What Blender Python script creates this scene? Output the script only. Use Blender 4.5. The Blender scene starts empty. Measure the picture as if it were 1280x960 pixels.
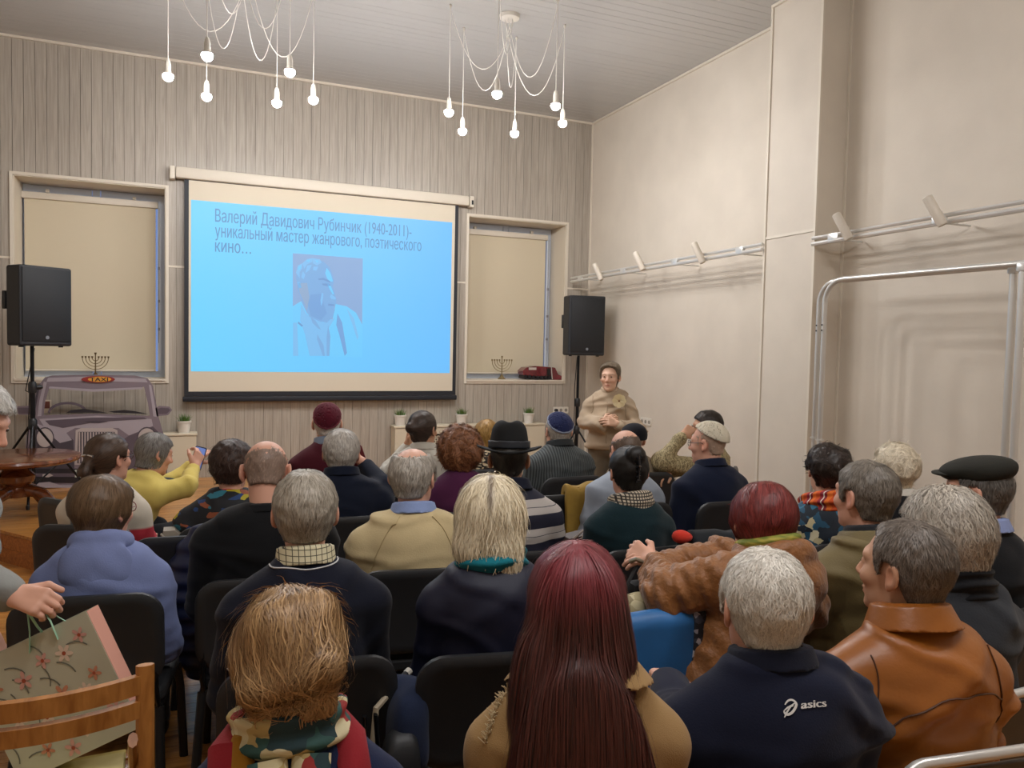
import bpy, bmesh, math, random
import numpy as np
from mathutils import Vector, Matrix
random.seed(7); rng = np.random.default_rng(7)
SC = bpy.context.scene
COL = SC.collection
# ------------------------------------------------------------------ camera
F_PX, YAW, PITCH, ROLL, EYE = 961.62, 0.401914, -0.0461837, 0.0204739, 1.68
_cy, _sy = math.cos(YAW), math.sin(YAW)
_f = np.array([_sy*math.cos(PITCH), _cy*math.cos(PITCH), math.sin(PITCH)])
_r = np.array([_cy, -_sy, 0.0]); _u = np.cross(_r, _f)
_r2 = math.cos(ROLL)*_r + math.sin(ROLL)*_u; _u2 = -math.sin(ROLL)*_r + math.cos(ROLL)*_u
cam_d = bpy.data.cameras.new('camera'); cam = bpy.data.objects.new('camera', cam_d); COL.objects.link(cam)
cam_d.sensor_fit = 'HORIZONTAL'; cam_d.sensor_width = 36.0; cam_d.lens = 36.0*F_PX/1280.0
cam_d.clip_start = 0.05
cam.matrix_world = Matrix(((_r2[0], _u2[0], -_f[0], 0), (_r2[1], _u2[1], -_f[1], 0), (_r2[2], _u2[2], -_f[2], EYE), (0, 0, 0, 1)))
SC.camera = cam
# ------------------------------------------------------------------ world, exposure
w = bpy.data.worlds.new('evening_sky'); SC.world = w; w.use_nodes = True
w.node_tree.nodes['Background'].inputs[0].default_value = (0.30, 0.48, 1.0, 1)
w.node_tree.nodes['Background'].inputs[1].default_value = 0.55
VS = SC.view_settings
SC.display_settings.display_device = 'sRGB'
VS.view_transform = 'Standard'; VS.look = 'None'; VS.gamma = 1.0; VS.use_curve_mapping = False
VS.exposure = 0.0
BULB = 550.0          # emission strength of one lit bulb
SLIDE = 0.95          # emission strength of the projected slide

def ray(px, py):
    c = np.array([(px-640)/F_PX, (py-480)/F_PX, 1.0])
    return c[0]*_r2 - c[1]*_u2 + c[2]*_f
def at(px, py, d):                       # world point seen at a pixel of the photograph, d metres deep
    return ray(px, py)*d + np.array([0, 0, EYE])
def aty(px, py, Y):
    v = ray(px, py); return v*(Y/v[1]) + np.array([0, 0, EYE])

# ------------------------------------------------------------------ materials
def lin(c):
    if isinstance(c, str): c = [int(c[i:i+2], 16) for i in (0, 2, 4)]
    o = []
    for v in c[:3]:
        v = v/255.0
        o.append(v/12.92 if v <= 0.04045 else ((v+0.055)/1.055)**2.4)
    return (o[0], o[1], o[2], 1.0)
MATS = {}
def nn(nt, t, **k):
    n = nt.nodes.new(t)
    for a, b in k.items(): setattr(n, a, b)
    return n
def mat(name, col, rough=0.6, metal=0.0, bump=0.0, bscale=200.0, var=0.0, vscale=8.0, spec=0.5, emit=None, estr=0.0,
        stretch=(1, 1, 1), sheen=0.0, attr=False, col2=None, trans=0.0, coat=0.0, bdist=0.002):
    if name in MATS: return MATS[name]
    m = bpy.data.materials.new(name); m.use_nodes = True; MATS[name] = m
    nt = m.node_tree; b = nt.nodes['Principled BSDF']
    c = lin(col); b.inputs['Base Color'].default_value = c
    b.inputs['Roughness'].default_value = rough; b.inputs['Metallic'].default_value = metal
    b.inputs['Specular IOR Level'].default_value = spec
    if sheen: b.inputs['Sheen Weight'].default_value = sheen; b.inputs['Sheen Roughness'].default_value = 0.5
    if coat: b.inputs['Coat Weight'].default_value = coat; b.inputs['Coat Roughness'].default_value = 0.08
    if trans: b.inputs['Transmission Weight'].default_value = trans
    if emit is not None:
        b.inputs['Emission Color'].default_value = lin(emit); b.inputs['Emission Strength'].default_value = estr
    src = None
    if attr:
        a = nn(nt, 'ShaderNodeVertexColor'); a.layer_name = 'Col'; src = a.outputs[0]
        nt.links.new(src, b.inputs['Base Color'])
    if var or bump:
        tc = nn(nt, 'ShaderNodeTexCoord'); mp = nn(nt, 'ShaderNodeMapping'); mp.inputs['Scale'].default_value = stretch
        nt.links.new(tc.outputs['Object'], mp.inputs[0])
    if var:
        n = nn(nt, 'ShaderNodeTexNoise'); n.inputs['Scale'].default_value = vscale; n.inputs['Detail'].default_value = 5
        nt.links.new(mp.outputs[0], n.inputs['Vector'])
        r = nn(nt, 'ShaderNodeValToRGB'); e = r.color_ramp.elements
        e[0].position = 0.3; e[1].position = 0.7
        c2 = lin(col2) if col2 else tuple(max(0, v*(1-var)) for v in c[:3])+(1,)
        e[0].color = c2; e[1].color = c if col2 else tuple(min(1, v*(1+var*0.5)) for v in c[:3])+(1,)
        nt.links.new(n.outputs[0], r.inputs[0])
        if attr:
            mx = nn(nt, 'ShaderNodeMix', data_type='RGBA', blend_type='MULTIPLY'); mx.inputs[0].default_value = 1
            nt.links.new(src, mx.inputs[6]); nt.links.new(r.outputs[0], mx.inputs[7]); nt.links.new(mx.outputs[2], b.inputs['Base Color'])
        else: nt.links.new(r.outputs[0], b.inputs['Base Color'])
    if bump:
        n = nn(nt, 'ShaderNodeTexNoise'); n.inputs['Scale'].default_value = bscale; n.inputs['Detail'].default_value = 3
        nt.links.new(mp.outputs[0], n.inputs['Vector'])
        bp = nn(nt, 'ShaderNodeBump'); bp.inputs['Strength'].default_value = bump; bp.inputs['Distance'].default_value = bdist
        nt.links.new(n.outputs[0], bp.inputs['Height']); nt.links.new(bp.outputs[0], b.inputs['Normal'])
    return m
def bands(name, stops, axis='Z', scale=1.0, rough=0.8, bump=0.15):
    """cloth printed with repeating bands: stops = [(pos, colour), ...] constant ramp over fract(axis*scale)"""
    m = bpy.data.materials.new(name); m.use_nodes = True; MATS[name] = m
    nt = m.node_tree; b = nt.nodes['Principled BSDF']; b.inputs['Roughness'].default_value = rough
    tc = nn(nt, 'ShaderNodeTexCoord'); sx = nn(nt, 'ShaderNodeSeparateXYZ'); nt.links.new(tc.outputs['Object'], sx.inputs[0])
    nz = nn(nt, 'ShaderNodeTexNoise'); nz.inputs['Scale'].default_value = 6; nt.links.new(tc.outputs['Object'], nz.inputs['Vector'])
    ad = nn(nt, 'ShaderNodeMath', operation='MULTIPLY_ADD'); ad.inputs[1].default_value = 0.02; nt.links.new(nz.outputs[0], ad.inputs[0]); nt.links.new(sx.outputs[axis], ad.inputs[2])
    mu = nn(nt, 'ShaderNodeMath', operation='MULTIPLY'); mu.inputs[1].default_value = scale; nt.links.new(ad.outputs[0], mu.inputs[0])
    fr = nn(nt, 'ShaderNodeMath', operation='FRACT'); nt.links.new(mu.outputs[0], fr.inputs[0])
    r = nn(nt, 'ShaderNodeValToRGB'); r.color_ramp.interpolation = 'CONSTANT'
    els = r.color_ramp.elements
    while len(els) < len(stops): els.new(0.5)
    for e, (p, c) in zip(els, stops): e.position = p; e.color = lin(c)
    nt.links.new(fr.outputs[0], r.inputs[0]); nt.links.new(r.outputs[0], b.inputs['Base Color'])
    return m
def patches(name, stops, scale=14.0, rough=0.75, stretch=(1, 1, 1), tex='VORONOI', interp='CONSTANT'):
    """cloth printed with irregular blotches of several colours"""
    m = bpy.data.materials.new(name); m.use_nodes = True; MATS[name] = m
    nt = m.node_tree; b = nt.nodes['Principled BSDF']; b.inputs['Roughness'].default_value = rough
    tc = nn(nt, 'ShaderNodeTexCoord'); mp = nn(nt, 'ShaderNodeMapping'); mp.inputs['Scale'].default_value = stretch
    nt.links.new(tc.outputs['Object'], mp.inputs[0])
    if tex == 'VORONOI':
        t = nn(nt, 'ShaderNodeTexVoronoi'); t.inputs['Scale'].default_value = scale
        wn = nn(nt, 'ShaderNodeTexNoise'); wn.inputs['Scale'].default_value = scale*0.7; nt.links.new(mp.outputs[0], wn.inputs['Vector'])
        va = nn(nt, 'ShaderNodeVectorMath', operation='MULTIPLY_ADD'); va.inputs[1].default_value = (1.2/scale,)*3
        nt.links.new(wn.outputs[1], va.inputs[0]); nt.links.new(mp.outputs[0], va.inputs[2]); nt.links.new(va.outputs[0], t.inputs['Vector'])
        sp = nn(nt, 'ShaderNodeSeparateColor'); nt.links.new(t.outputs['Color'], sp.inputs[0]); out = sp.outputs[0]
    else:
        t = nn(nt, 'ShaderNodeTexNoise'); t.inputs['Scale'].default_value = scale; t.inputs['Detail'].default_value = 2
        nt.links.new(mp.outputs[0], t.inputs['Vector']); out = t.outputs[0]
    r = nn(nt, 'ShaderNodeValToRGB'); r.color_ramp.interpolation = interp
    els = r.color_ramp.elements
    while len(els) < len(stops): els.new(0.5)
    for e, (p, c) in zip(els, stops): e.position = p; e.color = lin(c)
    nt.links.new(out, r.inputs[0]); nt.links.new(r.outputs[0], b.inputs['Base Color'])
    return m
def check(name, base, line, sx=60.0, wid=0.14, rough=0.8):
    """window-check cloth"""
    m = bpy.data.materials.new(name); m.use_nodes = True; MATS[name] = m
    nt = m.node_tree; b = nt.nodes['Principled BSDF']; b.inputs['Roughness'].default_value = rough
    tc = nn(nt, 'ShaderNodeTexCoord'); sp = nn(nt, 'ShaderNodeSeparateXYZ'); nt.links.new(tc.outputs['Object'], sp.inputs[0])
    outs = []
    for ax in ('X', 'Z'):
        mu = nn(nt, 'ShaderNodeMath', operation='MULTIPLY'); mu.inputs[1].default_value = sx; nt.links.new(sp.outputs[ax], mu.inputs[0])
        fr = nn(nt, 'ShaderNodeMath', operation='FRACT'); nt.links.new(mu.outputs[0], fr.inputs[0])
        lt = nn(nt, 'ShaderNodeMath', operation='LESS_THAN'); lt.inputs[1].default_value = wid; nt.links.new(fr.outputs[0], lt.inputs[0]); outs.append(lt.outputs[0])
    mxm = nn(nt, 'ShaderNodeMath', operation='MAXIMUM'); nt.links.new(outs[0], mxm.inputs[0]); nt.links.new(outs[1], mxm.inputs[1])
    mx = nn(nt, 'ShaderNodeMix', data_type='RGBA'); nt.links.new(mxm.outputs[0], mx.inputs[0])
    mx.inputs[6].default_value = lin(base); mx.inputs[7].default_value = lin(line); nt.links.new(mx.outputs[2], b.inputs['Base Color'])
    return m
def wood(name, c1, c2, stretch=(1, 14, 14), rough=0.35, coat=0.0, bump=0.1, scale=5.0, perobj=0.0):
    m = bpy.data.materials.new(name); m.use_nodes = True; MATS[name] = m
    nt = m.node_tree; b = nt.nodes['Principled BSDF']; b.inputs['Roughness'].default_value = rough
    if coat: b.inputs['Coat Weight'].default_value = coat; b.inputs['Coat Roughness'].default_value = 0.1
    tc = nn(nt, 'ShaderNodeTexCoord'); mp = nn(nt, 'ShaderNodeMapping'); mp.inputs['Scale'].default_value = stretch
    oi = nn(nt, 'ShaderNodeObjectInfo')
    va = nn(nt, 'ShaderNodeVectorMath', operation='ADD'); nt.links.new(tc.outputs['Object'], va.inputs[0])
    sc = nn(nt, 'ShaderNodeMath', operation='MULTIPLY'); sc.inputs[1].default_value = 37.0; nt.links.new(oi.outputs['Random'], sc.inputs[0])
    nt.links.new(sc.outputs[0], va.inputs[1]); nt.links.new(va.outputs[0], mp.inputs[0])
    n = nn(nt, 'ShaderNodeTexNoise'); n.inputs['Scale'].default_value = scale; n.inputs['Detail'].default_value = 6; n.inputs['Distortion'].default_value = 0.6
    nt.links.new(mp.outputs[0], n.inputs['Vector'])
    r = nn(nt, 'ShaderNodeValToRGB'); e = r.color_ramp.elements; e[0].position = 0.32; e[1].position = 0.68; e[0].color = lin(c2); e[1].color = lin(c1)
    nt.links.new(n.outputs[0], r.inputs[0]); out = r.outputs[0]
    if perobj:
        mr = nn(nt, 'ShaderNodeMapRange'); mr.inputs[3].default_value = 1-perobj; mr.inputs[4].default_value = 1+perobj*0.6; nt.links.new(oi.outputs['Random'], mr.inputs[0])
        hs = nn(nt, 'ShaderNodeHueSaturation'); nt.links.new(mr.outputs[0], hs.inputs['Value']); nt.links.new(out, hs.inputs['Color']); out = hs.outputs[0]
    nt.links.new(out, b.inputs['Base Color'])
    if bump:
        bp = nn(nt, 'ShaderNodeBump'); bp.inputs['Strength'].default_value = bump; bp.inputs['Distance'].default_value = 0.002
        nt.links.new(n.outputs[0], bp.inputs['Height']); nt.links.new(bp.outputs[0], b.inputs['Normal'])
    return m

# ------------------------------------------------------------------ mesh helpers
def link(name, me, m, parent=None):
    o = bpy.data.objects.new(name, me); COL.objects.link(o)
    if m is not None: me.materials.append(m)
    if parent is not None: o.parent = parent
    return o
def mesh_np(name, V, Q, smooth=True, tris=None):
    me = bpy.data.meshes.new(name)
    V = np.asarray(V, np.float32); Q = np.asarray(Q, np.int32)
    me.vertices.add(len(V)); me.vertices.foreach_set('co', V.ravel())
    k = Q.shape[1]
    me.loops.add(Q.size); me.loops.foreach_set('vertex_index', Q.ravel())
    me.polygons.add(len(Q)); me.polygons.foreach_set('loop_start', np.arange(0, Q.size, k, dtype=np.int32))
    me.polygons.foreach_set('use_smooth', np.full(len(Q), smooth))
    me.update(calc_edges=True)
    return me
def setcol(me, C):
    a = me.color_attributes.new('Col', 'FLOAT_COLOR', 'POINT')
    C = np.asarray(C, np.float32)
    if C.shape[1] == 3: C = np.concatenate([C, np.ones((len(C), 1), np.float32)], 1)
    a.data.foreach_set('color', C.ravel())
class Geo:
    def __init__(s): s.V = []; s.F = []
    def add(s, V, F):
        b = len(s.V); s.V += [tuple(v) for v in V]; s.F += [tuple(i+b for i in f) for f in F]; return s
    def box(s, c, d, rot=None, bev=0.0):
        x, y, z = [v/2 for v in d]
        if bev <= 0:
            P = [(-x,-y,-z),(x,-y,-z),(x,y,-z),(-x,y,-z),(-x,-y,z),(x,-y,z),(x,y,z),(-x,y,z)]
            Fc = [(0,3,2,1),(4,5,6,7),(0,1,5,4),(1,2,6,5),(2,3,7,6),(3,0,4,7)]
        else:
            bm = bmesh.new(); bmesh.ops.create_cube(bm, size=1, matrix=Matrix.Diagonal((2*x, 2*y, 2*z, 1)))
            bmesh.ops.bevel(bm, geom=bm.edges[:], offset=bev, segments=2, affect='EDGES', profile=0.5)
            bm.verts.ensure_lookup_table(); P = [tuple(v.co) for v in bm.verts]; Fc = [tuple(v.index for v in f.verts) for f in bm.faces]; bm.free()
        if rot is not None: P = [tuple(rot @ Vector(p)) for p in P]
        return s.add([(p[0]+c[0], p[1]+c[1], p[2]+c[2]) for p in P], Fc)
    def tube(s, pts, r, n=8, cap=True, flat=None, closed=False):
        pts = [Vector(p) for p in pts]; N = len(pts)
        rs = r if isinstance(r, (list, tuple)) else [r]*N
        V = []; prev = None
        for i, p in enumerate(pts):
            if closed: t = (pts[(i+1) % N]-pts[i-1]).normalized()
            elif i == 0: t = (pts[1]-p).normalized()
            elif i == N-1: t = (p-pts[i-1]).normalized()
            else: t = ((pts[i+1]-p).normalized()+(p-pts[i-1]).normalized()).normalized()
            if prev is None:
                a = Vector((0, 0, 1)) if abs(t.z) < 0.9 else Vector((1, 0, 0))
                u = t.cross(a).normalized()
            else: u = (prev - t*prev.dot(t)).normalized()
            prev = u; v = t.cross(u)
            fx, fy = flat if flat else (1, 1)
            for k in range(n):
                an = 2*math.pi*k/n; V.append(p+u*math.cos(an)*rs[i]*fx+v*math.sin(an)*rs[i]*fy)
        Fc = []
        for i in range(N if closed else N-1):
            for k in range(n):
                j = (i+1) % N; Fc.append((i*n+k, i*n+(k+1) % n, j*n+(k+1) % n, j*n+k))
        if cap and not closed: Fc += [tuple(range(n))[::-1], tuple((N-1)*n+k for k in range(n))]
        return s.add(V, Fc)
    def lathe(s, prof, c=(0, 0, 0), n=20, M4=None):
        V = []; Fc = []
        for r, z in prof:
            for k in range(n):
                a = 2*math.pi*k/n; V.append((r*math.cos(a), r*math.sin(a), z))
        for i in range(len(prof)-1):
            for k in range(n): Fc.append((i*n+k, i*n+(k+1) % n, (i+1)*n+(k+1) % n, (i+1)*n+k))
        if prof[0][0] > 1e-5: Fc.append(tuple(range(n))[::-1])
        if prof[-1][0] > 1e-5: Fc.append(tuple((len(prof)-1)*n+k for k in range(n)))
        if M4 is not None: V = [tuple(M4 @ Vector(v)) for v in V]
        return s.add([(v[0]+c[0], v[1]+c[1], v[2]+c[2]) for v in V], Fc)
    def prism(s, poly, h, fn):
        """poly 2D list -> front at h=h, back at 0; fn maps (x,y,d) to 3D"""
        n = len(poly)
        V = [fn(x, y, 0) for x, y in poly]+[fn(x, y, h) for x, y in poly]
        Fc = [tuple(range(n))[::-1], tuple(range(n, 2*n))]+[(i, (i+1) % n, n+(i+1) % n, n+i) for i in range(n)]
        return s.add(V, Fc)
    def build(s, name, m, parent=None, smooth=True, angle=40, off=None):
        me = bpy.data.meshes.new(name)
        V = s.V if off is None else [(v[0]-off[0], v[1]-off[1], v[2]-off[2]) for v in s.V]
        me.from_pydata([tuple(v) for v in V], [], s.F)
        bm = bmesh.new(); bm.from_mesh(me); bmesh.ops.recalc_face_normals(bm, faces=bm.faces); bm.to_mesh(me); bm.free()
        if smooth: me.shade_smooth(); me.set_sharp_from_angle(angle=math.radians(angle))
        return link(name, me, m, parent)
def tag(o, label=None, cat=None, group=None, kind=None):
    if label: o['label'] = label
    if cat: o['category'] = cat
    if group: o['group'] = group
    if kind: o['kind'] = kind
    return o
def thing(name, label, cat, loc=(0, 0, 0), rotz=0.0, group=None):
    o = bpy.data.objects.new(name, None); COL.objects.link(o); o.empty_display_size = 0.1
    o.location = tuple(loc); o.rotation_euler = (0, 0, rotz)
    return tag(o, label, cat, group)
def dup(root, loc, rotz=0.0, label=None, group=None):
    r = root.copy(); COL.objects.link(r); r.location = tuple(loc); r.rotation_euler = (0, 0, rotz)
    if label: r['label'] = label
    if group: r['group'] = group
    for ch in list(root.children):
        c = ch.copy(); COL.objects.link(c); c.parent = r
        for g in list(ch.children):
            d = g.copy(); COL.objects.link(d); d.parent = c
    return r
def text_geo(body, size, fn, sx=1.0, shear=0.0, bold=0.0, rows=44):
    """lettering as thin scan-line strips: glyph outlines filled by their winding number"""
    cu = bpy.data.curves.new('lettering', 'FONT'); cu.body = body; cu.size = 1.0; cu.shear = shear; cu.resolution_u = 4
    cu.dimensions = '2D'; cu.fill_mode = 'NONE'
    o = bpy.data.objects.new('lettering', cu); me = bpy.data.meshes.new_from_object(o)
    P = np.array([(v.co.x, v.co.y) for v in me.vertices]); E = []
    for e in me.edges:
        p, q = min(e.vertices), max(e.vertices); E.append((p, q) if q-p == 1 else (q, p))
    E = np.array(E); bpy.data.objects.remove(o); bpy.data.meshes.remove(me)
    A_, B_ = P[E[:, 0]], P[E[:, 1]]; y0, y1 = P[:, 1].min(), P[:, 1].max(); h = (y1-y0)/rows; V = []; Fc = []
    for r in range(rows):
        y = y0+(r+0.5)*h+1e-6; m = (A_[:, 1] > y) != (B_[:, 1] > y)
        if not m.any(): continue
        a, b = A_[m], B_[m]; x = a[:, 0]+(y-a[:, 1])/(b[:, 1]-a[:, 1])*(b[:, 0]-a[:, 0]); s = np.where(b[:, 1] > a[:, 1], 1, -1)
        k = np.argsort(x); wn = 0; st = 0.0
        for xx, ss in zip(x[k], s[k]):
            if wn == 0: st = xx
            wn += ss
            if wn == 0:
                i = len(V); w2 = bold/size
                for px_, py_ in ((st-w2, y-h*0.5), (xx+w2, y-h*0.5), (xx+w2, y+h*0.5), (st-w2, y+h*0.5)): V.append(fn(px_*size*sx, py_*size, 0.0))
                Fc.append((i, i+1, i+2, i+3))
    return V, Fc
def rrect(w, h, r, n=5):
    P = []
    for cx, cy, a0 in ((w/2-r, h/2-r, 0), (-w/2+r, h/2-r, 90), (-w/2+r, -h/2+r, 180), (w/2-r, -h/2+r, 270)):
        for k in range(n+1):
            a = math.radians(a0+90*k/n); P.append((cx+r*math.cos(a), cy+r*math.sin(a)))
    return P
# ------------------------------------------------------------------ the room
YF, XR, XP, HC, XL, YB = 8.8, 4.79, 4.508, 4.575, -3.2, -3.0
PY0, PY1 = 4.64, 5.20
WZ0, WZ1 = 1.27, 3.262
WINS = [(-1.535, -0.187), (3.128, 4.447)]
m_plank = wood('limed_board', 'b4ab9e', '9f968a', stretch=(30, 30, 1.2), rough=0.42, bump=0.12, scale=2.2, perobj=0.05)
m_back = mat('groove_dark', '6d6355', 0.9)
m_white = mat('white_trim', 'd9d0c0', 0.5)
m_paper = mat('vinyl_wallpaper', 'd4cabb', 0.62, bump=0.25, bscale=140, var=0.05, vscale=3.0, bdist=0.003)
m_ceil = mat('gloss_panel_ceiling', 'b6b5b2', 0.13, spec=0.6, bump=0.05, bscale=7, stretch=(1, 3, 1), bdist=0.004)
m_floor = wood('pine_floor', 'c98f4a', '9c6227', stretch=(1.2, 16, 16), rough=0.33, coat=0.25, bump=0.08, scale=3.2, perobj=0.22)
m_floorb = mat('floor_gap', '3a2412', 0.8)
m_niche = mat('painted_reveal', 'd2c8b6', 0.55)

wf = thing('wall_front', None, None); wf['kind'] = 'structure'
g = Geo()
xs = [XL, WINS[0][0], WINS[0][1], WINS[1][0], WINS[1][1], XR]
for i in range(5):
    a, b = xs[i], xs[i+1]
    if i in (1, 3):
        g.box(((a+b)/2, YF+0.25, WZ0/2), (b-a, 0.48, WZ0)); g.box(((a+b)/2, YF+0.25, (WZ1+HC)/2), (b-a, 0.48, HC-WZ1))
    else: g.box(((a+b)/2, YF+0.25, HC/2), (b-a, 0.48, HC))
g.build('wall_core', m_back, wf, smooth=False)
PL = {}
def plank(w, h, t=0.012):
    k = (round(w, 3), round(h, 3))
    if k not in PL:
        gg = Geo().box((0, 0, 0), (w, t, h)); me = bpy.data.meshes.new('plank'); me.from_pydata(gg.V, [], gg.F); me.materials.append(m_plank); PL[k] = me
    return PL[k]
def put_plank(xc, w, z0, z1):
    o = bpy.data.objects.new('plank', plank(w-0.0035, z1-z0-0.003)); COL.objects.link(o); o.parent = wf
    o.location = (xc, YF+0.004+random.uniform(-0.0008, 0.0008), (z0+z1)/2)
SEAM = 2.46
for i in range(5):
    a, b = xs[i], xs[i+1]; n = max(1, round((b-a)/0.098)); wd = (b-a)/n
    for k in range(n):
        xc = a+(k+0.5)*wd
        if i in (1, 3): put_plank(xc, wd, WZ1, HC); put_plank(xc, wd, 0.0, WZ0)
        else: put_plank(xc, wd, SEAM+0.012, HC); put_plank(xc, wd, 0.0, SEAM-0.012)
g = Geo()
for i in (0, 2, 4): g.box(((xs[i]+xs[i+1])/2, YF-0.002, SEAM), (xs[i+1]-xs[i], 0.012, 0.022))
g.build('joint_strip', m_white, wf, smooth=False)

def plain(name, boxes, m, kind='structure'):
    g = Geo()
    for c, d in boxes: g.box(c, d)
    o = g.build(name, m, None, smooth=False); o['kind'] = kind; return o
wr = thing('wall_right', None, None); wr['kind'] = 'structure'
g = Geo(); g.box((XR+0.15, (YF+YB)/2, HC/2), (0.3, YF-YB, HC)); g.build('wall_surface', m_paper, wr, smooth=False)
g = Geo(); g.box(((XP+XR)/2, (PY0+PY1)/2, HC/2), (XR-XP, PY1-PY0, HC)); g.build('pilaster', m_paper, wr, smooth=False)
g = Geo()
for x, y in ((XP, PY0), (XP, PY1)): g.box((x-0.003, y, HC/2), (0.018, 0.022, HC))
for x, y in ((XR-0.005, PY0-0.012), (XR-0.005, YF-0.012)): g.box((x, y, HC/2), (0.02, 0.022, HC))
g.box((XP-0.003, (PY0+PY1)/2, 2.65), (0.01, PY1-PY0, 0.022))
g.build('edge_strip', m_white, wr, smooth=False)
plain('wall_left', [((XL-0.15, (YF+YB)/2, HC/2), (0.3, YF-YB, HC))], m_paper)
plain('wall_back', [(((XL+XR)/2, YB-0.15, HC/2), (XR-XL+0.6, 0.3, HC))], m_paper)
plain('trim_1', [(((XL+XR)/2, YF-0.012, HC-0.012), (XR-XL, 0.024, 0.024)), ((XR-0.012, (YF+PY1)/2, HC-0.012), (0.024, YF-PY1, 0.024)),
                 ((XP-0.012, (PY0+PY1)/2, HC-0.012), (0.024, PY1-PY0, 0.024)), ((XR-0.012, (PY0+YB)/2, HC-0.012), (0.024, PY0-YB, 0.024))], m_white)
plain('baseboard_right', [((XR-0.01, (YF+PY1)/2, 0.045), (0.02, YF-PY1, 0.09)), ((XR-0.01, (PY0+YB)/2, 0.045), (0.02, PY0-YB, 0.09))], mat('dark_skirting', '3b3029', 0.5))
# ceiling: long plastic panels, each a piece
ce = thing('ceiling', None, None); ce['kind'] = 'structure'
Geo().box(((XL+XR)/2, (YF+YB)/2, HC+0.12), (XR-XL+0.6, YF-YB+0.6, 0.2)).build('slab', m_back, ce, smooth=False)
n = 116; wd = (YF-YB)/n; gg = Geo().box((0, 0, 0), (XR-XL, wd-0.0025, 0.012)); me = bpy.data.meshes.new('ceiling_panel'); me.from_pydata(gg.V, [], gg.F); me.materials.append(m_ceil)
for k in range(n):
    o = bpy.data.objects.new('ceiling_panel', me); COL.objects.link(o); o.parent = ce
    o.location = ((XL+XR)/2, YB+(k+0.5)*wd, HC+0.008); o.rotation_euler = (random.uniform(-0.012, 0.012), 0, 0)
# floor: pine boards
fl = thing('floor', None, None); fl['kind'] = 'structure'
Geo().box(((XL+XR)/2, (YF+YB)/2, -0.08), (XR-XL+0.6, YF-YB+0.6, 0.13)).build('subfloor', m_floorb, fl, smooth=False)
FW = 0.098; rows = int((YF-0.6)/FW)
FM = {}
def fplank(L):
    k = round(L, 2)
    if k not in FM:
        gg = Geo().box((0, 0, 0), (L-0.003, FW-0.003, 0.02)); me = bpy.data.meshes.new('floor_plank'); me.from_pydata(gg.V, [], gg.F); me.materials.append(m_floor); FM[k] = me
    return FM[k]
for r in range(rows):
    y = YF-(r+0.5)*FW; off = [0.9, 2.3, 1.5][r % 3]; cuts = [XL, XL+off+0.4, XL+off+3.6, XR]
    for a, b in zip(cuts[:-1], cuts[1:]):
        o = bpy.data.objects.new('floor_plank', fplank(b-a)); COL.objects.link(o); o.parent = fl; o.location = ((a+b)/2, y, -0.01)
yb = YF-rows*FW
Geo().box(((XL+XR)/2, (yb+YB)/2, -0.01), (XR-XL, yb-YB, 0.02)).build('rear_boards', m_floor, fl, smooth=False)
# windows
m_frame = mat('window_frame', 'cfd6e0', 0.35); m_glass = mat('window_glass', 'ffffff', 0.02, trans=1.0)
for i, (a, b) in enumerate(WINS):
    wn = thing('window_%d' % (i+1), None, None); wn['kind'] = 'structure'
    xc = (a+b)/2; zc = (WZ0+WZ1)/2; W = b-a; Hh = WZ1-WZ0
    g = Geo(); t = 0.012; D0 = 0.47
    for c, d in (((a+t/2, YF+D0/2, zc), (t, D0, Hh)), ((b-t/2, YF+D0/2, zc), (t, D0, Hh)), ((xc, YF+D0/2, WZ1-t/2), (W, D0, t))): g.box(c, d)
    g.build('reveal', m_niche, wn, smooth=False)
    Geo().box((xc, YF+D0/2-0.015, WZ0+0.01), (W, D0+0.03, 0.02)).build('sill', m_white, wn, smooth=False)
    g = Geo()
    for c, d in (((a-0.012, YF-0.006, zc), (0.028, 0.022, Hh+0.05)), ((b+0.012, YF-0.006, zc), (0.028, 0.022, Hh+0.05)), ((xc, YF-0.006, WZ1+0.012), (W-0.005, 0.020, 0.028)), ((xc, YF-0.006, WZ0-0.012), (W-0.005, 0.020, 0.028))): g.box(c, d)
    g.build('casing', m_white, wn, smooth=False)
    g = Geo(); yy = YF+D0-0.03
    for x in (a+0.05, xc, b-0.05): g.box((x, yy, zc), (0.07, 0.05, Hh))
    for z in (WZ0+0.05, WZ1-0.05):
        for xx in (xc-W/4, xc+W/4): g.box((xx, yy, z), (W/2-0.085, 0.046, 0.07))
    g.build('window_frame', m_frame, wn, smooth=False)
    for x in ((a+xc)/2, (b+xc)/2): Geo().box((x, yy, zc), (W/2-0.06, 0.006, Hh-0.1)).build('pane', m_glass, wn, smooth=False)
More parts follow.
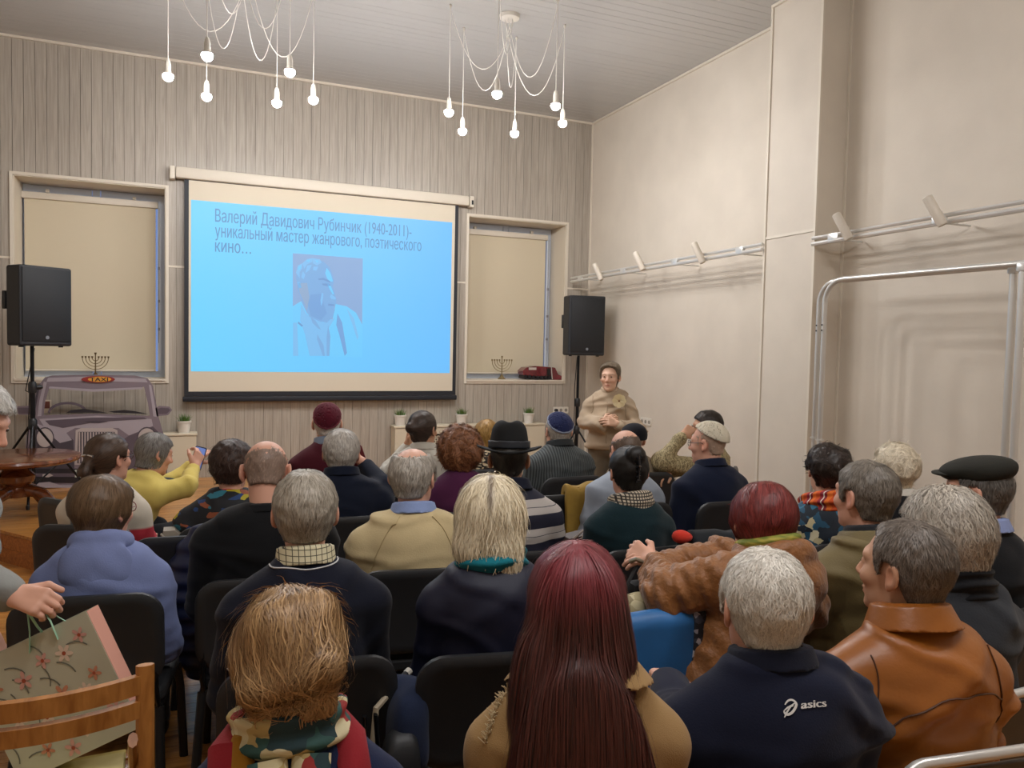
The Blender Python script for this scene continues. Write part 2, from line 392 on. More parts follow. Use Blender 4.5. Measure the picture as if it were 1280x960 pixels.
# roller blinds
m_blind = mat('blind_fabric', 'd2c6ac', 0.85, bump=0.1, bscale=400)
for i, (x0, x1, lab) in enumerate(((-1.50, -0.295, 'cream roller blind pulled down in the left window behind the cardboard car'), (3.145, 4.33, 'cream roller blind pulled down in the right window above the accordion'))):
    zb = 1.36; zt = 3.10; r = thing('roller_blind', lab, 'blind', ((x0+x1)/2, 9.16, zb), group='roller blinds'); wd = x1-x0
    Geo().box((0, 0, (zt-zb)/2), (wd, 0.004, zt-zb)).build('blind_fabric', m_blind, r, smooth=False)
    Geo().box((0, 0.0, zt-zb+0.03), (wd+0.05, 0.06, 0.07), bev=0.012).build('cassette', m_white, r)
    Geo().tube([(-wd/2, 0, 0), (wd/2, 0, 0)], 0.01).build('bottom_bar', m_white, r)
    Geo().box((wd/2+0.035, 0.02, (zt-zb)/2), (0.03, 0.03, zt-zb)).build('guide_rail', m_frame, r, smooth=False)
    for s in (-0.33, 0.33): Geo().box((s*wd, 0.01, zt-zb+0.085), (0.03, 0.05, 0.03)).build('bracket', m_white, r, smooth=False)
    g = Geo(); g.tube([(wd/2+0.035, -0.02, zt-zb), (wd/2+0.03, -0.03, 0.3)], 0.003, n=5)
    for z in (0.25, 0.55, 0.9): g.box((wd/2+0.033, -0.03, z+0.2), (0.02, 0.02, 0.03))
    g.build('pull_chain', mat('grey_plastic', '8a8b90', 0.5), r)
# stage
STZ = 0.236
stp = [(-2.3, 8.79), (-2.3, 8.09), (-0.75, 6.08), (1.6, 6.08), (2.15, 6.9), (2.15, 8.79)]
st = thing('stage_platform', 'low wooden stage of pine boards along the front wall under the screen', 'stage', (0, 7.4, 0))
def off(p, o): return [tuple(np.array(v)-np.array(o)) for v in p]
def clip(poly, y0, y1):
    def cut(P, f):
        o = []
        for i in range(len(P)):
            p, q = P[i], P[(i+1) % len(P)]; fp, fq = f(p), f(q)
            if fp >= 0: o.append(p)
            if fp*fq < 0: t = fp/(fp-fq); o.append((p[0]+(q[0]-p[0])*t, p[1]+(q[1]-p[1])*t))
        return o
    P = cut(poly, lambda p: p[1]-y0)
    return cut(P, lambda p: y1-p[1]) if P else []
y = 6.08
while y < 8.79:
    P = clip(stp, y+0.0015, min(y+0.0965, 8.79))
    if len(P) >= 3: Geo().prism(P, 0.022, lambda a, b, d: (a, b-7.4, STZ-0.022+d)).build('stage_plank', m_floor, st, smooth=False)
    y += 0.098
inn = [(-2.28, 8.78), (-2.28, 8.11), (-0.74, 6.105), (1.585, 6.105), (2.125, 6.91), (2.125, 8.78)]
Geo().prism(inn, STZ-0.024, lambda a, b, d: (a, b-7.4, d)).build('stage_core', m_floorb, st, smooth=False)
for p, q in zip(stp[1:4], stp[2:5]):
    p = np.array(p); q = np.array(q); L = np.linalg.norm(q-p); e = (q-p)/L; an = math.atan2(e[1], e[0])
    for z0, z1 in ((0.0, 0.105), (0.108, 0.213)):
        c = (p+q)/2
        Geo().box((c[0]+0.006*-e[1], c[1]-7.4+0.006*e[0], (z0+z1)/2), (L, 0.02, z1-z0), rot=Matrix.Rotation(an, 3, 'Z')).build('riser_board', wood('riser_wood', 'a8682e', '7d4517', stretch=(1.2, 16, 16), rough=0.4, scale=3.2) if 'riser_wood' not in MATS else MATS['riser_wood'], st, smooth=False)

# ------------------------------------------------------------------ chandeliers
m_cord = mat('white_cord', 'd8d4cc', 0.6); m_sock = mat('socket_white', 'd6d0c4', 0.4)
m_bulb = mat('lit_bulb', 'fff1dc', 0.4, emit=(255, 253, 253), estr=BULB)
def catenary(a, b, sag, n=14):
    a = Vector(a); b = Vector(b)
    return [a.lerp(b, t)+Vector((0, 0, -sag*4*t*(1-t))) for t in [k/n for k in range(n+1)]]
m_off = mat('unlit_bulb', 'e8e2d6', 0.3)
def chandelier(c, bulbs, label, zc=HC, lit=9):
    r = thing('pendant_chandelier', label, 'chandelier', (c[0], c[1], zc), group='spider chandeliers with bare bulbs')
    Geo().lathe([(0.0, -0.045), (0.055, -0.045), (0.085, -0.03), (0.09, 0.0)], n=20).build('canopy', m_sock, r)
    for k, (bx, by, bz, sag) in enumerate(bulbs):
        x, y, z = bx-c[0], by-c[1], bz-zc
        Geo().tube(catenary((0.04*math.cos(k), 0.04*math.sin(k), -0.045), (x, y, -0.03), sag)+[(x, y, -0.035), (x*1.0, y, z+0.10)], 0.0035, n=6).build('cord', m_cord, r)
        Geo().lathe([(0.006, 0), (0.012, -0.012), (0.005, -0.035)], (x, y, 0), n=8).build('ceiling_hook', m_sock, r)
        Geo().lathe([(0.004, 0.125), (0.014, 0.115), (0.021, 0.085), (0.022, 0.03), (0.0, 0.028)], (x, y, z), n=14).build('lamp_holder', m_sock, r)
        dome = [(0.038*math.sin(t), 0.038*math.cos(t)-0.002) for t in np.linspace(1.3, math.pi-0.01, 10)]+[(0.0, -0.04)]
        neck_ = [(0.017, 0.034)]+[(0.038*math.sin(t), 0.038*math.cos(t)-0.002) for t in np.linspace(0.5, 1.3, 6)]
        Geo().lathe(dome, (x, y, z), n=18).build('bulb', m_bulb if k < lit else m_off, r)
        Geo().lathe(neck_, (x, y, z), n=18).build('bulb_neck', m_sock, r)
    return r
chandelier((2.594, 6.323), [(2.06, 6.34, 3.677, 0.46), (2.322, 6.74, 3.652, 0.56), (2.83, 6.72, 3.69, 0.5), (3.112, 6.285, 3.71, 0.62), (2.838, 5.87, 3.71, 0.55), (2.25, 5.71, 3.675, 0.42)],
           'white spider chandelier of six bare bulbs near the right wall corner')
lb = [((210, 95), 3.68, 0.5), ((259, 69), 3.67, 0.45), ((258.3, 120), 3.66, 0.55), ((346, 128.2), 3.69, 0.6), ((362.3, 89.5), 3.70, 0.5), ((391.6, 124.2), 3.68, 0.6)]
LB = []
for (px, py), z, sag in lb:
    v = ray(px, py); p = v*((z-EYE)/v[2]); LB.append((p[0], p[1], z, sag))
chandelier((0.42, 6.33), LB, 'white spider chandelier of six bare bulbs above the left side of the screen')
# the same lamps over the rear half of the hall (above and behind the camera)
hub = [(-0.53, 0.02), (-0.27, 0.42), (0.24, 0.40), (0.52, -0.04), (0.24, -0.45), (-0.34, -0.61)]
for cx, cy, lab in ((0.42, 0.9, 'white spider chandelier over the rear rows on the left'), (2.594, 0.9, 'white spider chandelier over the rear rows on the right')):
    chandelier((cx, cy), [(cx+a, cy+b, 3.68, 0.5) for a, b in hub], lab, lit=4)

# ------------------------------------------------------------------ projection screen
m_black = mat('black_plastic', '17181b', 0.45); m_dark = mat('screen_border', '1d2028', 0.6)
SX0, SX1, SZ0, SZ1 = -0.012, 2.975, 1.08, 3.33
sc = thing('projection_screen', 'wide pull-down projection screen showing a blue slide with a portrait', 'screen', ((SX0+SX1)/2, YF-0.09, SZ0))
o0 = ((SX0+SX1)/2, YF-0.09, SZ0)
def L0(p): return (p[0]-o0[0], p[1]-o0[1], p[2]-o0[2])
m_cloth = mat('screen_cloth', 'd6ccb8', 0.8)
Geo().box(L0(((SX0+SX1)/2, YF-0.075, (SZ0+SZ1)/2+0.03)), (SX1-SX0, 0.004, SZ1-SZ0)).build('screen_border', m_dark, sc, smooth=False)
Geo().box(L0(((SX0+SX1)/2, YF-0.079, (SZ0+SZ1)/2+0.05)), (SX1-SX0-0.085, 0.004, SZ1-SZ0-0.06)).build('screen_cloth', m_cloth, sc, smooth=False)
Geo().box(L0(((SX0+SX1)/2, YF-0.08, SZ0-0.0)), (SX1-SX0+0.03, 0.03, 0.055), bev=0.01).build('bottom_weight', m_dark, sc)
Geo().box(L0((1.50, YF-0.075, 3.415)), (3.19, 0.10, 0.115), bev=0.018).build('screen_case', m_white, sc)
for x in (-0.125, 3.13): Geo().box(L0((x, YF-0.06, 3.41)), (0.05, 0.11, 0.13), bev=0.008).build('case_bracket', m_white, sc)
Geo().box(L0((3.135, YF-0.118, 3.40)), (0.022, 0.006, 0.05)).build('case_switch', m_black, sc, smooth=False)
# the slide itself (projected light)
def emis(name, c, s):
    m = bpy.data.materials.new(name); m.use_nodes = True; nt = m.node_tree; b = nt.nodes['Principled BSDF']
    b.inputs['Base Color'].default_value = (0.05, 0.05, 0.05, 1); b.inputs['Emission Color'].default_value = lin(c); b.inputs['Emission Strength'].default_value = s; return m
PX0, PX1, PZ0, PZ1 = 0.053, 2.896, 1.372, 3.150
m_sl = emis('slide_blue', (88, 196, 255), SLIDE)
nt = m_sl.node_tree; tc = nn(nt, 'ShaderNodeTexCoord'); sx = nn(nt, 'ShaderNodeSeparateXYZ'); nt.links.new(tc.outputs['Generated'], sx.inputs[0])
rp = nn(nt, 'ShaderNodeValToRGB'); e = rp.color_ramp.elements; e[0].color = lin((98, 208, 255)); e[1].color = lin((98, 190, 255)); nt.links.new(sx.outputs[0], rp.inputs[0]); nt.links.new(rp.outputs[0], nt.nodes['Principled BSDF'].inputs['Emission Color'])
YS = YF-0.0825
def sbox(name, pts, m, lay, par):
    Geo().prism([(p[0], p[1]) for p in pts], 0.0008, lambda a, b, d: L0((a, YS-lay*0.0012-d, b))).build(name, m, par, smooth=False)
sl = Geo().box(L0(((PX0+PX1)/2, YS, (PZ0+PZ1)/2)), (PX1-PX0, 0.002, PZ1-PZ0)).build('slide', m_sl, sc, smooth=False)
m_txt = emis('slide_text', (70, 140, 198), SLIDE)
for body, z, wpx in (('Валерий Давидович Рубинчик (1940-2011)-', 2.945, 2.12), ('уникальный мастер жанрового, поэтического', 2.788, 2.24), ('кино…', 2.632, 0.36)):
    V, Fc = text_geo(body, 0.185, lambda a, b, d: (a, b, d), bold=0.0022); g = Geo()
    wv = max(v[0] for v in V)-min(v[0] for v in V); s = wpx/wv; x0 = min(v[0] for v in V)
    g.add([L0((0.285+(v[0]-x0)*s, YS-0.0022, z+v[1])) for v in V], Fc)
    o = g.build('slide_text_line', m_txt, sl, smooth=False); o['kind'] = 'stuff'
# portrait on the slide (flat picture in layers)
pc = {k: emis('portrait_'+k, v, SLIDE) for k, v in dict(ground=(128, 166, 214), mid=(112, 168, 222), light=(100, 200, 252), pale=(116, 186, 238), dark=(96, 146, 206), shade=(104, 158, 216), warm=(134, 166, 204)).items()}
def pp(zx, zy): p = aty(340+zx*140/960, 310+zy*140/960, YS); return (p[0], p[2])
def play(pts, k, lay): sbox('portrait_print', [pp(*q) for q in pts], pc[k], lay, sl)
play([(178, 45), (778, 90), (770, 935), (178, 925)], 'ground', 1)
play([(178, 500), (250, 455), (300, 560), (420, 620), (520, 610), (545, 480), (640, 500), (720, 555), (775, 660), (772, 935), (178, 925)], 'light', 2)
play([(290, 560), (330, 590), (440, 640), (540, 600), (478, 700), (466, 925), (350, 925), (330, 700)], 'pale', 3)
play([(205, 250), (225, 170), (280, 112), (360, 95), (440, 115), (495, 170), (522, 240), (530, 290), (520, 325), (552, 440), (548, 480), (528, 500), (538, 530), (522, 590), (470, 640), (410, 630), (320, 590), (270, 480), (225, 370)], 'mid', 4)
play([(225, 300), (300, 300), (320, 420), (300, 540), (262, 440), (235, 380)], 'warm', 5)
play([(330, 400), (430, 390), (440, 470), (470, 560), (420, 620), (330, 580), (305, 480)], 'shade', 5)
for P in ([(205, 215), (220, 150), (262, 130), (258, 175), (235, 210), (238, 260)], [(262, 130), (300, 95), (350, 88), (345, 120), (300, 140), (275, 180)], [(350, 88), (410, 98), (425, 125), (385, 150), (350, 130)], [(300, 150), (340, 145), (320, 190), (285, 215)], [(355, 160), (395, 160), (380, 195), (350, 190)], [(265, 200), (285, 230), (270, 270), (250, 250)], [(215, 290), (240, 290), (252, 340), (232, 345)]): play(P, 'pale', 5)
for P in ([(225, 165), (250, 145), (245, 175), (228, 195)], [(290, 110), (330, 98), (315, 120)], [(370, 105), (400, 110), (385, 128)]): play(P, 'light', 6)
play([(468, 170), (500, 215), (522, 285), (500, 290), (472, 262), (455, 215)], 'light', 5)
play([(395, 262), (440, 255), (500, 285), (495, 298), (440, 275), (398, 275)], 'dark', 6); play([(425, 305), (480, 305), (505, 318), (478, 328), (435, 320)], 'dark', 6); play([(470, 300), (505, 330), (530, 395), (520, 400), (492, 352)], 'light', 6)
play([(505, 395), (545, 425), (545, 442), (510, 440), (495, 420)], 'pale', 6); play([(480, 478), (535, 484), (530, 497), (480, 494)], 'dark', 6); play([(425, 385), (440, 390), (432, 470), (420, 500), (414, 450)], 'pale', 6)
play([(250, 480), (300, 580), (345, 700), (358, 925), (322, 925), (282, 740), (240, 620)], 'pale', 5); play([(180, 640), (215, 640), (225, 925), (180, 925)], 'pale', 5)
play([(560, 560), (600, 640), (642, 900), (622, 925), (575, 740), (550, 660)], 'shade', 5); play([(225, 630), (265, 665), (255, 675), (220, 645)], 'dark', 6); play([(480, 660), (500, 760), (490, 925), (468, 925), (468, 760)], 'mid', 5); play([(388, 740), (440, 830), (452, 925), (436, 925), (385, 780)], 'mid', 5)
play([(640, 520), (700, 600), (740, 760), (730, 790), (690, 660)], 'pale', 5); play([(330, 590), (370, 620), (420, 700), (395, 690), (345, 640)], 'mid', 5)

# ------------------------------------------------------------------ speakers and stands
m_cab = mat('speaker_cabinet', '1c1e23', 0.55, bump=0.3, bscale=500); m_gril = mat('speaker_grille', '15171b', 0.6, bump=0.5, bscale=900); m_metal = mat('dark_metal', '1a1b1e', 0.35, metal=0.6)
def speaker(loc, rz, label):
    r = thing('loudspeaker', label, 'speaker', loc, rz, 'loudspeakers on stands')
    pl = [(-0.225, -0.19), (0.225, -0.19), (0.225, 0.02), (0.13, 0.19), (-0.13, 0.19), (-0.225, 0.02)]
    me_g = Geo().prism(pl, 0.70, lambda a, b, d: (a, b, d)); o = me_g.build('cabinet', m_cab, r, smooth=False)
    bv = o.modifiers.new('bevel', 'BEVEL'); bv.width = 0.018; bv.segments = 2; bv.limit_method = 'ANGLE'
    Geo().box((0, -0.193, 0.36), (0.41, 0.012, 0.64), bev=0.005).build('grille', m_gril, r)
    Geo().lathe([(0.0, 0.003), (0.016, 0.003), (0.016, 0.0)], n=14, M4=Matrix.Translation((0.0, -0.2, 0.075)) @ Matrix.Rotation(math.pi/2, 4, 'X')).build('badge', mat('badge_grey', '7c8088', 0.4), r)
    for s in (-1, 1): Geo().box((s*0.205, 0.09, 0.40), (0.03, 0.05, 0.16), bev=0.008).build('side_handle', m_black, r)
    for x in (-0.17, 0.17): Geo().lathe([(0.02, 0), (0.02, -0.012), (0, -0.012)], (x, -0.1, 0), n=10).build('foot', m_black, r)
    return r
def stand(base, ztop, rz, label, hub=0.66):
    r = thing('speaker_stand', label, 'stand', base, rz, 'tripod speaker stands'); h = ztop-base[2]
    Geo().tube([(0, 0, 0.10), (0, 0, hub+0.35)], 0.021, n=12).build('lower_pole', m_metal, r)
    Geo().tube([(0, 0, hub+0.3), (0, 0, h)], 0.016, n=12).build('upper_pole', m_metal, r)
    Geo().lathe([(0.03, hub+0.30), (0.034, hub+0.32), (0.034, hub+0.38), (0.026, hub+0.40)], n=14).build('collar', m_black, r)
    Geo().lathe([(0, 0), (0.022, 0), (0.024, 0.03), (0.012, 0.05), (0, 0.05)], n=10, M4=Matrix.Translation((0.03, 0, hub+0.35)) @ Matrix.Rotation(math.pi/2, 4, 'Y')).build('clamp_knob', m_black, r)
    Geo().lathe([(0.032, hub-0.03), (0.036, hub-0.02), (0.036, hub+0.05), (0.024, hub+0.07)], n=14).build('hub', m_black, r)
    for k in range(3):
        a = 2*math.pi*k/3+0.35; c, s = math.cos(a), math.sin(a)
        lg = Geo().tube([(0.03*c, 0.03*s, hub), (0.50*c, 0.50*s, 0.012)], 0.011, n=8).build('leg', m_metal, r)
        Geo().lathe([(0.014, 0), (0.016, 0.03), (0.011, 0.04)], (0.497*c, 0.497*s, 0), n=8).build('rubber_foot', m_black, lg)
        Geo().tube([(0.02*c, 0.02*s, 0.13), (0.265*c, 0.265*s, 0.335)], 0.008, n=6).build('brace', m_metal, r)
    Geo().tube([(0.02, 0.02, h-0.02), (-0.05, 0.03, h-0.4), (-0.02, 0.03, hub+0.3), (-0.03, 0.03, hub), (-0.05, 0.06, 0.3), (0.05, 0.3, 0.01)], 0.005, n=6).build('cable', m_black, r)
    return r
stand((-1.26, 8.0, STZ), 1.615, 0.25, 'black tripod speaker stand behind the round table')
speaker((-1.24, 8.03, 1.617), math.radians(36), 'black loudspeaker turned sideways on the stand beside the left window')
stand((4.33, 8.17, 0), 1.612, 0.9, 'black tripod speaker stand in the corner behind the standing woman', hub=0.70)
speaker((4.361, 8.167, 1.615), math.radians(-8), 'black loudspeaker facing the hall in the right corner')

# ------------------------------------------------------------------ track rails and spotlights
m_alu = mat('brushed_rail', 'd8d7d3', 0.3, metal=0.45); m_spot = mat('spot_white', 'd8cfc0', 0.45)
def rail(y0, y1, label):
    r = thing('track_rail', label, 'rail', (4.48, y0, 2.58), group='lighting rails'); L = y1-y0
    Geo().tube([(0, 0, 0.022), (0, L, 0.0)], 0.014, n=8).build('upper_tube', m_alu, r)
    Geo().tube([(0, 0, -0.022), (0, L, -0.044)], 0.017, n=8).build('lower_tube', m_alu, r)
    for f in (0.08, 0.36, 0.64, 0.93):
        b = Geo().box((0, L*f, -0.011*f*2), (0.03, 0.10, 0.07), bev=0.006).build('rail_clamp', m_alu, r)
        Geo().tube([(0, L*f, -0.03), (0.29, L*f, -0.03)], 0.008, n=6).build('wall_arm', m_alu, b)
    return r
rail(5.205, 8.70, 'twin aluminium lighting rail left of the pilaster'); rail(1.6, 4.635, 'twin aluminium lighting rail right of the pilaster')
for y, z, lab in ((7.873, 2.58, 'white tilted spotlight nearest the front corner on the rail'), (6.995, 2.62, 'white tilted spotlight second from the front corner'), (5.973, 2.60, 'white tilted spotlight nearest the pilaster on its far side'),
               (4.261, 2.61, 'white tilted spotlight nearest the pilaster above the pipe arch'), (3.512, 2.606, 'white tilted spotlight above the middle of the pipe arch')):
    r = thing('spotlight', lab, 'spotlight', (4.40, y, z), group='spotlights on the rails')
    M4 = Matrix.Rotation(math.radians(-24), 4, 'X') @ Matrix.Rotation(math.radians(-14), 4, 'Y')
    Geo().lathe([(0.0, -0.10), (0.028, -0.10), (0.032, -0.09), (0.032, 0.105), (0.026, 0.112), (0.0, 0.112)], n=16, M4=M4).build('lamp_tube', m_spot, r)
    Geo().tube([(0.0, 0, 0), (0.058, 0, 0)], 0.008, n=8).build('pivot_arm', m_spot, r)
# aluminium pipe arches
m_pipe = mat('aluminium_pipe', 'd6d4cf', 0.3, metal=0.5)
for k, (X, y1, lab) in enumerate(((4.40, 4.46, 'bare aluminium pipe arch standing nearer the right wall'), (4.33, 4.335, 'bare aluminium pipe arch standing in front of its twin'))):
    r = thing('pipe_arch', lab, 'frame', (X, y1, 0), group='bare pipe arches'); y0 = (2.985, 2.885)[k]-y1; zt = 2.225
    pts = [(0, 0, 0.03), (0, 0, zt-0.16)]+[(0, -0.16+0.16*math.cos(a), zt-0.16+0.16*math.sin(a)) for a in np.linspace(0.2, math.pi/2, 6)]+[(0, y0-0.35, zt-0.01)]
    Geo().tube(pts, 0.019, n=12).build('arch_tube', m_pipe, r)
    p2 = Geo().tube([(0, y0, 0.03), (0, y0, zt-0.02)], 0.02, n=12).build('upright_tube', m_pipe, r)
    Geo().box((0, y0, zt-0.03), (0.045, 0.05, 0.05), bev=0.006).build('clamp', m_alu, r)
    Geo().box((0, y0, 1.1), (0.044, 0.044, 0.012)).build('joint_ring', m_alu, r, smooth=False)
    Geo().box((0, 0, 1.05), (0.042, 0.042, 0.012)).build('joint_ring', m_alu, r, smooth=False)
    for z in (1.90, 1.86): Geo().lathe([(0, 0.004), (0.006, 0.004), (0.006, 0)], n=8, M4=Matrix.Translation((-0.019, 0, z)) @ Matrix.Rotation(-math.pi/2, 4, 'Y')).build('rivet', m_black, r)
    for yy in (0, y0): Geo().box((0, yy, 0.015), (0.36, 0.06, 0.03), bev=0.008).build('foot_bar', m_pipe, r)

# ------------------------------------------------------------------ radiator covers, pots, sockets
m_cov = mat('cover_board', 'd0c5ae', 0.55); m_pot = mat('white_pot', 'dcd8cf', 0.4); m_leaf = mat('grass_leaf', '4f6b2c', 0.6, attr=True); m_soil = mat('soil', '2c2119', 0.95)
for x0, x1, zb, zt, lab in ((-0.9, 0.105, STZ, 0.735, 'cream radiator cover behind the cardboard car carrying one potted plant'), (2.21, 4.11, STZ, 0.762, 'long cream radiator cover under the right window carrying three potted plants')):
    r = thing('radiator_cover', lab, 'radiator cover', ((x0+x1)/2, 8.69, zb if x0 < 0 else 0)); hh = zt-(zb if x0 < 0 else 0); wd = x1-x0
    Geo().box((0, 0.0, hh-0.0125), (wd+0.02, 0.20, 0.025), bev=0.004).build('cover_top', m_cov, r)
    for s in (-1, 1): Geo().box((s*(wd/2-0.01), 0.0, (hh-0.025)/2), (0.02, 0.18, hh-0.025)).build('side_panel', m_cov, r, smooth=False)
    g = Geo(); z0, z1 = 0.10, hh-0.10
    if x0 > 0:
        xa, xb = -0.52, 0.25
        g.box(((-wd/2+xa)/2, -0.085, (hh-0.03)/2), (xa+wd/2, 0.012, hh-0.03)); g.box(((wd/2+xb)/2, -0.085, (hh-0.03)/2), (wd/2-xb, 0.012, hh-0.03))
        g.box(((xa+xb)/2, -0.085, z0/2), (xb-xa, 0.012, z0)); g.box(((xa+xb)/2, -0.085, (z1+hh-0.03)/2), (xb-xa, 0.012, hh-0.03-z1))
        g.build('front_panel', m_cov, r, smooth=False)
        l = Geo(); nx = int((xb-xa)/0.045); nz = int((z1-z0)/0.045)
        for a in range(nx):
            for b in range(nz):
                xx, zz = xa+(a+0.5)*0.045, z0+(b+0.5)*0.045
                for s in (-1, 1): l.box((xx, -0.085, zz), (0.058, 0.008, 0.016), rot=Matrix.Rotation(s*math.pi/4, 3, 'Y'))
        o = l.build('lattice_grille', m_cov, r, smooth=False); o['kind'] = 'stuff'
        Geo().box((0, 0.03, hh/2), (wd-0.2, 0.06, hh-0.2)).build('radiator', mat('dark_radiator', '2b2723', 0.7), r, smooth=False)
    else:
        g.box((0, -0.085, (hh-0.03)/2), (wd-0.04, 0.012, hh-0.03)); g.build('front_panel', m_cov, r, smooth=False)
def potted(loc, label, seed):
    rr = random.Random(seed)
    r = thing('potted_grass', label, 'potted plant', loc, group='white pots of grass along the front wall')
    Geo().lathe([(0.0, 0), (0.052, 0), (0.066, 0.105), (0.072, 0.108), (0.072, 0.125), (0.062, 0.125), (0.06, 0.105), (0.0, 0.105)], n=20).build('pot', m_pot, r)
    Geo().lathe([(0.0, 0.108), (0.06, 0.106)], n=14).build('soil', m_soil, r)
    V = []; Fc = []; C = []
    for k in range(130):
        a = rr.uniform(0, 6.283); q = rr.uniform(0, 0.052); tl = rr.uniform(0.1, 0.9)*(0.4+q/0.052); L = rr.uniform(0.06, 0.105); b = rr.uniform(0, 6.283)
        x, y = q*math.cos(a), q*math.sin(a); wx, wy = 0.0032*math.cos(b), 0.0032*math.sin(b); i = len(V)
        for t in (0, 0.5, 1.0):
            ex = math.cos(a)*tl*L*t*t*0.7; ey = math.sin(a)*tl*L*t*t*0.7; ww = (1-t)*0.9+0.1
            V += [(x+ex-wx*ww, y+ey-wy*ww, 0.105+L*t*(1-0.2*tl*t)), (x+ex+wx*ww, y+ey+wy*ww, 0.105+L*t*(1-0.2*tl*t))]
        Fc += [(i, i+1, i+3, i+2), (i+2, i+3, i+5, i+4)]
        c = lin((rr.randint(60, 105), rr.randint(95, 135), rr.randint(35, 60))); C += [c]*6
    me = bpy.data.meshes.new('grass'); me.from_pydata(V, [], Fc); setcol(me, C); o = link('grass_blades', me, m_leaf, r); o['kind'] = 'stuff'
    return r
potted((-0.013, 8.66, 0.735), 'white pot of grass beside the cardboard car on the left radiator cover', 1)
potted((2.285, 8.66, 0.762), 'white pot of grass at the left end of the long radiator cover', 2)
potted((3.035, 8.66, 0.762), 'white pot of grass in the middle of the long radiator cover', 3)
potted((3.915, 8.66, 0.762), 'white pot of grass at the right end of the long radiator cover', 4)
m_sk = mat('socket_plate', 'dcd6ca', 0.4)
def sockets(n, fn, label, plug=False):
    r = thing('wall_socket', label, 'socket', fn(0, 0, 0))
    o = np.array(fn(0, 0, 0)); ff = lambda a, b, d: tuple(np.array(fn(a, b, d))-o)
    for k in range(n):
        x = (k-(n-1)/2)*0.072
        b = Geo().prism([(x+p, q) for p, q in rrect(0.07, 0.082, 0.01)], 0.012, ff).build('socket_plate', m_sk, r)
        Geo().prism([(x+0.021*math.cos(t), 0.021*math.sin(t)) for t in np.linspace(0, 6.28, 17)[:-1]], 0.013, ff).build('socket_well', mat('socket_grey', '8d877c', 0.5), b, smooth=False)
    if plug: Geo().prism([(-0.075+0.02*math.cos(t), 0.02*math.sin(t)) for t in np.linspace(0, 6.28, 15)[:-1]], 0.05, ff).build('plug', m_black, r)
sockets(3, lambda a, b, d: (4.42+a, YF-0.006-d, 0.905+b), 'white triple socket with a black plug below the right window', True)
sockets(3, lambda a, b, d: (XR-d, 7.37-a, 0.886+b), 'white triple socket low on the right wall beside the standing woman')

# ------------------------------------------------------------------ menorahs and accordion on the window sills
m_brass = mat('aged_brass', '6d5a3c', 0.35, metal=0.8)
def menorah(loc, s, label, m):
    r = thing('menorah', label, 'menorah', loc, group='menorahs on the window sills')
    Geo().lathe([(0.0, 0), (0.055*s, 0), (0.05*s, 0.012*s), (0.03*s, 0.03*s), (0.012*s, 0.06*s)], n=6).build('base', m, r, smooth=False)
    Geo().tube([(0, 0, 0.03*s), (0, 0, 0.285*s)], [0.008*s, 0.006*s], n=8).build('stem', m, r)
    for k in range(1, 5):
        R0 = 0.034*k*s
        Geo().tube([(R0*math.sin(t), 0, 0.235*s-R0*math.cos(t)*1.0) for t in np.linspace(-math.pi/2, math.pi/2, 17)], 0.0042*s, n=6).build('branch_pair', m, r)
        for q in (-1, 1): Geo().lathe([(0.003*s, 0.23*s), (0.010*s, 0.238*s), (0.011*s, 0.256*s), (0, 0.252*s)], (q*R0, 0, 0), n=8).build('candle_cup', m, r)
    Geo().lathe([(0.003*s, 0.27*s), (0.012*s, 0.28*s), (0.013*s, 0.30*s), (0, 0.296*s)], n=8).build('candle_cup', m, r)
menorah((-0.853, 8.97, 1.29), 0.87, 'dark brass menorah on the left window sill above the cardboard car', m_brass)
menorah((3.67, 8.97, 1.29), 0.98, 'dull bronze menorah on the right window sill beside the accordion', mat('dull_bronze', '93825f', 0.4, metal=0.6))
ac = thing('accordion', 'dark red pearl accordion lying on the right window sill', 'accordion', (4.16, 8.93, 1.29), math.radians(-4))
m_red = mat('red_pearl', '6e1420', 0.2, coat=0.6, var=0.4, vscale=25)
g = Geo().prism([(-0.24, 0.06), (-0.25, 0.11), (-0.20, 0.155), (-0.08, 0.175), (0.08, 0.165), (0.13, 0.15), (0.15, 0.05), (-0.1, 0.045)], 0.2, lambda a, b, d: (a, 0.1-d, b)); g.build('treble_body', m_red, ac, angle=25)
g = Geo()
for k in range(7): g.box((-0.21+0.055*k, 0.0, 0.036), (0.04, 0.20, 0.05), rot=Matrix.Rotation(0.25, 3, 'Y'))
g.build('bellows', mat('bellows_black', '1b1517', 0.6), ac, smooth=False)
Geo().prism([(0.155, 0.02), (0.15, 0.16), (0.19, 0.155), (0.235, 0.07), (0.33, 0.035), (0.33, 0.0), (0.16, 0.0)], 0.19, lambda a, b, d: (a, 0.095-d, b)).build('bass_body', m_red, ac, angle=25)
Geo().box((-0.12, -0.103, 0.14), (0.10, 0.006, 0.03)).build('name_plate', mat('plate_silver', 'cfc8c0', 0.3, metal=0.4), ac, smooth=False)
Geo().box((0.10, -0.103, 0.10), (0.05, 0.006, 0.09)).build('register_grille', mat('grille_black', '14100f', 0.4), ac, smooth=False)
Geo().tube([(0.135, -0.105, 0.16), (0.14, -0.107, 0.08), (0.15, -0.105, 0.01)], 0.006, n=6).build('chrome_strip', m_alu, ac)
Geo().tube([(-0.23, -0.1, 0.03), (-0.1, -0.14, 0.006), (0.05, -0.12, 0.006), (0.1, -0.1, 0.02)], 0.012, n=6, flat=(1, 0.4)).build('shoulder_strap', m_black, ac)

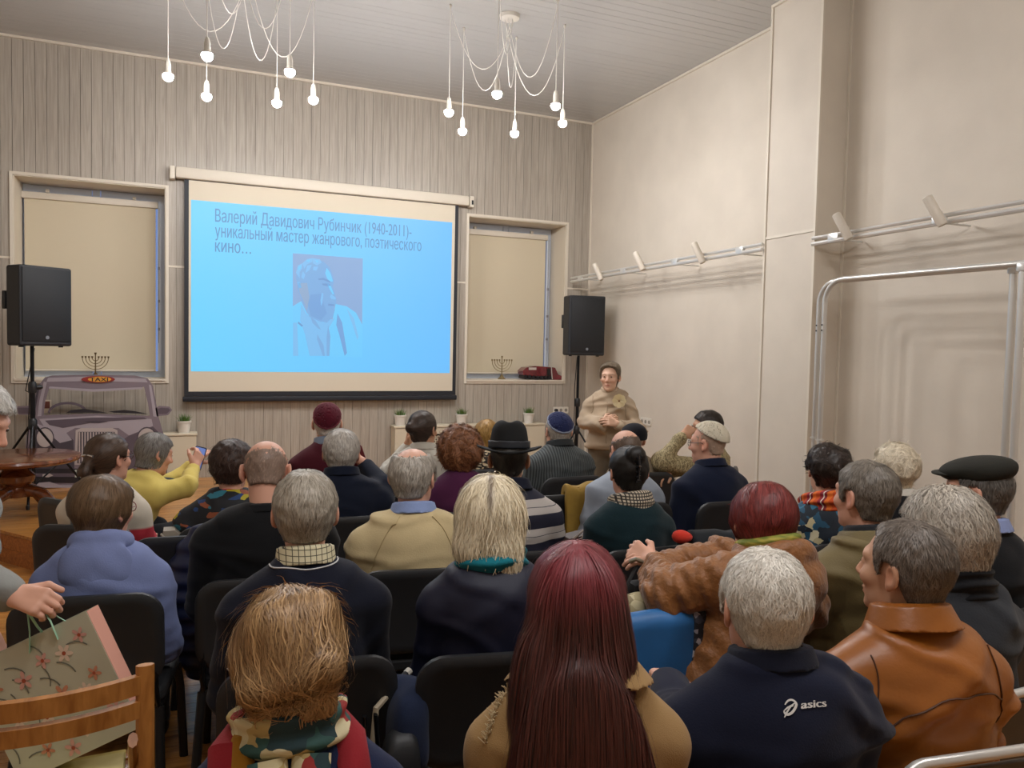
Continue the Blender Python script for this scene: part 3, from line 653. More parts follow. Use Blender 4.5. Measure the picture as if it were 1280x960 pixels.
# ------------------------------------------------------------------ cardboard car: a flat printed standee
YC = 8.53
cc = thing('cardboard_car', 'flat cardboard cut-out of a purple-grey taxi with a red roof sign', 'cut-out', (-0.72, YC, STZ))
def zc(zx, zy): p = aty(zx*0.1875, 430+zy*0.1875, YC); return (p[0]+0.72, p[2]-STZ)
def cpoly(name, pts, m, lay, th=0.0008, par=cc):
    return Geo().prism([zc(*p) for p in pts], th, lambda a, b, d: (a, -0.0015*lay-d, b)).build(name, m, par, smooth=False)
m_c = {k: mat('car_'+k, v, 0.5) for k, v in dict(body='7b6f78', light='a39aa2', dark='463f48', black='231f25', chrome='b3a7a4', mid='5a4f59', lamp='b5aaa6', red='8e2e2a', orange='d99a3a', plate='c9cdbf').items()}
g = Geo()
BB = [[(300, 222), (345, 210), (620, 204), (900, 210), (985, 230), (1005, 262), (960, 285), (930, 292), (620, 306), (400, 290), (330, 285)],
      [(300, 222), (330, 285), (300, 380), (290, 475), (215, 490), (222, 400), (245, 290)], [(985, 230), (1020, 280), (1045, 420), (1058, 490), (1000, 480), (985, 390), (960, 285), (1005, 262)],
      [(110, 415), (195, 412), (235, 430), (240, 470), (120, 472)], [(1035, 430), (1060, 412), (1130, 418), (1148, 440), (1120, 475), (1036, 482)],
      [(215, 490), (290, 475), (640, 465), (1000, 480), (1058, 490), (1090, 600), (1118, 700), (1112, 930), (1000, 958), (300, 958), (168, 930), (165, 760), (175, 620)]]
for P in BB: g.prism([zc(*p) for p in P], 0.014, lambda a, b, d: (a, 0.014-d, b))
bd = g.build('board', m_c['body'], cc, smooth=False)
Geo().box((0.0, 0.03, 0.10), (0.5, 0.025, 0.18)).build('rear_strut', m_c['body'], cc, smooth=False)
cpoly('windscreen_tint', [(330, 283), (620, 302), (945, 288), (950, 300), (620, 318), (325, 296)], m_c['light'], 1)
cpoly('roof_shade', [(320, 226), (620, 216), (970, 232), (985, 256), (620, 246), (310, 252)], m_c['light'], 1)
cpoly('pillar_shade', [(292, 250), (312, 255), (285, 380), (275, 480), (250, 482), (262, 380)], m_c['light'], 1); cpoly('pillar_shade', [(992, 270), (1008, 275), (1034, 420), (1045, 485), (1022, 482), (1012, 400)], m_c['light'], 1)
cpoly('pillar_dark', [(250, 300), (262, 300), (240, 420), (228, 485), (217, 485), (228, 400)], m_c['dark'], 2)
cpoly('bonnet', [(262, 500), (640, 478), (1010, 500), (1020, 545), (860, 610), (790, 560), (500, 560), (430, 600), (300, 560)], m_c['light'], 1)
cpoly('bonnet_dark', [(300, 510), (620, 490), (960, 488), (980, 500), (640, 520), (420, 560), (330, 540)], m_c['mid'], 2)
cpoly('bonnet_vent', [(560, 516), (640, 510), (725, 517), (660, 528), (590, 527)], m_c['dark'], 3)
cpoly('wing', [(230, 540), (300, 560), (430, 600), (490, 640), (495, 830), (200, 830), (185, 700)], m_c['dark'], 1)
cpoly('wing', [(860, 610), (1020, 550), (1070, 600), (1100, 720), (1095, 830), (795, 830), (790, 660)], m_c['mid'], 1)
cpoly('wing_shine', [(240, 530), (330, 560), (440, 590), (480, 640), (400, 660), (330, 600), (250, 575)], m_c['light'], 2)
def ring(cx, cy, r, n=20, sy=1.15): return [(cx+r*math.cos(t), cy+r*sy*math.sin(t)) for t in np.linspace(0, 2*math.pi, n+1)[:-1]]
for cx, cy, r in ((300, 625, 62), (980, 630, 68)):
    cpoly('lamp_ring', ring(cx, cy, r), m_c['dark'], 3); cpoly('lamp_rim', ring(cx, cy, r*0.88), m_c['chrome'], 4); cpoly('lamp_glass', ring(cx, cy, r*0.76), m_c['lamp'], 5)
cpoly('grille_shell', [(505, 575), (540, 560), (750, 560), (783, 575), (790, 805), (498, 805)], m_c['chrome'], 3)
cpoly('grille_field', [(522, 585), (765, 585), (772, 795), (515, 795)], m_c['dark'], 4)
for k in range(13): x = 526+k*18.6; cpoly('grille_bar', [(x, 587), (x+9, 587), (x+9, 793), (x, 793)], m_c['chrome'], 5)
cpoly('bumper', [(175, 830), (1110, 830), (1112, 925), (172, 925)], m_c['black'], 2)
cpoly('bumper_band', [(185, 862), (1105, 862), (1105, 885), (185, 885)], m_c['mid'], 3); cpoly('fog_lamp', [(285, 868), (330, 862), (355, 876), (325, 888), (285, 886)], m_c['chrome'], 4)
cpoly('lower_lip', [(200, 930), (330, 918), (400, 940), (980, 940), (1080, 925), (1000, 958), (300, 958)], m_c['light'], 3)
cpoly('number_plate', [(500, 838), (640, 838), (640, 888), (500, 888)], m_c['plate'], 4)
cpoly('plate_mark', [(512, 846), (545, 846), (560, 862), (545, 880), (512, 880)], mat('car_green', '5f7d72', 0.5), 5)
cpoly('sign_oval', ring(655, 235, 112, 28, 0.20), m_c['red'], 4, 0.006); cpoly('sign_glow', ring(665, 235, 78, 24, 0.23), m_c['orange'], 9)
V, Fc = text_geo('TAXI', 1.0, lambda a, b, d: (a, b, d), bold=0.02)
x0, x1 = min(v[0] for v in V), max(v[0] for v in V); p0, p1 = zc(600, 248), zc(722, 222)
Geo().add([(p0[0]+(v[0]-x0)/(x1-x0)*(p1[0]-p0[0]), -0.0158, p0[1]+v[1]/0.73*(p1[1]-p0[1])) for v in V], Fc).build('sign_lettering', m_c['black'], cc, smooth=False)
def strip(pts, w): # closed ribbon polygon around a polyline
    pts = [np.array(p, float) for p in pts]; L = []; R_ = []
    for i, p in enumerate(pts):
        t = pts[min(i+1, len(pts)-1)]-pts[max(i-1, 0)]; t /= np.linalg.norm(t); nrm = np.array([-t[1], t[0]])*w/2; L.append(tuple(p+nrm)); R_.append(tuple(p-nrm))
    return L+R_[::-1]
g = Geo()
arc = [(325+250*(0.5-0.5*math.cos(t)), 462-68*math.sin(t)) for t in np.linspace(0, math.pi*0.93, 14)]
for a, b in zip(arc[:-1], arc[1:]): g.prism([zc(*p) for p in strip([a, b], 16)], 0.012, lambda x, z, d: (x, 0.013-d, z))
g.build('steering_wheel', m_c['mid'], cc, smooth=False)
for P in ([(440, 460), (470, 442), (560, 432), (660, 448), (720, 462), (600, 458)], [(725, 450), (830, 440), (900, 448), (985, 466), (880, 462), (760, 458)]):
    Geo().prism([zc(*p) for p in P], 0.014, lambda a, b, d: (a, 0.012-d, b)).build('wiper', m_c['black'], cc, smooth=False)
cpoly('mirror_glass', [(1050, 432), (1075, 424), (1125, 428), (1135, 442), (1112, 465), (1052, 468)], m_c['mid'], 1); cpoly('mirror_glass', [(118, 425), (190, 424), (220, 440), (222, 462), (125, 464)], m_c['mid'], 1)
tag(Geo().box((0, 0, 0), (0.10, 0.004, 0.13)).build('photo_print', mat('photo_paper', 'cfc2b0', 0.5), None, smooth=False), 'small photo print fixed to the wall seen through the car windscreen', 'photo')
o = bpy.data.objects['photo_print']; p = aty(57, 508, YF-0.004); o.location = tuple(p)
Geo().box((0, -0.003, 0.015), (0.075, 0.002, 0.07)).build('picture', mat('photo_brown', '6e3b30', 0.5), o, smooth=False)

# ------------------------------------------------------------------ round pedestal table on the stage
m_mah = wood('mahogany', '7a4424', '4c2410', stretch=(3, 12, 3), rough=0.22, coat=0.5, scale=3)
tb = thing('pedestal_table', 'low round mahogany pedestal table on the stage at the left', 'table', (-1.27, 7.30, STZ))
Geo().lathe([(0.0, 0.455), (0.30, 0.455), (0.31, 0.44), (0.44, 0.44), (0.462, 0.452), (0.468, 0.468), (0.462, 0.486), (0.44, 0.494), (0.0, 0.494)], n=48).build('tabletop', m_mah, tb, angle=30)
Geo().lathe([(0.07, 0.15), (0.10, 0.16), (0.11, 0.20), (0.085, 0.235), (0.13, 0.28), (0.14, 0.33), (0.10, 0.37), (0.085, 0.40), (0.15, 0.445), (0.16, 0.455)], n=24).build('pedestal', m_mah, tb, angle=30)
for k in range(4):
    a = math.radians(-22+90*k); c, s = math.cos(a), math.sin(a)
    pts = [(0.03, 0.20), (0.13, 0.205), (0.22, 0.18), (0.29, 0.11), (0.35, 0.045), (0.40, 0.03)]
    Geo().tube([(c*q, s*q, z) for q, z in pts], [0.055, 0.05, 0.045, 0.04, 0.034, 0.028], n=10, flat=(0.8, 1)).build('leg', m_mah, tb)

# glass side table and tumbler
gt_ = thing('glass_side_table', 'small round glass side table beside the seated man in the patterned shirt', 'table', (3.62, 5.35, 0))
Geo().lathe([(0.0, 0.715), (0.30, 0.715), (0.305, 0.72), (0.30, 0.727), (0.0, 0.727)], n=36).build('glass_top', mat('table_glass', 'cfe0d8', 0.04, trans=0.9), gt_)
for k in range(3): a = 2.1*k+0.4; Geo().tube([(0.22*math.cos(a), 0.22*math.sin(a), 0.715), (0.24*math.cos(a), 0.24*math.sin(a), 0.0)], 0.016, n=10).build('leg', m_pipe, gt_)
Geo().tube([(0.23*math.cos(t), 0.23*math.sin(t), 0.2) for t in np.linspace(0, 6.283, 25)[:-1]], 0.01, n=6, closed=True).build('ring_shelf', m_pipe, gt_)
tm = Geo().lathe([(0.0, 0.004), (0.028, 0.0), (0.034, 0.12), (0.031, 0.12), (0.026, 0.008), (0.0, 0.008)], n=18).build('tumbler', mat('clear_glass', 'ffffff', 0.02, trans=1.0)); tm.location = (3.55, 5.25, 0.727); tag(tm, 'clear glass tumbler standing on the glass side table', 'glass')
# ================================================================== people: bodies as one skin surface, clothes and hair over it
f4 = np.float32
def A(*v): return np.array(v, f4)
def rc(P, a, b, ra, rb):
    a = np.asarray(a, f4); ba = np.asarray(b, f4)-a; pa = P-a
    h = np.clip(pa @ ba/max(float(ba @ ba), 1e-9), 0, 1)
    q = pa-h[:, None]*ba
    return np.sqrt(np.einsum('ij,ij->i', q, q))-(ra+(rb-ra)*h)
def ell(P, c, r, B=None):
    q = P-np.asarray(c, f4)
    if B is not None: q = q @ B.T
    r = np.asarray(r, f4); q = q/r
    k0 = np.sqrt(np.einsum('ij,ij->i', q, q)); q = q/r
    k1 = np.sqrt(np.einsum('ij,ij->i', q, q))
    return k0*(k0-1)/np.maximum(k1, 1e-6)
def smin(a, b, k):
    h = np.clip(0.5+0.5*(b-a)/k, 0, 1); return b+(a-b)*h-k*h*(1-h)
def smax(a, b, k): return -smin(-a, -b, k)
_o = np.array([(i, j, k) for i in range(4) for j in range(4) for k in range(4)], f4)
CE = [((0,0,0),(1,0,0)),((0,1,0),(1,1,0)),((0,0,1),(1,0,1)),((0,1,1),(1,1,1)),((0,0,0),(0,1,0)),((1,0,0),(1,1,0)),((0,0,1),(0,1,1)),((1,0,1),(1,1,1)),((0,0,0),(0,0,1)),((1,0,0),(1,0,1)),((0,1,0),(0,1,1)),((1,1,0),(1,1,1))]
def sdf_mesh(fn, lo, hi, h):
    lo = np.asarray(lo, f4); hi = np.asarray(hi, f4)
    nb = np.maximum(1, np.ceil((hi-lo)/(4*h)).astype(int)+1)
    I = np.stack(np.meshgrid(*[np.arange(k) for k in nb], indexing='ij'), -1).reshape(-1, 3).astype(f4)
    dc = fn(lo+(I*4+1.5)*h).astype(f4)
    act = np.abs(dc) < 4*h*1.7
    V = np.repeat(dc[:, None], 64, 1)
    pts = (lo+(I[act][:, None, :]*4+_o[None])*h).reshape(-1, 3).astype(f4)
    V[act] = fn(pts).reshape(-1, 64)
    V = V.reshape(nb[0], nb[1], nb[2], 4, 4, 4).transpose(0, 3, 1, 4, 2, 5).reshape(nb[0]*4, nb[1]*4, nb[2]*4)
    n = np.array(V.shape)-1; s = V < 0
    def c(k, a=V): return a[k[0]:k[0]+n[0], k[1]:k[1]+n[1], k[2]:k[2]+n[2]]
    cnt = np.zeros(n, np.int8)
    for k in ((0,0,0),(1,0,0),(0,1,0),(0,0,1),(1,1,0),(1,0,1),(0,1,1),(1,1,1)): cnt += c(k, s)
    ac = (cnt > 0) & (cnt < 8); idx = np.full(n, -1, np.int32); ids = np.argwhere(ac); idx[ac] = np.arange(len(ids), dtype=np.int32)
    pos = np.zeros((len(ids), 3), f4); w = np.zeros(len(ids), f4)
    for a, b in CE:
        va = c(a)[ac]; vb = c(b)[ac]; cr = (va < 0) != (vb < 0); t = np.where(cr, va/np.where(cr, va-vb, 1), 0)
        pos += (A(*a)+t[:, None]*(A(*b)-A(*a)))*cr[:, None]; w += cr
    pos = lo+(ids+pos/w[:, None])*h
    Q = []
    for ax in range(3):
        sa = [slice(None)]*3; sb = [slice(None)]*3; sa[ax] = slice(0, -1); sb[ax] = slice(1, None)
        d = s[tuple(sa)].astype(np.int8)-s[tuple(sb)].astype(np.int8)
        o1, o2 = [(1, 2), (2, 0), (0, 1)][ax]
        m = d != 0
        for o in (o1, o2):
            q = [slice(None)]*3; q[o] = 0; m[tuple(q)] = False; q[o] = -1; m[tuple(q)] = False
        e = np.argwhere(m)
        if not len(e): continue
        sg = d[m]
        e1 = np.zeros(3, int); e1[o1] = 1; e2 = np.zeros(3, int); e2[o2] = 1
        f = lambda x: idx[x[:, 0], x[:, 1], x[:, 2]]
        q = np.stack([f(e-e1-e2), f(e-e2), f(e), f(e-e1)], 1)
        q[sg < 0] = q[sg < 0][:, ::-1]; Q.append(q)
    Q = np.concatenate(Q); Q = Q[(Q >= 0).all(1)]
    return pos, Q
def joinVQ(parts):
    V = []; Q = []; b = 0
    for v, q in parts: V.append(v); Q.append(q+b); b += len(v)
    return np.concatenate(V), np.concatenate(Q)
def heading(a):
    a = math.radians(a); return A(math.cos(a), -math.sin(a), 0), A(math.sin(a), math.cos(a), 0), A(0, 0, 1)
NT = np.random.default_rng(3).uniform(-1, 1, (32, 32, 32)).astype(f4)
def noise3(P, s, seed=0):
    q = P*(s/2.6)+np.array([seed*1.73, seed*0.91, seed*2.37], f4) % 31; i = np.floor(q).astype(np.int32); t = q-i; t = t*t*(3-2*t)
    a = i & 31; b = (i+1) & 31; o = 0
    for dx in (0, 1):
        X = b[:, 0] if dx else a[:, 0]; wx = t[:, 0] if dx else 1-t[:, 0]
        for dy in (0, 1):
            Y = b[:, 1] if dy else a[:, 1]; wy = t[:, 1] if dy else 1-t[:, 1]
            for dz in (0, 1):
                Z = b[:, 2] if dz else a[:, 2]; wz = t[:, 2] if dz else 1-t[:, 2]
                o = o+NT[X, Y, Z]*wx*wy*wz
    return o

# ---- head, in its own frame: x to the person's right, y forward, z up, origin between the ears
def skull(p):
    return smin(ell(p, (0, -0.012, 0.032), (0.077, 0.097, 0.085)), ell(p, (0, 0.026, -0.030), (0.062, 0.067, 0.085)), 0.035)
def head_sdf(p, face=True, fat=1.0):
    d = skull(p)
    d = smin(d, ell(p, (0, 0.030, -0.076), (0.052*fat, 0.052, 0.045)), 0.03)
    d = smin(d, ell(p, (0, 0.079, -0.100), (0.022, 0.018, 0.016)), 0.022)
    x = np.abs(p[:, 0]); m = np.stack([x, p[:, 1], p[:, 2]], 1)
    d = smin(d, ell(m, (0.040, 0.062, -0.022), (0.026, 0.026, 0.022)), 0.02)
    d = smin(d, rc(m, (0.008, 0.088, 0.032), (0.046, 0.072, 0.030), 0.010, 0.009), 0.018)
    d = smax(d, -ell(m, (0.031, 0.099, 0.010), (0.019, 0.017, 0.012)), 0.014)
    d = smin(d, ell(m, (0.031, 0.0795, 0.010), (0.0145, 0.0135, 0.0125)), 0.004)
    d = smin(d, rc(p, (0, 0.090, 0.018), (0, 0.113, -0.024), 0.008, 0.0125), 0.014)
    d = smin(d, ell(m, (0.011, 0.101, -0.029), (0.009, 0.012, 0.008)), 0.008)
    d = smin(d, ell(p, (0, 0.088, -0.061), (0.024, 0.014, 0.006)), 0.010)
    d = smin(d, ell(p, (0, 0.088, -0.072), (0.021, 0.014, 0.007)), 0.008)
    d = smax(d, -ell(p, (0, 0.104, -0.0665), (0.024, 0.012, 0.0022)), 0.004)
    # ears
    t = 0.30; e = A(0.078, -0.012, -0.004); q = m-e
    ex = np.stack([q[:, 0]*math.cos(t)+q[:, 1]*math.sin(t), -q[:, 0]*math.sin(t)+q[:, 1]*math.cos(t), q[:, 2]], 1)
    ear = ell(ex, (0.006, -0.006, 0.004), (0.008, 0.021, 0.033))
    ear = smax(ear, -ell(ex, (0.013, -0.002, 0.006), (0.007, 0.012, 0.020)), 0.006)
    ear = smin(ear, ell(ex, (0.004, 0.006, -0.024), (0.006, 0.009, 0.012)), 0.008)
    return smin(d, ear, 0.008)
ZH = dict(
    short=([-.13, -.045, -.034, -.026, -.010, .012, .020, .034, .040, .055, .085], [-.062, -.062, -.050, .000, .034, .034, -.012, -.004, .036, .060, .078]),
    high=([-.13, -.045, -.034, -.026, -.010, .012, .020, .030, .036, .045, .085], [-.066, -.066, -.045, .000, .036, .036, .000, .010, .045, .085, .120]),
    cropbob=([-.13, -.01, .010, .026, .034, .044, .060, .085], [-.062, -.062, -.05, -.050, .000, .045, .066, .078]),
    bob=([-.13, .010, .026, .034, .044, .060, .085], [-.088, -.088, -.075, .000, .045, .066, .078]),
    updo=([-.13, -.040, -.030, -.010, .012, .024, .036, .050, .085], [-.072, -.068, -.040, .020, .022, -.005, .020, .055, .075]),
    full=([-.13, .030, .036, .044, .060, .085], [-.50, -.50, -.10, .030, .055, .066]))
def hair_fn(style, t=0.014, bald=None, extra=None, top=0.0, back=0.0, lump=0.0, lsc=60.0, seed=0):
    ys, zs = ZH[style]
    def fn(p):
        tk = np.clip((p[:, 2]+0.072)/0.06, 0.22, 1)
        d = smin(skull(p), rc(p, (0, -0.030, -0.03), (0, -0.040, -0.14), 0.054, 0.052), 0.03)-(t*tk+top*np.clip((p[:, 2]-0.02)/0.08, 0, 1)+back*np.clip((-p[:, 1]-0.01)/0.08, 0, 1))
        if lump: d = d+noise3(p, lsc, seed)*lump
        if extra is not None: d = extra(p, d)
        zh = np.interp(p[:, 1], ys, zs).astype(f4)
        d = smax(d, (zh-p[:, 2])*0.75, 0.008)
        if bald is not None: d = smax(d, -ell(p, bald[0], bald[1]), 0.010)
        return d
    return fn
def grad(fn, p, e=0.002):
    g = np.stack([fn(p+A(e, 0, 0))-fn(p-A(e, 0, 0)), fn(p+A(0, e, 0))-fn(p-A(0, e, 0)), fn(p+A(0, 0, e))-fn(p-A(0, 0, e))], 1)
    return g/np.maximum(np.linalg.norm(g, axis=1, keepdims=True), 1e-6)
def strands(fn, seeds, dirf, L, seg, wid, lift, r, jit=0.25, wave=0.0, fly=0.0):
    N = len(seeds); p = seeds.copy(); pts = []; sd = []
    J = r.normal(size=(N, 3)).astype(f4)*jit; Ls = (L*r.uniform(0.6, 1.2, N)).astype(f4)[:, None]
    lf = (lift*r.uniform(0.2, 1.0, N)).astype(f4)
    if fly: lf = lf+(r.random(N) < 0.04)*r.uniform(0, fly, N).astype(f4)
    ph = r.uniform(0, 6.28, N).astype(f4)
    for k in range(seg+1):
        v = fn(p); g = grad(fn, p)
        p = p-g*np.clip(v-lf*(0.25+0.75*k/seg)-0.0008, -0.012, 0.012)[:, None]
        d = dirf(p)+J
        if wave: d = d+np.cross(g, d)*(np.sin(ph+k*1.6)*wave)[:, None]
        d = d-g*np.einsum('ij,ij->i', d, g)[:, None]; d /= np.maximum(np.linalg.norm(d, axis=1, keepdims=True), 1e-6)
        pts.append(p.copy()); sd.append(np.cross(d, g))
        p = p+d*Ls/seg
    far = np.zeros(N, bool)
    for q in pts: far |= np.abs(fn(q)) > 0.045
    V = np.zeros((N, seg+1, 2, 3), f4)
    for k in range(seg+1): pts[k][far] = pts[0][far]
    for k in range(seg+1):
        ww = wid*(1-0.75*(k/seg)**2); V[:, k, 0] = pts[k]-sd[k]*ww; V[:, k, 1] = pts[k]+sd[k]*ww
    b = (np.arange(N)*(seg+1)*2)[:, None, None]; k = np.arange(seg)[None, :, None]*2
    Q = (b+k+np.array([0, 1, 3, 2])[None, None]).reshape(-1, 4)
    return V.reshape(-1, 3), Q
# ---- hands
def hand_sdf(P, wr, fw, nr, side, curl=0.5, spread=0.1, thumb=0.6):
    """fw: direction of the fingers, nr: out of the back of the hand, side +1: thumb on local +x"""
    fw = fw/np.linalg.norm(fw); nr = nr-fw*(nr @ fw); nr = nr/np.linalg.norm(nr); x = np.cross(fw, nr)*side
    p = np.stack([(P-wr) @ x, (P-wr) @ fw, (P-wr) @ nr], 1)
    d = rc(p, (0, -0.02, 0), (0, 0.01, 0), 0.025, 0.027)
    bx = [0.029, 0.010, -0.010, -0.028]
    for b in bx: d = smin(d, rc(p, (b*0.55, 0.012, 0), (b, 0.085, 0.002), 0.016, 0.0125), 0.012)
    Ls = [0.072, 0.080, 0.074, 0.058]
    fg = None
    for b, L, y0 in zip(bx, Ls, [0.088, 0.092, 0.088, 0.080]):
        a = A(b, y0, 0.0); an = 0.15
        for q, fr in enumerate((0.45, 0.31, 0.24)):
            an += curl*(0.9 if q else 0.7); e = a+A(b*spread*3*fr, math.cos(an), -math.sin(an))*L*fr
            c = rc(p, a, e, 0.0098-0.0010*q, 0.0092-0.0012*q); fg = c if fg is None else np.minimum(fg, c); a = e
    d = smin(d, fg, 0.006)
    a = A(0.026, 0.022, -0.008); e = a+A(0.024+0.012*thumb, 0.034, -0.012); e2 = e+A(0.006*thumb, 0.030, -0.010-0.012*curl)
    d = smin(d, rc(p, a, e, 0.016, 0.0115), 0.012); d = smin(d, rc(p, e, e2, 0.0112, 0.0085), 0.005)
    return d
SKIN = mat('skin', 'ffffff', 0.5, attr=True, bump=0.08, bscale=120, spec=0.4)
HAIR = mat('hair_strands', 'ffffff', 0.48, attr=True, spec=0.45)
EYEM = mat('eye_white', 'c2b4a6', 0.25); IRIS = mat('eye_iris', '3b2a1e', 0.15); 
SHOE = mat('dark_shoe', '1d1a19', 0.45); FRAME = mat('spectacle_frame', '2a2220', 0.35)
def fabric(name, c, bump=0.35, sc=260, rough=0.9, sheen=0.08, var=0.12): return mat(name, c, rough, bump=bump, bscale=sc, sheen=sheen, var=var, vscale=5, spec=0.25)
DN = fabric('dark_trousers', '1f2126'); 
PEOPLE = {}
def person(key, label, head, a=0, pitch=0, roll=0, ab=None, S=1.0, skin=(196, 150, 122), fat=1.0, sb=0.185, bulk=1.0, bw=1.0, slv=1.0,
           top=None, topname='sweater', folds=0.006, collar=None, lean=0.03, hf=0.045, drop=0.0, neck=0.0, side=0.0, toph=0.122, hair=None, hat=None, arms=None, hands=None,
           stand=False, legm=None, zfloor=0.0, vox=None, sh_up=0.0, extra=None, glasses=None, chair=True, hipz=0.555, dist=None, twist=0.0, vcol=None, group='seated audience', shoe=None, hem=None):
    px, py, D = head; ab = a if ab is None else ab
    tp = at(px, py, D); Hr, Hf, Hu = heading(a)
    cp, sp = math.cos(math.radians(pitch)), math.sin(math.radians(pitch)); Hf, Hu = Hf*cp-Hu*sp, Hu*cp+Hf*sp
    cr, sr = math.cos(math.radians(roll)), math.sin(math.radians(roll)); Hr, Hu = Hr*cr-Hu*sr, Hu*cr+Hr*sr
    HB = np.stack([Hr, Hf, Hu]).astype(f4); Hc = (tp-Hu*toph*S).astype(f4)
    R, F, U = heading(ab)
    NB = Hc-U*(0.118+neck)*S-F*hf; sb = sb*0.88; SM = NB-U*(0.090+drop)
    HM = SM+F*lean+R*side; HM[2] = hipz+zfloor if not stand else zfloor+0.90*S
    spine = SM-HM; spine = spine/np.linalg.norm(spine); Fs = F-spine*(F @ spine); Fs /= np.linalg.norm(Fs); Rs = np.cross(Fs, spine)
    TB = np.stack([Rs, Fs, spine]).astype(f4)
    sh = {s: SM+Rs*s*(sb-0.018)-spine*(0.048-sh_up) for s in (-1, 1)}
    el = {}; wr = {}; hd = {}
    for s in (-1, 1):
        if arms and s in arms: el[s], wr[s] = [np.asarray(v, f4) for v in arms[s]]
        elif stand: el[s] = sh[s]-U*0.28+R*s*0.05; wr[s] = el[s]-U*0.24+F*0.06
        else:
            el[s] = sh[s]+R*s*0.030*bulk-U*0.255+F*0.045; wr[s] = el[s]+F*0.20-R*s*0.10-U*0.02
            if wr[s][2] < hipz+zfloor+0.10: wr[s][2] = hipz+zfloor+0.10
        if hands and s in hands: hd[s] = hands[s]
        else: hd[s] = dict(fw=wr[s]-el[s]+F*0.12-U*0.08, nr=U*1.0, curl=0.35)
    dd = D if dist is None else dist
    hv = (0.0046 if dd < 2 else 0.0054 if dd < 3 else 0.0064 if dd < 4.2 else 0.0070); cv = (0.009 if dd < 2.6 else 0.011 if dd < 4 else 0.013)
    base = np.array([HM[0], HM[1], zfloor], f4)
    root = thing('person', label, 'person', base, group=group if not stand else None)
    off_ = base
    # --- torso volume
    def torso(P, g=0.0):
        d = ell(P, SM*0.70+HM*0.30+Fs*0.008, (sb*0.93+g, 0.122*bulk+g, 0.21+g), TB)
        d = smin(d, ell(P, SM*0.88+HM*0.12-Fs*0.022, (sb*0.80+g, 0.092*bulk+g, 0.12+g), TB), 0.05)
        d = smin(d, ell(P, SM*0.33+HM*0.67+Fs*0.015*bw, (sb*0.86*bw+g, 0.138*bulk*bw+g, 0.20+g), TB), 0.07)
        d = smin(d, ell(P, HM, (0.178*bw+g, 0.152+g, 0.14+g), TB), 0.06)
        for s in (-1, 1):
            d = smin(d, rc(P, SM+Rs*s*0.05, sh[s], 0.075+g, 0.060*(0.5+0.5*slv)+g), 0.05)
            d = smin(d, rc(P, NB-U*0.038, SM+Rs*s*sb*0.62-spine*0.018, 0.050+g, 0.060+g), 0.045)
        return d
    def sleeves(P, g=0.0, ex=0.0):
        d = None
        for s in (-1, 1):
            c = smin(rc(P, sh[s], el[s], 0.060*slv+g, 0.050*slv+g), rc(P, el[s], wr[s]+(wr[s]-el[s])*ex, 0.050*slv+g, 0.035*slv+g), 0.03)
            d = c if d is None else np.minimum(d, c)
        return d
    fs = abs(hash(key)) % 1000 if False else sum(ord(c)*7 for c in key) % 997
    def topf(P):
        d = smin(torso(P, 0.006), sleeves(P, 0.004), 0.022)
        if folds:
            q = P-SM; l = q @ Rs; z = q @ spine; w1 = noise3(P, 14, fs)*0.05
            d = d+noise3(P, 16, fs+1)*folds*0.8
            for kx, kz, ph in ((9, 24, 0.3), (-11, 20, 1.9), (3, 34, 4.1)):   # soft slanting creases
                wv = np.sin((l+w1)*kx*1.5+(z+w1)*kz*1.2+ph); d = d-np.clip(wv, 0, 1)**3*folds*1.5*np.clip(0.5+noise3(P, 9, fs+int(ph*3)), 0, 1)
            for s in (-1, 1):                        # creases around the elbow and armpit
                r_ = np.linalg.norm(P-el[s], axis=1); d = d+np.sin((P-el[s]) @ (sh[s]-el[s])*520)*folds*0.6*np.exp(-(r_/0.085)**2)
        if extra is not None: d = extra(P, d, locals_)
        nk = rc(P, NB-U*0.06+F*0.012, NB+U*0.16+F*0.03, 0.056*S, 0.060*S)
        d = smax(d, -nk, 0.012)
        if not stand: d = smax(d, (zfloor+0.468)-P[:, 2], 0.012)
        if hem is not None: d = smax(d, hem-P[:, 2], 0.01)
        return d
    locals_ = dict(SM=SM, HM=HM, NB=NB, R=Rs, F=Fs, U=spine, sh=sh, el=el, wr=wr, sb=sb)
    pts = np.array([SM, HM, NB]+[v for q in (sh, el, wr) for v in q.values()])
    lo = pts.min(0)-0.21; hi = pts.max(0)+0.21; lo[2] = max(lo[2], HM[2]-0.17 if not stand else HM[2]-0.2)
    V, Q = sdf_mesh(topf, lo, hi, cv); me = mesh_np(topname, V-off_, Q); link(topname, me, top, root)
    if vcol is not None: setcol(me, vcol(V, locals_))
    # --- trousers, shoes
    hip = {s: HM+R*s*0.085 for s in (-1, 1)}; kn = {}; an = {}
    for s in (-1, 1):
        if stand: kn[s] = HM+R*s*0.09-U*0.43*S+F*0.03; an[s] = A(*(HM+R*s*0.09-F*0.02)); an[s][2] = zfloor+0.09
        else: kn[s] = HM+F*0.42*S+R*s*0.10; kn[s][2] = zfloor+0.535; an[s] = kn[s]+F*0.02; an[s][2] = zfloor+0.09
    def legs(P, g=0.0):
        d = ell(P, HM-(U*0.03 if stand else 0), (0.165*bw+g, 0.14+g, 0.11 if stand else 0.086), TB)
        for s in (-1, 1):
            c = smin(rc(P, hip[s], kn[s], 0.086+g, 0.066+g), rc(P, kn[s], an[s], 0.064+g, 0.050+g), 0.04); d = smin(d, c, 0.03)
        return d
    pts = np.array([HM]+list(kn.values())+list(an.values())); lo = pts.min(0)-0.19; hi = pts.max(0)+0.19; lo[2] = zfloor+0.045; hi[2] = HM[2]+0.13
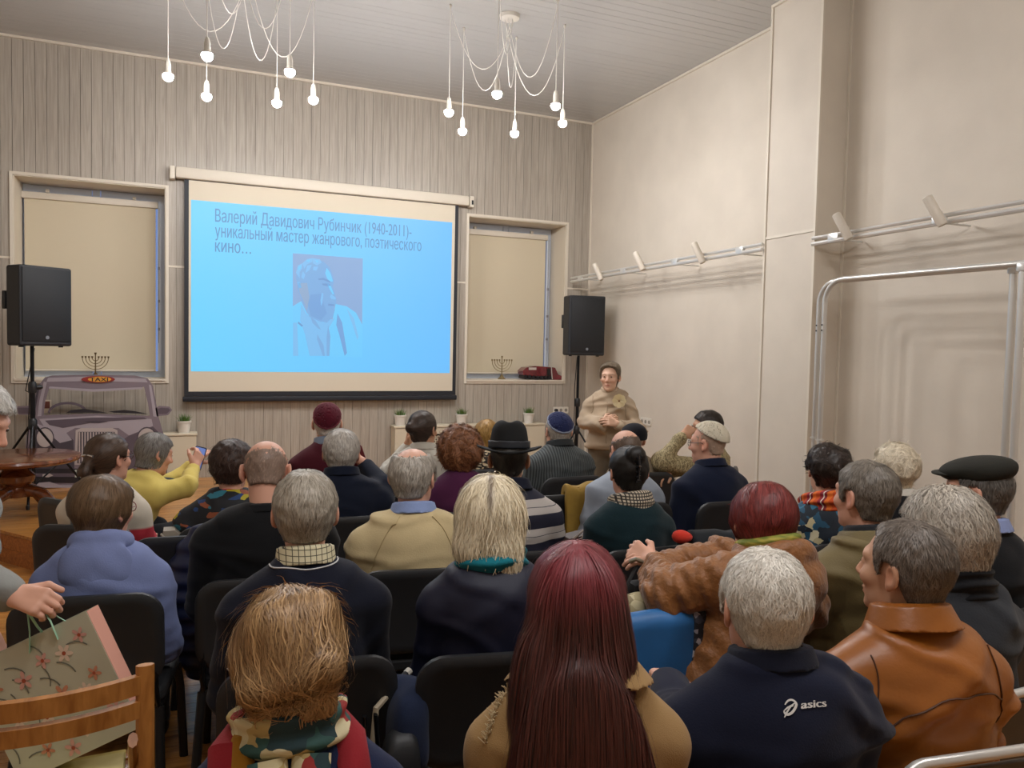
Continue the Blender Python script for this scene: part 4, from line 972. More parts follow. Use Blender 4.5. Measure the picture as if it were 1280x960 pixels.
    V, Q = sdf_mesh(lambda P: legs(P, 0.004)+noise3(P, 30, fs+3)*0.003, lo, hi, 0.021); link('trousers', mesh_np('trousers', V-off_, Q), legm or DN, root)
    for s in (-1, 1):
        toe = an[s]+F*0.15; 
        def sf(P):
            d = smin(rc(P, an[s]-U*0.045-F*0.03, toe-U*0.055, 0.045, 0.036), rc(P, an[s]-U*0.03, an[s]+U*0.01, 0.045, 0.048), 0.03)
            return smax(d, (zfloor+0.002)-P[:, 2], 0.006)
        lo = np.minimum(an[s], toe)-0.07; hi = np.maximum(an[s], toe)+0.07; V, Q = sdf_mesh(sf, lo, hi, 0.017); link('shoe', mesh_np('shoe', V-off_, Q), shoe or SHOE, root)
    # --- skin: head with neck, both hands, and the covered body, one object
    nk0 = Hc+Hu*(-0.055*S)-Hf*0.022*S
    def hs(P):
        d = head_sdf(((P-Hc) @ HB.T)/S, fat=fat)*S
        return smin(d, rc(P, nk0, NB-U*0.05+F*0.01, 0.050*S*fat, 0.058*S*fat), 0.028)
    V1, Q1 = sdf_mesh(hs, np.minimum(Hc-0.16*S, NB-0.085), np.maximum(Hc+0.16*S, NB+0.085), hv)
    parts = [(V1, Q1)]
    for s in (-1, 1):
        h = hd[s]; fw = np.asarray(h['fw'], f4); nr = np.asarray(h['nr'], f4); sd_ = -s*h.get('flip', 1)
        hw = wr[s]+fw/np.linalg.norm(fw)*0.03
        big = h.get('vis', False); dl = (wr[s]-el[s])/np.linalg.norm(wr[s]-el[s]); parts.append(sdf_mesh(lambda P: smin(rc(P, wr[s]-dl*0.05, hw, 0.024, 0.025), hand_sdf(P, hw, fw, nr, sd_, h.get('curl', 0.4), h.get('spread', 0.1), h.get('thumb', 0.6)), 0.012), hw-0.22, hw+0.22, (0.0038 if big and D < 3 else 0.005 if big else 0.014)))
    def core(P):
        d = smin(torso(P, -0.03), legs(P, -0.022), 0.03); return smin(d, sleeves(P, -0.022, -0.05), 0.03)
    pts = np.array([SM, HM, NB]+[v for q in (sh, el, wr, kn, an) for v in q.values()])
    parts.append(sdf_mesh(core, pts.min(0)-0.16, pts.max(0)+0.16, 0.030))
    V, Q = joinVQ(parts); n1 = len(V1)
    C = np.tile(np.array(lin(skin)[:3], f4), (len(V), 1)); p = ((V-Hc) @ HB.T)/S
    def blob(c, r): return np.exp(-(((p-A(*c))/A(*r))**2).sum(1))[:, None]
    ax = np.abs(p[:, 0]); red = np.array([1.06, 0.72, 0.66], f4)
    lips = np.exp(-(((p-A(0, 0.095, -0.0665))/A(0.024, 0.02, 0.0095))**2).sum(1))[:, None]; C *= 1+(np.array([0.86, 0.52, 0.52], f4)-1)*np.clip(lips*1.3, 0, 1)*0.8
    pm = np.stack([ax, p[:, 1], p[:, 2]], 1)
    for c, r, k in (((0.082, -0.012, -0.004), (0.02, 0.03, 0.04), 0.5), ((0.042, 0.08, -0.03), (0.03, 0.03, 0.02), 0.35), ((0, 0.11, -0.025), (0.02, 0.02, 0.02), 0.35)):
        C *= 1+(red-1)*(np.exp(-(((pm-A(*c))/A(*r))**2).sum(1))[:, None]*k)
    C *= (1+0.05*noise3(V, 60, 5))[:, None]
    me = mesh_np('body', V-off_, Q); setcol(me, np.clip(C, 0, 1)); bd = link('body', me, SKIN, root)
    LW = lambda q: (np.asarray(q, f4)*S) @ HB+Hc-off_          # head frame -> object frame
    # eyes, brows (only faces that can be seen)
    rel = ((a-math.degrees(YAW+math.atan((px-640)/F_PX))+180) % 360)-180
    if abs(rel) > 40:
        for s in (-1, 1):
            M4 = Matrix.Translation(Vector(LW((s*0.031, 0.0822, 0.010)))) @ Matrix(((HB[0][0], HB[1][0], HB[2][0]), (HB[0][1], HB[1][1], HB[2][1]), (HB[0][2], HB[1][2], HB[2][2]))).to_4x4() @ Matrix.Scale(S, 4)
            g = Geo(); g.lathe([(0.0, -0.0115)]+[(0.0115*math.sin(t), -0.0115*math.cos(t)) for t in np.linspace(0.3, 2.84, 8)]+[(0.0, 0.0115)], n=12, M4=M4 @ Matrix.Diagonal((1, 1, 0.50, 1)))
            e = g.build('eye', EYEM, root); Geo().lathe([(0.0072, 0.0088), (0.005, 0.0114), (0, 0.0121)], n=10, M4=M4 @ Matrix.Rotation(-math.pi/2, 4, 'X') @ Matrix.Diagonal((1, 0.8, 1, 1))).build('iris', IRIS, e)
            if hair and hair.get('brow', True): Geo().tube([LW((s*q, 0.0935-abs(q)*0.26, 0.034-(q-0.03)**2*12)) for q in (0.014, 0.024, 0.034, 0.046)], [0.0022*S, 0.0036*S, 0.0036*S, 0.0015*S], n=6).build('eyebrow', mat('brow_%s' % key, hair['c'][1], 0.8), root)
    if glasses:
        g = Geo()
        for s in (-1, 1):
            g.tube([LW((s*0.033+0.022*math.cos(t), 0.108-abs(s*0.033+0.022*math.cos(t))*0.18, 0.008+0.018*math.sin(t))) for t in np.linspace(0, 6.283, 17)[:-1]], 0.0018*S, n=5, closed=True)
            g.tube([LW((s*0.055, 0.098, 0.012)), LW((s*0.078, 0.05, 0.012)), LW((s*0.084, 0.0, 0.014)), LW((s*0.083, -0.022, 0.0))], 0.0018*S, n=5)
        g.tube([LW((-0.011, 0.107, 0.012)), LW((0, 0.111, 0.015)), LW((0.011, 0.107, 0.012))], 0.0018*S, n=5); o = g.build('glasses', glasses, root)
    # --- hair
    if hair:
        hh = dict(hair); c1, c2 = np.array(lin(hh['c'][0])[:3], f4), np.array(lin(hh['c'][1])[:3], f4)
        r = np.random.default_rng(fs+11); fn = hair_fn(hh.get('style', 'short'), hh.get('t', 0.012), hh.get('bald'), hh.get('extra'), hh.get('top', 0), hh.get('back', 0), hh.get('lump', 0.0028), hh.get('lsc', 130), fs)
        lo_, hi_ = hh.get('lo', (-0.14, -0.16, -0.14)), hh.get('hi', (0.14, 0.13, 0.17))
        HVv, HQ = sdf_mesh(fn, lo_, hi_, (hv/S)*hh.get('res', 1.9))
        kk = np.clip(0.5+0.5*noise3(HVv, 90, fs), 0, 1)[:, None]; HC_ = ((c1*0.3+c2*0.7)*(1-kk)+(c1*0.75+c2*0.25)*kk)
        if hh.get('cf'): HC_ = hh['cf'](HVv, HC_)
        Vs = [HVv]; Qs = [HQ]; Cs = [HC_]; b = len(HVv)
        n = int(hh.get('n', 1500 if dd > 3.3 else 3000)*0.98); seg = hh.get('seg', 4)
        if n:
            sel = r.integers(0, len(HVv), n); sd = HVv[sel]+r.normal(size=(n, 3)).astype(f4)*0.003
            if hh.get('zmin') is not None: sd = sd[sd[:, 2] > hh['zmin']]
            crown = A(*hh.get('crown', (0, -0.035, 0.16))); mode = hh.get('mode', 'crown')
            if mode == 'crown': df = lambda p: (p-crown)/np.maximum(np.linalg.norm(p-crown, axis=1, keepdims=True), 1e-3)+A(0, -0.15, -hh.get('grav', 0.25))
            elif mode == 'tie': df = lambda p: (A(*hh['tie'])-p)/np.maximum(np.linalg.norm(A(*hh['tie'])-p, axis=1, keepdims=True), 1e-3)
            elif mode == 'roll': df = lambda p: np.stack([-0.45*p[:, 0]+0.004, -0.13-p[:, 1], hh['rz']+0.25*p[:, 0]-p[:, 2]], 1).astype(f4)/0.08
            else: df = lambda p: np.stack([np.sin(p[:, 1]*90+p[:, 2]*70), np.cos(p[:, 0]*85+p[:, 2]*60), np.sin(p[:, 0]*75-p[:, 1]*80)-0.2], 1).astype(f4)
            SV, SQ = strands(fn, sd, df, hh.get('L', 0.035), seg, hh.get('w', 0.0011)*(1 if dd < 2 else 1.35 if dd < 3.5 else 1.8), hh.get('lift', 0.004), r, hh.get('jit', 0.25), hh.get('wave', 0.0), hh.get('fly', 0.0))
            kk = np.clip(r.normal(0.68, 0.30, len(sd)), 0, 1).astype(f4)[:, None]; cc_ = c1*kk+c2*(1-kk); cc_ = np.repeat(cc_, (seg+1)*2, 0)
            if hh.get('cf'): cc_ = hh['cf'](SV, cc_)
            Vs.append(SV); Qs.append(SQ+b); Cs.append(cc_)
        V = np.concatenate(Vs)*S @ HB+Hc; me = mesh_np('hair', V-off_, np.concatenate(Qs)); setcol(me, np.clip(np.concatenate(Cs), 0, 1)); link('hair', me, hh.get('m', HAIR), root)
    # --- collars and neckwear
    ctx = dict(key=key, root=root, off=off_, Hc=Hc, HB=HB, S=S, NB=NB, SM=SM, HM=HM, R=R, F=F, U=U, Rs=Rs, Fs=Fs, spine=spine, TB=TB, sb=sb, sh=sh, el=el, wr=wr, hv=hv, cv=cv, LW=LW, topf=topf, dd=dd, fn=fn if hair else None, hs=hs, zfloor=zfloor)
    for c in (collar or []): c(ctx)
    if hat: hat(ctx)
    if chair and not stand: _k = 0.035-max(0.0, 0.138*bulk*bw-0.135); SEATS.append((key, HM[0]+F[0]*_k, HM[1]+F[1]*_k, ab, chair, zfloor))
    PEOPLE[key] = ctx
    return ctx
SEATS = []
def sub(ctx, name, fn, lo, hi, h, m, label=None, col=None):
    V, Q = sdf_mesh(fn, lo, hi, h); o = link(name, mesh_np(name, V-ctx['off'], Q), m, ctx['root'])
    if label: o['label'] = label
    return o
def ring_axis(c, tilt=0.25): ax = c['U']*1.0+c['F']*tilt; return ax/np.linalg.norm(ax)
def col_shirt(m, h=0.05, r=0.063, name='collar', dz=0.0, flare=0.014, thick=0.0055):
    def f(c):
        ax = ring_axis(c); S = c['S']; C0 = c['NB']+c['U']*(-0.012+dz)+c['F']*0.008
        def fn(P):
            q = P-C0; t = q @ ax; rad = np.sqrt(np.maximum((q*q).sum(1)-t*t, 0))
            fr = (q @ c['F'])
            d1 = np.maximum(np.abs(rad-(r*S+0.0))-thick, np.abs(t-h*0.5)-h*0.5)
            rr = r*S+0.008+flare*(1-np.clip(t/h, 0, 1)); d2 = np.maximum(np.abs(rad-rr)-thick, np.abs(t-h*0.46)-h*0.46)
            d = smin(d1, d2, 0.004)
            return smax(d, np.abs(q @ c['R'])*-1+0.012*(fr > 0)*1.0 if False else d-1, 0.002)
        sub(c, name, fn, C0-0.13, C0+0.13, 0.0045 if c['dd'] < 3 else 0.0055, m)
    return f
def col_crew(m, r=0.066, t=0.011, name='neckband', dz=-0.016):
    def f(c):
        ax = ring_axis(c); C0 = c['NB']+c['U']*dz+c['F']*0.008
        def fn(P):
            q = P-C0; tt = q @ ax; rad = np.sqrt(np.maximum((q*q).sum(1)-tt*tt, 0)); return np.sqrt((rad-r)**2+(tt/1.5)**2)-t
        sub(c, name, fn, C0-0.12, C0+0.12, 0.004 if c['dd'] < 3 else 0.005, m)
    return f
def col_scarf(m, r=0.075, t=0.032, dz=0.0, name='scarf', noise=0.006, sq=1.3, drop=None):
    def f(c):
        ax = ring_axis(c, 0.35); C0 = c['NB']+c['U']*dz+c['F']*0.01
        def fn(P):
            q = P-C0; tt = q @ ax; rad = np.sqrt(np.maximum((q*q).sum(1)-tt*tt, 0)); d = np.sqrt((rad-r)**2+(tt/sq)**2)-t
            return d+np.sin(tt*150+noise3(P, 25, 3)*2.5)*noise+noise3(P, 45, 4)*noise*0.5
        sub(c, name, fn, C0-0.17, C0+0.17, 0.005, m)
    return f
def col_hood(m, w=0.125, h=0.125, d_=0.040, dz=-0.085, back=0.100, name='hood', inner=None, ringr=0.082, ringt=0.022, rz=0.008):
    def f(c):
        C0 = c['NB']-c['F']*back+c['U']*dz; ax = ring_axis(c, 0.45); CR = c['NB']+c['U']*rz-c['F']*0.004
        def fn(P):
            q = P-C0; zz = q @ c['U']; k = np.clip(0.5+zz/(2*h), 0, 1)          # wide at the neck, rounded tip below
            xs_ = (q @ c['R'])/(0.72+0.42*k); q2 = np.stack([xs_, q @ c['F']-0.10*np.clip(zz, 0, 1)-(q @ c['R'])**2*1.6, zz], 1)
            d = ell(q2, (0, 0, 0), (w, d_, h))
            qq = P-CR; tt = qq @ ax; rad = np.sqrt(np.maximum((qq*qq).sum(1)-tt*tt, 0)); tor = np.sqrt((rad-ringr)**2+(tt/1.5)**2)-ringt
            d = smin(d, tor, 0.012)
            d = smax(d, -rc(P, c['NB']-c['U']*0.05, c['NB']+c['U']*0.2+c['F']*0.03, ringr-ringt, ringr-ringt+0.01), 0.012)
            return d+noise3(P, 24, 8)*0.006+np.sin(zz*60+np.abs(q @ c['R'])*50)*0.0025
        sub(c, name, fn, C0-0.24, C0+0.26, c['cv']*0.75, m)
        if inner:
            def f2(P):
                qq = P-CR; tt = qq @ ax; rad = np.sqrt(np.maximum((qq*qq).sum(1)-tt*tt, 0)); return np.maximum(np.abs(rad-(ringr-ringt+0.004))-0.006, np.abs(tt-0.012)-0.022)
            sub(c, 'hood_lining', f2, CR-0.2, CR+0.2, 0.005, inner)
    return f
def offset_curve(c, pts, out=0.001):
    """push head/torso points onto the garment surface"""
    P = np.asarray(pts, f4)
    for _ in range(6):
        g = grad(c['topf'], P, 0.004); P = P-g*(c['topf'](P)-out)[:, None]
    return P
def seam(name, m, fpts, rad=0.003, out=0.0015):
    def f(c):
        P = offset_curve(c, fpts(c), out)-c['off']; Geo().tube([tuple(v) for v in P], rad, n=6).build(name, m, c['root'])
    return f
def kippah(m, rim=None, size=0.078, z0=0.075, name='kippah', tilt=-0.35, tail=None, label=None):
    def f(c):
        S = c['S']; HB = c['HB']; Hc = c['Hc']; ct, st_ = math.cos(tilt), math.sin(tilt)
        def fn0(P, o):
            p = ((P-Hc) @ HB.T)/S; sk = skull(p)-0.016
            t = p[:, 2]*ct+(p[:, 1]+0.012)*st_
            return np.maximum(np.abs(sk-0.001)-o, z0-t)*S
        lo, hi = Hc-0.17, Hc+0.17
        o = sub(c, name, lambda P: fn0(P, 0.004), lo, hi, c['hv']*1.0, m, label)
        if rim is not None:
            def fr(P):
                p = ((P-Hc) @ HB.T)/S; t = p[:, 2]*ct+(p[:, 1]+0.012)*st_; sk = skull(p)-0.016
                return np.maximum(np.abs(sk-0.001)-0.0055, np.abs(t-(z0+0.008))-0.008)*S
            sub(c, name+'_rim', fr, lo, hi, c['hv']*1.0, rim)
    return f
# ------------------------------------------------------------------ the audience
GREY = dict(c=('b9b4ac', '6f6a64')); 
def hr(c1, c2, **k): return dict(c=(c1, c2), **k)
def cols(c): return lambda V, C: C
SK = dict(fair=(214, 172, 146), pink=(218, 168, 144), tan=(198, 152, 122), rosy=(214, 162, 138), pale=(222, 186, 162))

# nearest row ---------------------------------------------------------------
def updo(p, d):
    d = smin(d, ell(p, (0, -0.062, 0.022), (0.088, 0.062, 0.088)), 0.03)
    d = smin(d, rc(p, (-0.055, -0.105, -0.012), (0.058, -0.112, 0.018), 0.028, 0.032), 0.012)
    d = smin(d, rc(p, (-0.045, -0.090, -0.052), (0.045, -0.096, -0.045), 0.022, 0.024), 0.008)
    d = smin(d, rc(p, (0.050, -0.112, 0.020), (0.058, -0.096, -0.055), 0.024, 0.020), 0.012)
    d = smin(d, rc(p, (0.040, -0.112, -0.035), (0.015, -0.112, -0.078), 0.014, 0.009), 0.006)
    d = smin(d, rc(p, (-0.04, -0.08, 0.09), (0.05, -0.05, 0.105), 0.03, 0.03), 0.03)
    return smax(d, -ell(p, (-0.005, -0.138, -0.036), (0.030, 0.020, 0.012)), 0.010)
m_floral = patches('floral_scarf', [(0, 'c9bd93'), (0.30, '2f5550'), (0.52, 'd8cda6'), (0.62, '1f3a3f'), (0.78, 'b9a36a'), (0.90, '9c2f2c')], scale=26)
m_redscarf = fabric('red_scarf', '8c2028'); m_must = fabric('mustard_scarf', '9a6a1c')
def p1scarf(c):
    def strip_on(name, m, pts, w, t):
        P = offset_curve(c, pts, 0.012)-c['off']
        Geo().tube([tuple(v) for v in P], w, n=10, flat=(1, t)).build(name, m, c['root'])
    NB, R, F, U, sb = c['NB'], c['Rs'], c['Fs'], c['spine'], c['sb']
    for nm, m, o1, o2, wd in (('red_scarf_band', m_redscarf, 0.115, 0.060, 0.030), ('mustard_scarf_band', m_must, 0.085, 0.03, 0.020)):
        for s in (-1, 1):
            if s == 1 and nm.startswith('must'): continue
            strip_on(nm, m, [NB+R*s*0.065+F*0.05+U*0.0, NB+R*s*(o1*0.8)-F*0.03-U*0.0, NB+R*s*o1*0.9-F*0.09-U*0.03, NB+R*s*o2-F*0.12-U*0.10, NB+R*s*o2*0.6-F*0.12-U*0.18], wd, 0.4)
    for x in (-0.030, 0.022): strip_on('floral_scarf_fold', m_floral, [NB+R*x*1.2-F*0.07+U*0.0, NB+R*x*1.1-F*0.10-U*0.05, NB+R*x-F*0.12-U*0.12, NB+R*x*0.9-F*0.12-U*0.2], 0.032, 0.45)
person('p01', 'woman with messy blond updo, floral scarf and blue jacket in the nearest row', (362, 744, 1.40), a=6, ab=4, pitch=6, S=0.98, skin=SK['fair'], sb=0.19, top=fabric('blue_jacket', '172244'), topname='jacket',
       hair=hr('bf9868', '65482b', style='updo', t=0.020, extra=updo, n=7500, L=0.11, seg=7, lift=0.007, wave=0.30, jit=0.16, w=0.0012, fly=0.025, lump=0.005, lsc=60, mode='roll', rz=-0.022, lo=(-0.14, -0.17, -0.13)),
       collar=[col_scarf(m_floral, r=0.072, t=0.032, dz=0.012, sq=1.6), p1scarf])
def longhair(p, d):
    d = smin(d, ell(p, (0, -0.070, -0.10), (0.108, 0.070, 0.20)), 0.03)
    d = smin(d, ell(p, (0.005, -0.158, -0.36), (0.142, 0.050, 0.30)), 0.06)
    d = smin(d, ell(p, (-0.085, -0.10, -0.16), (0.04, 0.05, 0.14)), 0.03)
    return d
def dyed(V, C):   # red-pink dye strongest near the parting, dark brown lengths
    k = np.clip((V[:, 2]-0.00)/0.10, 0, 1)[:, None]; return C*(1-k)+np.array(lin('8a3038')[:3], f4)*(0.6+C.mean(1, keepdims=True)*6)*k
def fray(c):
    SM, R, F, U, sb = c['SM'], c['Rs'], c['Fs'], c['spine'], c['sb']; g = Geo(); rr = random.Random(4)
    P = offset_curve(c, [SM+R*(-sb*0.55-0.09*t)+F*(0.05-0.10*t)+U*(0.06-0.06*t) for t in np.linspace(0, 1, 50)], 0.001)-c['off']
    for v in P:
        for _ in range(3): g.tube([tuple(v), tuple(v+np.array([rr.uniform(-.012, .004), rr.uniform(-.01, .01), rr.uniform(-.002, .012)]))], 0.0011, n=4)
    o = g.build('frayed_edge', fabric('cream_thread', 'cbb690'), c['root']); o['kind'] = 'stuff'
person('p02', 'woman with very long straight dark red hair and beige denim jacket in the nearest row', (722, 682, 1.46), a=24, ab=16, S=0.97, skin=SK['fair'], sb=0.185, bulk=1.0, top=fabric('beige_denim', '9c7c50', sc=420), topname='jacket',
       hair=hr('5a2a22', '1f0e0b', style='full', t=0.016, extra=longhair, n=7000, L=0.16, seg=7, lift=0.006, jit=0.07, w=0.0011, fly=0.012, grav=1.6, crown=(0, -0.02, 0.17), lo=(-0.2, -0.25, -0.70), hi=(0.2, 0.13, 0.18), cf=dyed, res=1.5),
       collar=[col_shirt(fabric('beige_denim', ''), h=0.06, r=0.076, flare=0.050, thick=0.0085), fray])
def asics(c):
    R, F, U, sb, SM = c['Rs'], c['Fs'], c['spine'], c['sb'], c['SM']
    d0 = 1.2
    for _ in range(60): d0 += float(c['topf'](np.array([at(998, 873, d0)], f4))[0])*0.7
    cen = at(998, 873, d0).astype(f4)-F*0.04
    def place(a, b): return cen+R*a+U*b
    V, Fc = text_geo('asics', 0.05, lambda a, b, d: (a, b, 0), shear=0.22, bold=0.0016, rows=24)
    x1 = max(v[0] for v in V); s = 0.064/x1
    pts = [place(-0.005+v[0]*s, v[1]*s*1.12+0.02*v[0]*s) for v in V]; polys = [(pts, Fc)]
    def stroke(L, w):
        L = [np.array(p) for p in L]; P = []; 
        for i, p in enumerate(L):
            t = L[min(i+1, len(L)-1)]-L[max(i-1, 0)]; t = t/np.linalg.norm(t); n_ = np.array([-t[1], t[0]]); ww = w*(0.35+0.65*math.sin(math.pi*(0.08+0.84*i/(len(L)-1))))
            P += [p+n_*ww, p-n_*ww]
        return [place(*p) for p in P], [(2*i, 2*i+1, 2*i+3, 2*i+2) for i in range(len(L)-1)]
    loop = [(-0.031+0.0155*math.cos(t)+0.006*math.sin(t), 0.010+0.019*math.sin(t)) for t in np.linspace(-2.6, 2.9, 22)]
    polys.append(stroke(loop, 0.0034)); polys.append(stroke([(-0.047, 0.000), (-0.038, 0.006), (-0.026, 0.012), (-0.017, 0.020)], 0.0026)); polys.append(stroke([(-0.046, -0.014), (-0.040, -0.004), (-0.030, 0.008), (-0.022, 0.010)], 0.0024))
    m = mat('print_white', 'd8d6d2', 0.6)
    g = Geo()
    for P, Fx in polys:
        P = np.asarray(P, f4)
        for _ in range(40):
            P = P-grad(c['topf'], P, 0.004)*np.clip(c['topf'](P)-0.0025, -0.02, 0.02)[:, None]*0.8
        g.add([tuple(v) for v in P-c['off']], Fx)
    o = g.build('logo_print', m, c['root'], smooth=False); o['kind'] = 'stuff'
m_nav = fabric('navy_jacket', '10152a', bump=0.25)
person('p03', 'white-haired man in navy sports jacket with a white logo in the nearest row', (956, 688, 1.68), a=20, ab=10, pitch=4, S=1.03, skin=SK['rosy'], sb=0.225, bulk=1.15, slv=1.2, top=m_nav, topname='jacket', folds=0.009,
       hair=hr('f0eade', 'b5ada0', style='short', t=0.012, n=6500, L=0.028, seg=4, lift=0.004, wave=0.5, jit=0.45), collar=[col_shirt(fabric('navy_collar', '0d1122'), h=0.042, r=0.070, flare=0.012), asics],
       arms={-1: (at(845, 905, 1.75), at(838, 858, 1.95)), }, hands={-1: dict(fw=(0.15, 0.3, -0.05), nr=(0, 0, 1), curl=0.6, vis=True)}, neck=-0.022)
m_lea = mat('tan_leather', '9a5a1e', 0.38, bump=0.25, bscale=90, var=0.18, vscale=4, spec=0.5)
def yoke(c):
    SM, R, F, U, sb = c['SM'], c['Rs'], c['Fs'], c['spine'], c['sb']
    return [SM+R*x-F*0.12-U*(0.015+2.4*(x-0.04)**2) for x in np.linspace(-0.17, 0.185, 26)]
def armhole(s):
    return lambda c: [c['SM']+c['Rs']*s*(c['sb']*0.86)+c['Fs']*0.11*math.cos(t)-c['spine']*(0.03-0.10*math.sin(t)-0.02) for t in np.linspace(2.2, 4.4, 16)]
def lower(c): return [c['SM']*0.35+c['HM']*0.65+c['Rs']*x-c['Fs']*0.15 for x in np.linspace(-0.17, 0.17, 16)]
m_leas = mat('leather_seam', '4a260a', 0.5)
person('p04', 'man in tan leather jacket looking left in the nearest row', (1133, 652, 1.90), a=-12, ab=12, S=1.0, skin=SK['tan'], sb=0.225, bulk=1.22, bw=1.08, slv=1.15, top=m_lea, topname='leather_jacket', folds=0.010, neck=0.0,
       hair=hr('7d7166', '40372f', style='high', t=0.011, n=6000, L=0.026, seg=4, lift=0.004, jit=0.35), collar=[col_shirt(m_lea, h=0.062, r=0.070, flare=0.026, thick=0.0085), seam('yoke_seam', m_leas, yoke, rad=0.0023), seam('waist_seam', m_leas, lower, rad=0.0023), seam('sleeve_seam', m_leas, armhole(-1), rad=0.002), seam('sleeve_seam', m_leas, armhole(1), rad=0.002)])
def bush(p, d): return smin(d, ell(p, (0, -0.050, -0.012), (0.092, 0.070, 0.080)), 0.04)
person('p05', 'man with bushy grey hair, black collar and dark grey jumper at the right edge', (1172, 612, 2.24), a=2, ab=0, pitch=12, S=1.06, skin=SK['fair'], sb=0.225, bulk=1.15, slv=1.15, top=fabric('dark_grey_knit', '2c2f34', sc=160), topname='jumper',
       hair=hr('c9bfb0', '786f64', style='bob', t=0.020, extra=bush, n=4500, L=0.06, seg=5, lift=0.008, wave=0.6, jit=0.35, bald=((0.02, 0.0, 0.14), (0.035, 0.05, 0.03))),
       collar=[col_scarf(fabric('black_scarf', '121317'), r=0.072, t=0.036, dz=-0.01, sq=1.5)])
# second row ----------------------------------------------------------------
m_hood = fabric('hoodie_blue', '7a86b2', sc=200)
person('p06', 'woman with bobbed brown hair and glasses in a pale blue hoodie', (134, 597, 2.80), a=38, ab=8, pitch=6, S=0.97, skin=SK['rosy'], sb=0.20, bulk=1.12, bw=1.1, slv=1.15, top=m_hood, topname='hoodie', glasses=mat('pink_frame', '8c4a44', 0.4),
       hair=hr('7d6247', '46331f', style='bob', t=0.017, back=0.012, n=4500, L=0.07, seg=5, lift=0.004, jit=0.12, grav=0.6), collar=[col_hood(m_hood)])
def piping(c):
    NB, R, F, U = c['NB'], c['Rs'], c['Fs'], c['spine']; return [NB+R*0.088*math.sin(t)-F*0.085*math.cos(t)*0.8-U*(0.020-0.012*math.cos(t)+0.012*abs(math.sin(t))*0) for t in np.linspace(-1.5, 1.5, 20)]
m_chk = check('check_shirt', 'cfc6a4', '4f4a3c', sx=62)
person('p07', 'grey-haired man in navy jumper with a checked shirt collar', (382, 590, 2.27), a=8, ab=4, S=1.02, skin=SK['pink'], sb=0.215, bulk=1.15, slv=1.1, top=fabric('navy_jumper', '0c1020'), topname='jumper', neck=0.008,
       hair=hr('bdb3a3', '7b7264', style='short', t=0.013, n=6500, L=0.034, seg=4, lift=0.004, jit=0.25), collar=[col_shirt(m_chk, h=0.055, r=0.066, flare=0.008), seam('white_piping', fabric('white_piping', 'c9c9c9'), piping, rad=0.0022)])
def shag(p, d):
    d = smin(d, ell(p, (0, -0.042, -0.005), (0.106, 0.085, 0.115)), 0.03)
    d = smin(d, ell(p, (-0.01, -0.078, -0.075), (0.102, 0.05, 0.075)), 0.03)
    return smin(d, ell(p, (0.045, -0.095, -0.12), (0.045, 0.028, 0.065)), 0.03)
def roots(V, C):
    k = (np.exp(-((V[:, 0]+0.004)/0.009)**2)*np.clip((V[:, 2]-0.02)/0.05, 0, 1)*(V[:, 1] < -0.02))[:, None]*0.75; return C*(1-k)+np.array(lin('5a4440')[:3], f4)*k
m_vel = mat('navy_velvet', '080d28', 0.6, sheen=0.0, bump=0.2, bscale=30)
person('p08', 'woman with shaggy platinum blond hair and teal scarf over dark blue velvet', (614, 598, 2.36), a=20, ab=12, S=0.97, skin=SK['fair'], sb=0.19, bulk=1.1, slv=1.1, top=m_vel, topname='velvet_jacket',
       hair=hr('fff2d4', 'b8a684', style='full', t=0.020, extra=shag, n=5200, L=0.13, seg=6, lift=0.012, jit=0.20, wave=0.35, grav=1.2, fly=0.02, w=0.0014, lo=(-0.16, -0.18, -0.30), hi=(0.16, 0.13, 0.17), cf=roots),
       collar=[col_scarf(fabric('teal_scarf', '12707e'), r=0.076, t=0.034, dz=-0.012, sq=1.5)])
m_quil = mat('brown_quilt', '8c5826', 0.55, bump=0.9, bscale=55, sheen=0.2, bdist=0.006, var=0.2, vscale=30)
def quilt(P, d, L):
    for s in (-1, 1):
        for a, b in ((L['sh'][s], L['el'][s]), (L['el'][s], L['wr'][s])):
            ax = (b-a)/np.linalg.norm(b-a); t = (P-a) @ ax; r_ = np.linalg.norm(P-a-t[:, None]*ax, axis=1)
            d = d+np.sin(t*170+noise3(P, 30, 2)*1.5)*0.006*np.exp(-(r_/0.10)**2)*((t > 0) & (t < 0.3))
    q = (P-L['SM']) @ (L['U']+0.6*L['R']); return d+np.sin(q*85)*0.004
m_lin = fabric('dark_lining', '23242a')
m_ygs = patches('yellow_green_scarf', [(0, '8a8428'), (0.4, '6f7a2a'), (0.6, 'b2a445'), (0.8, '5d6a2f')], scale=18, stretch=(1, 1, 4), tex='NOISE', interp='LINEAR')
def reddark(V, C): return C
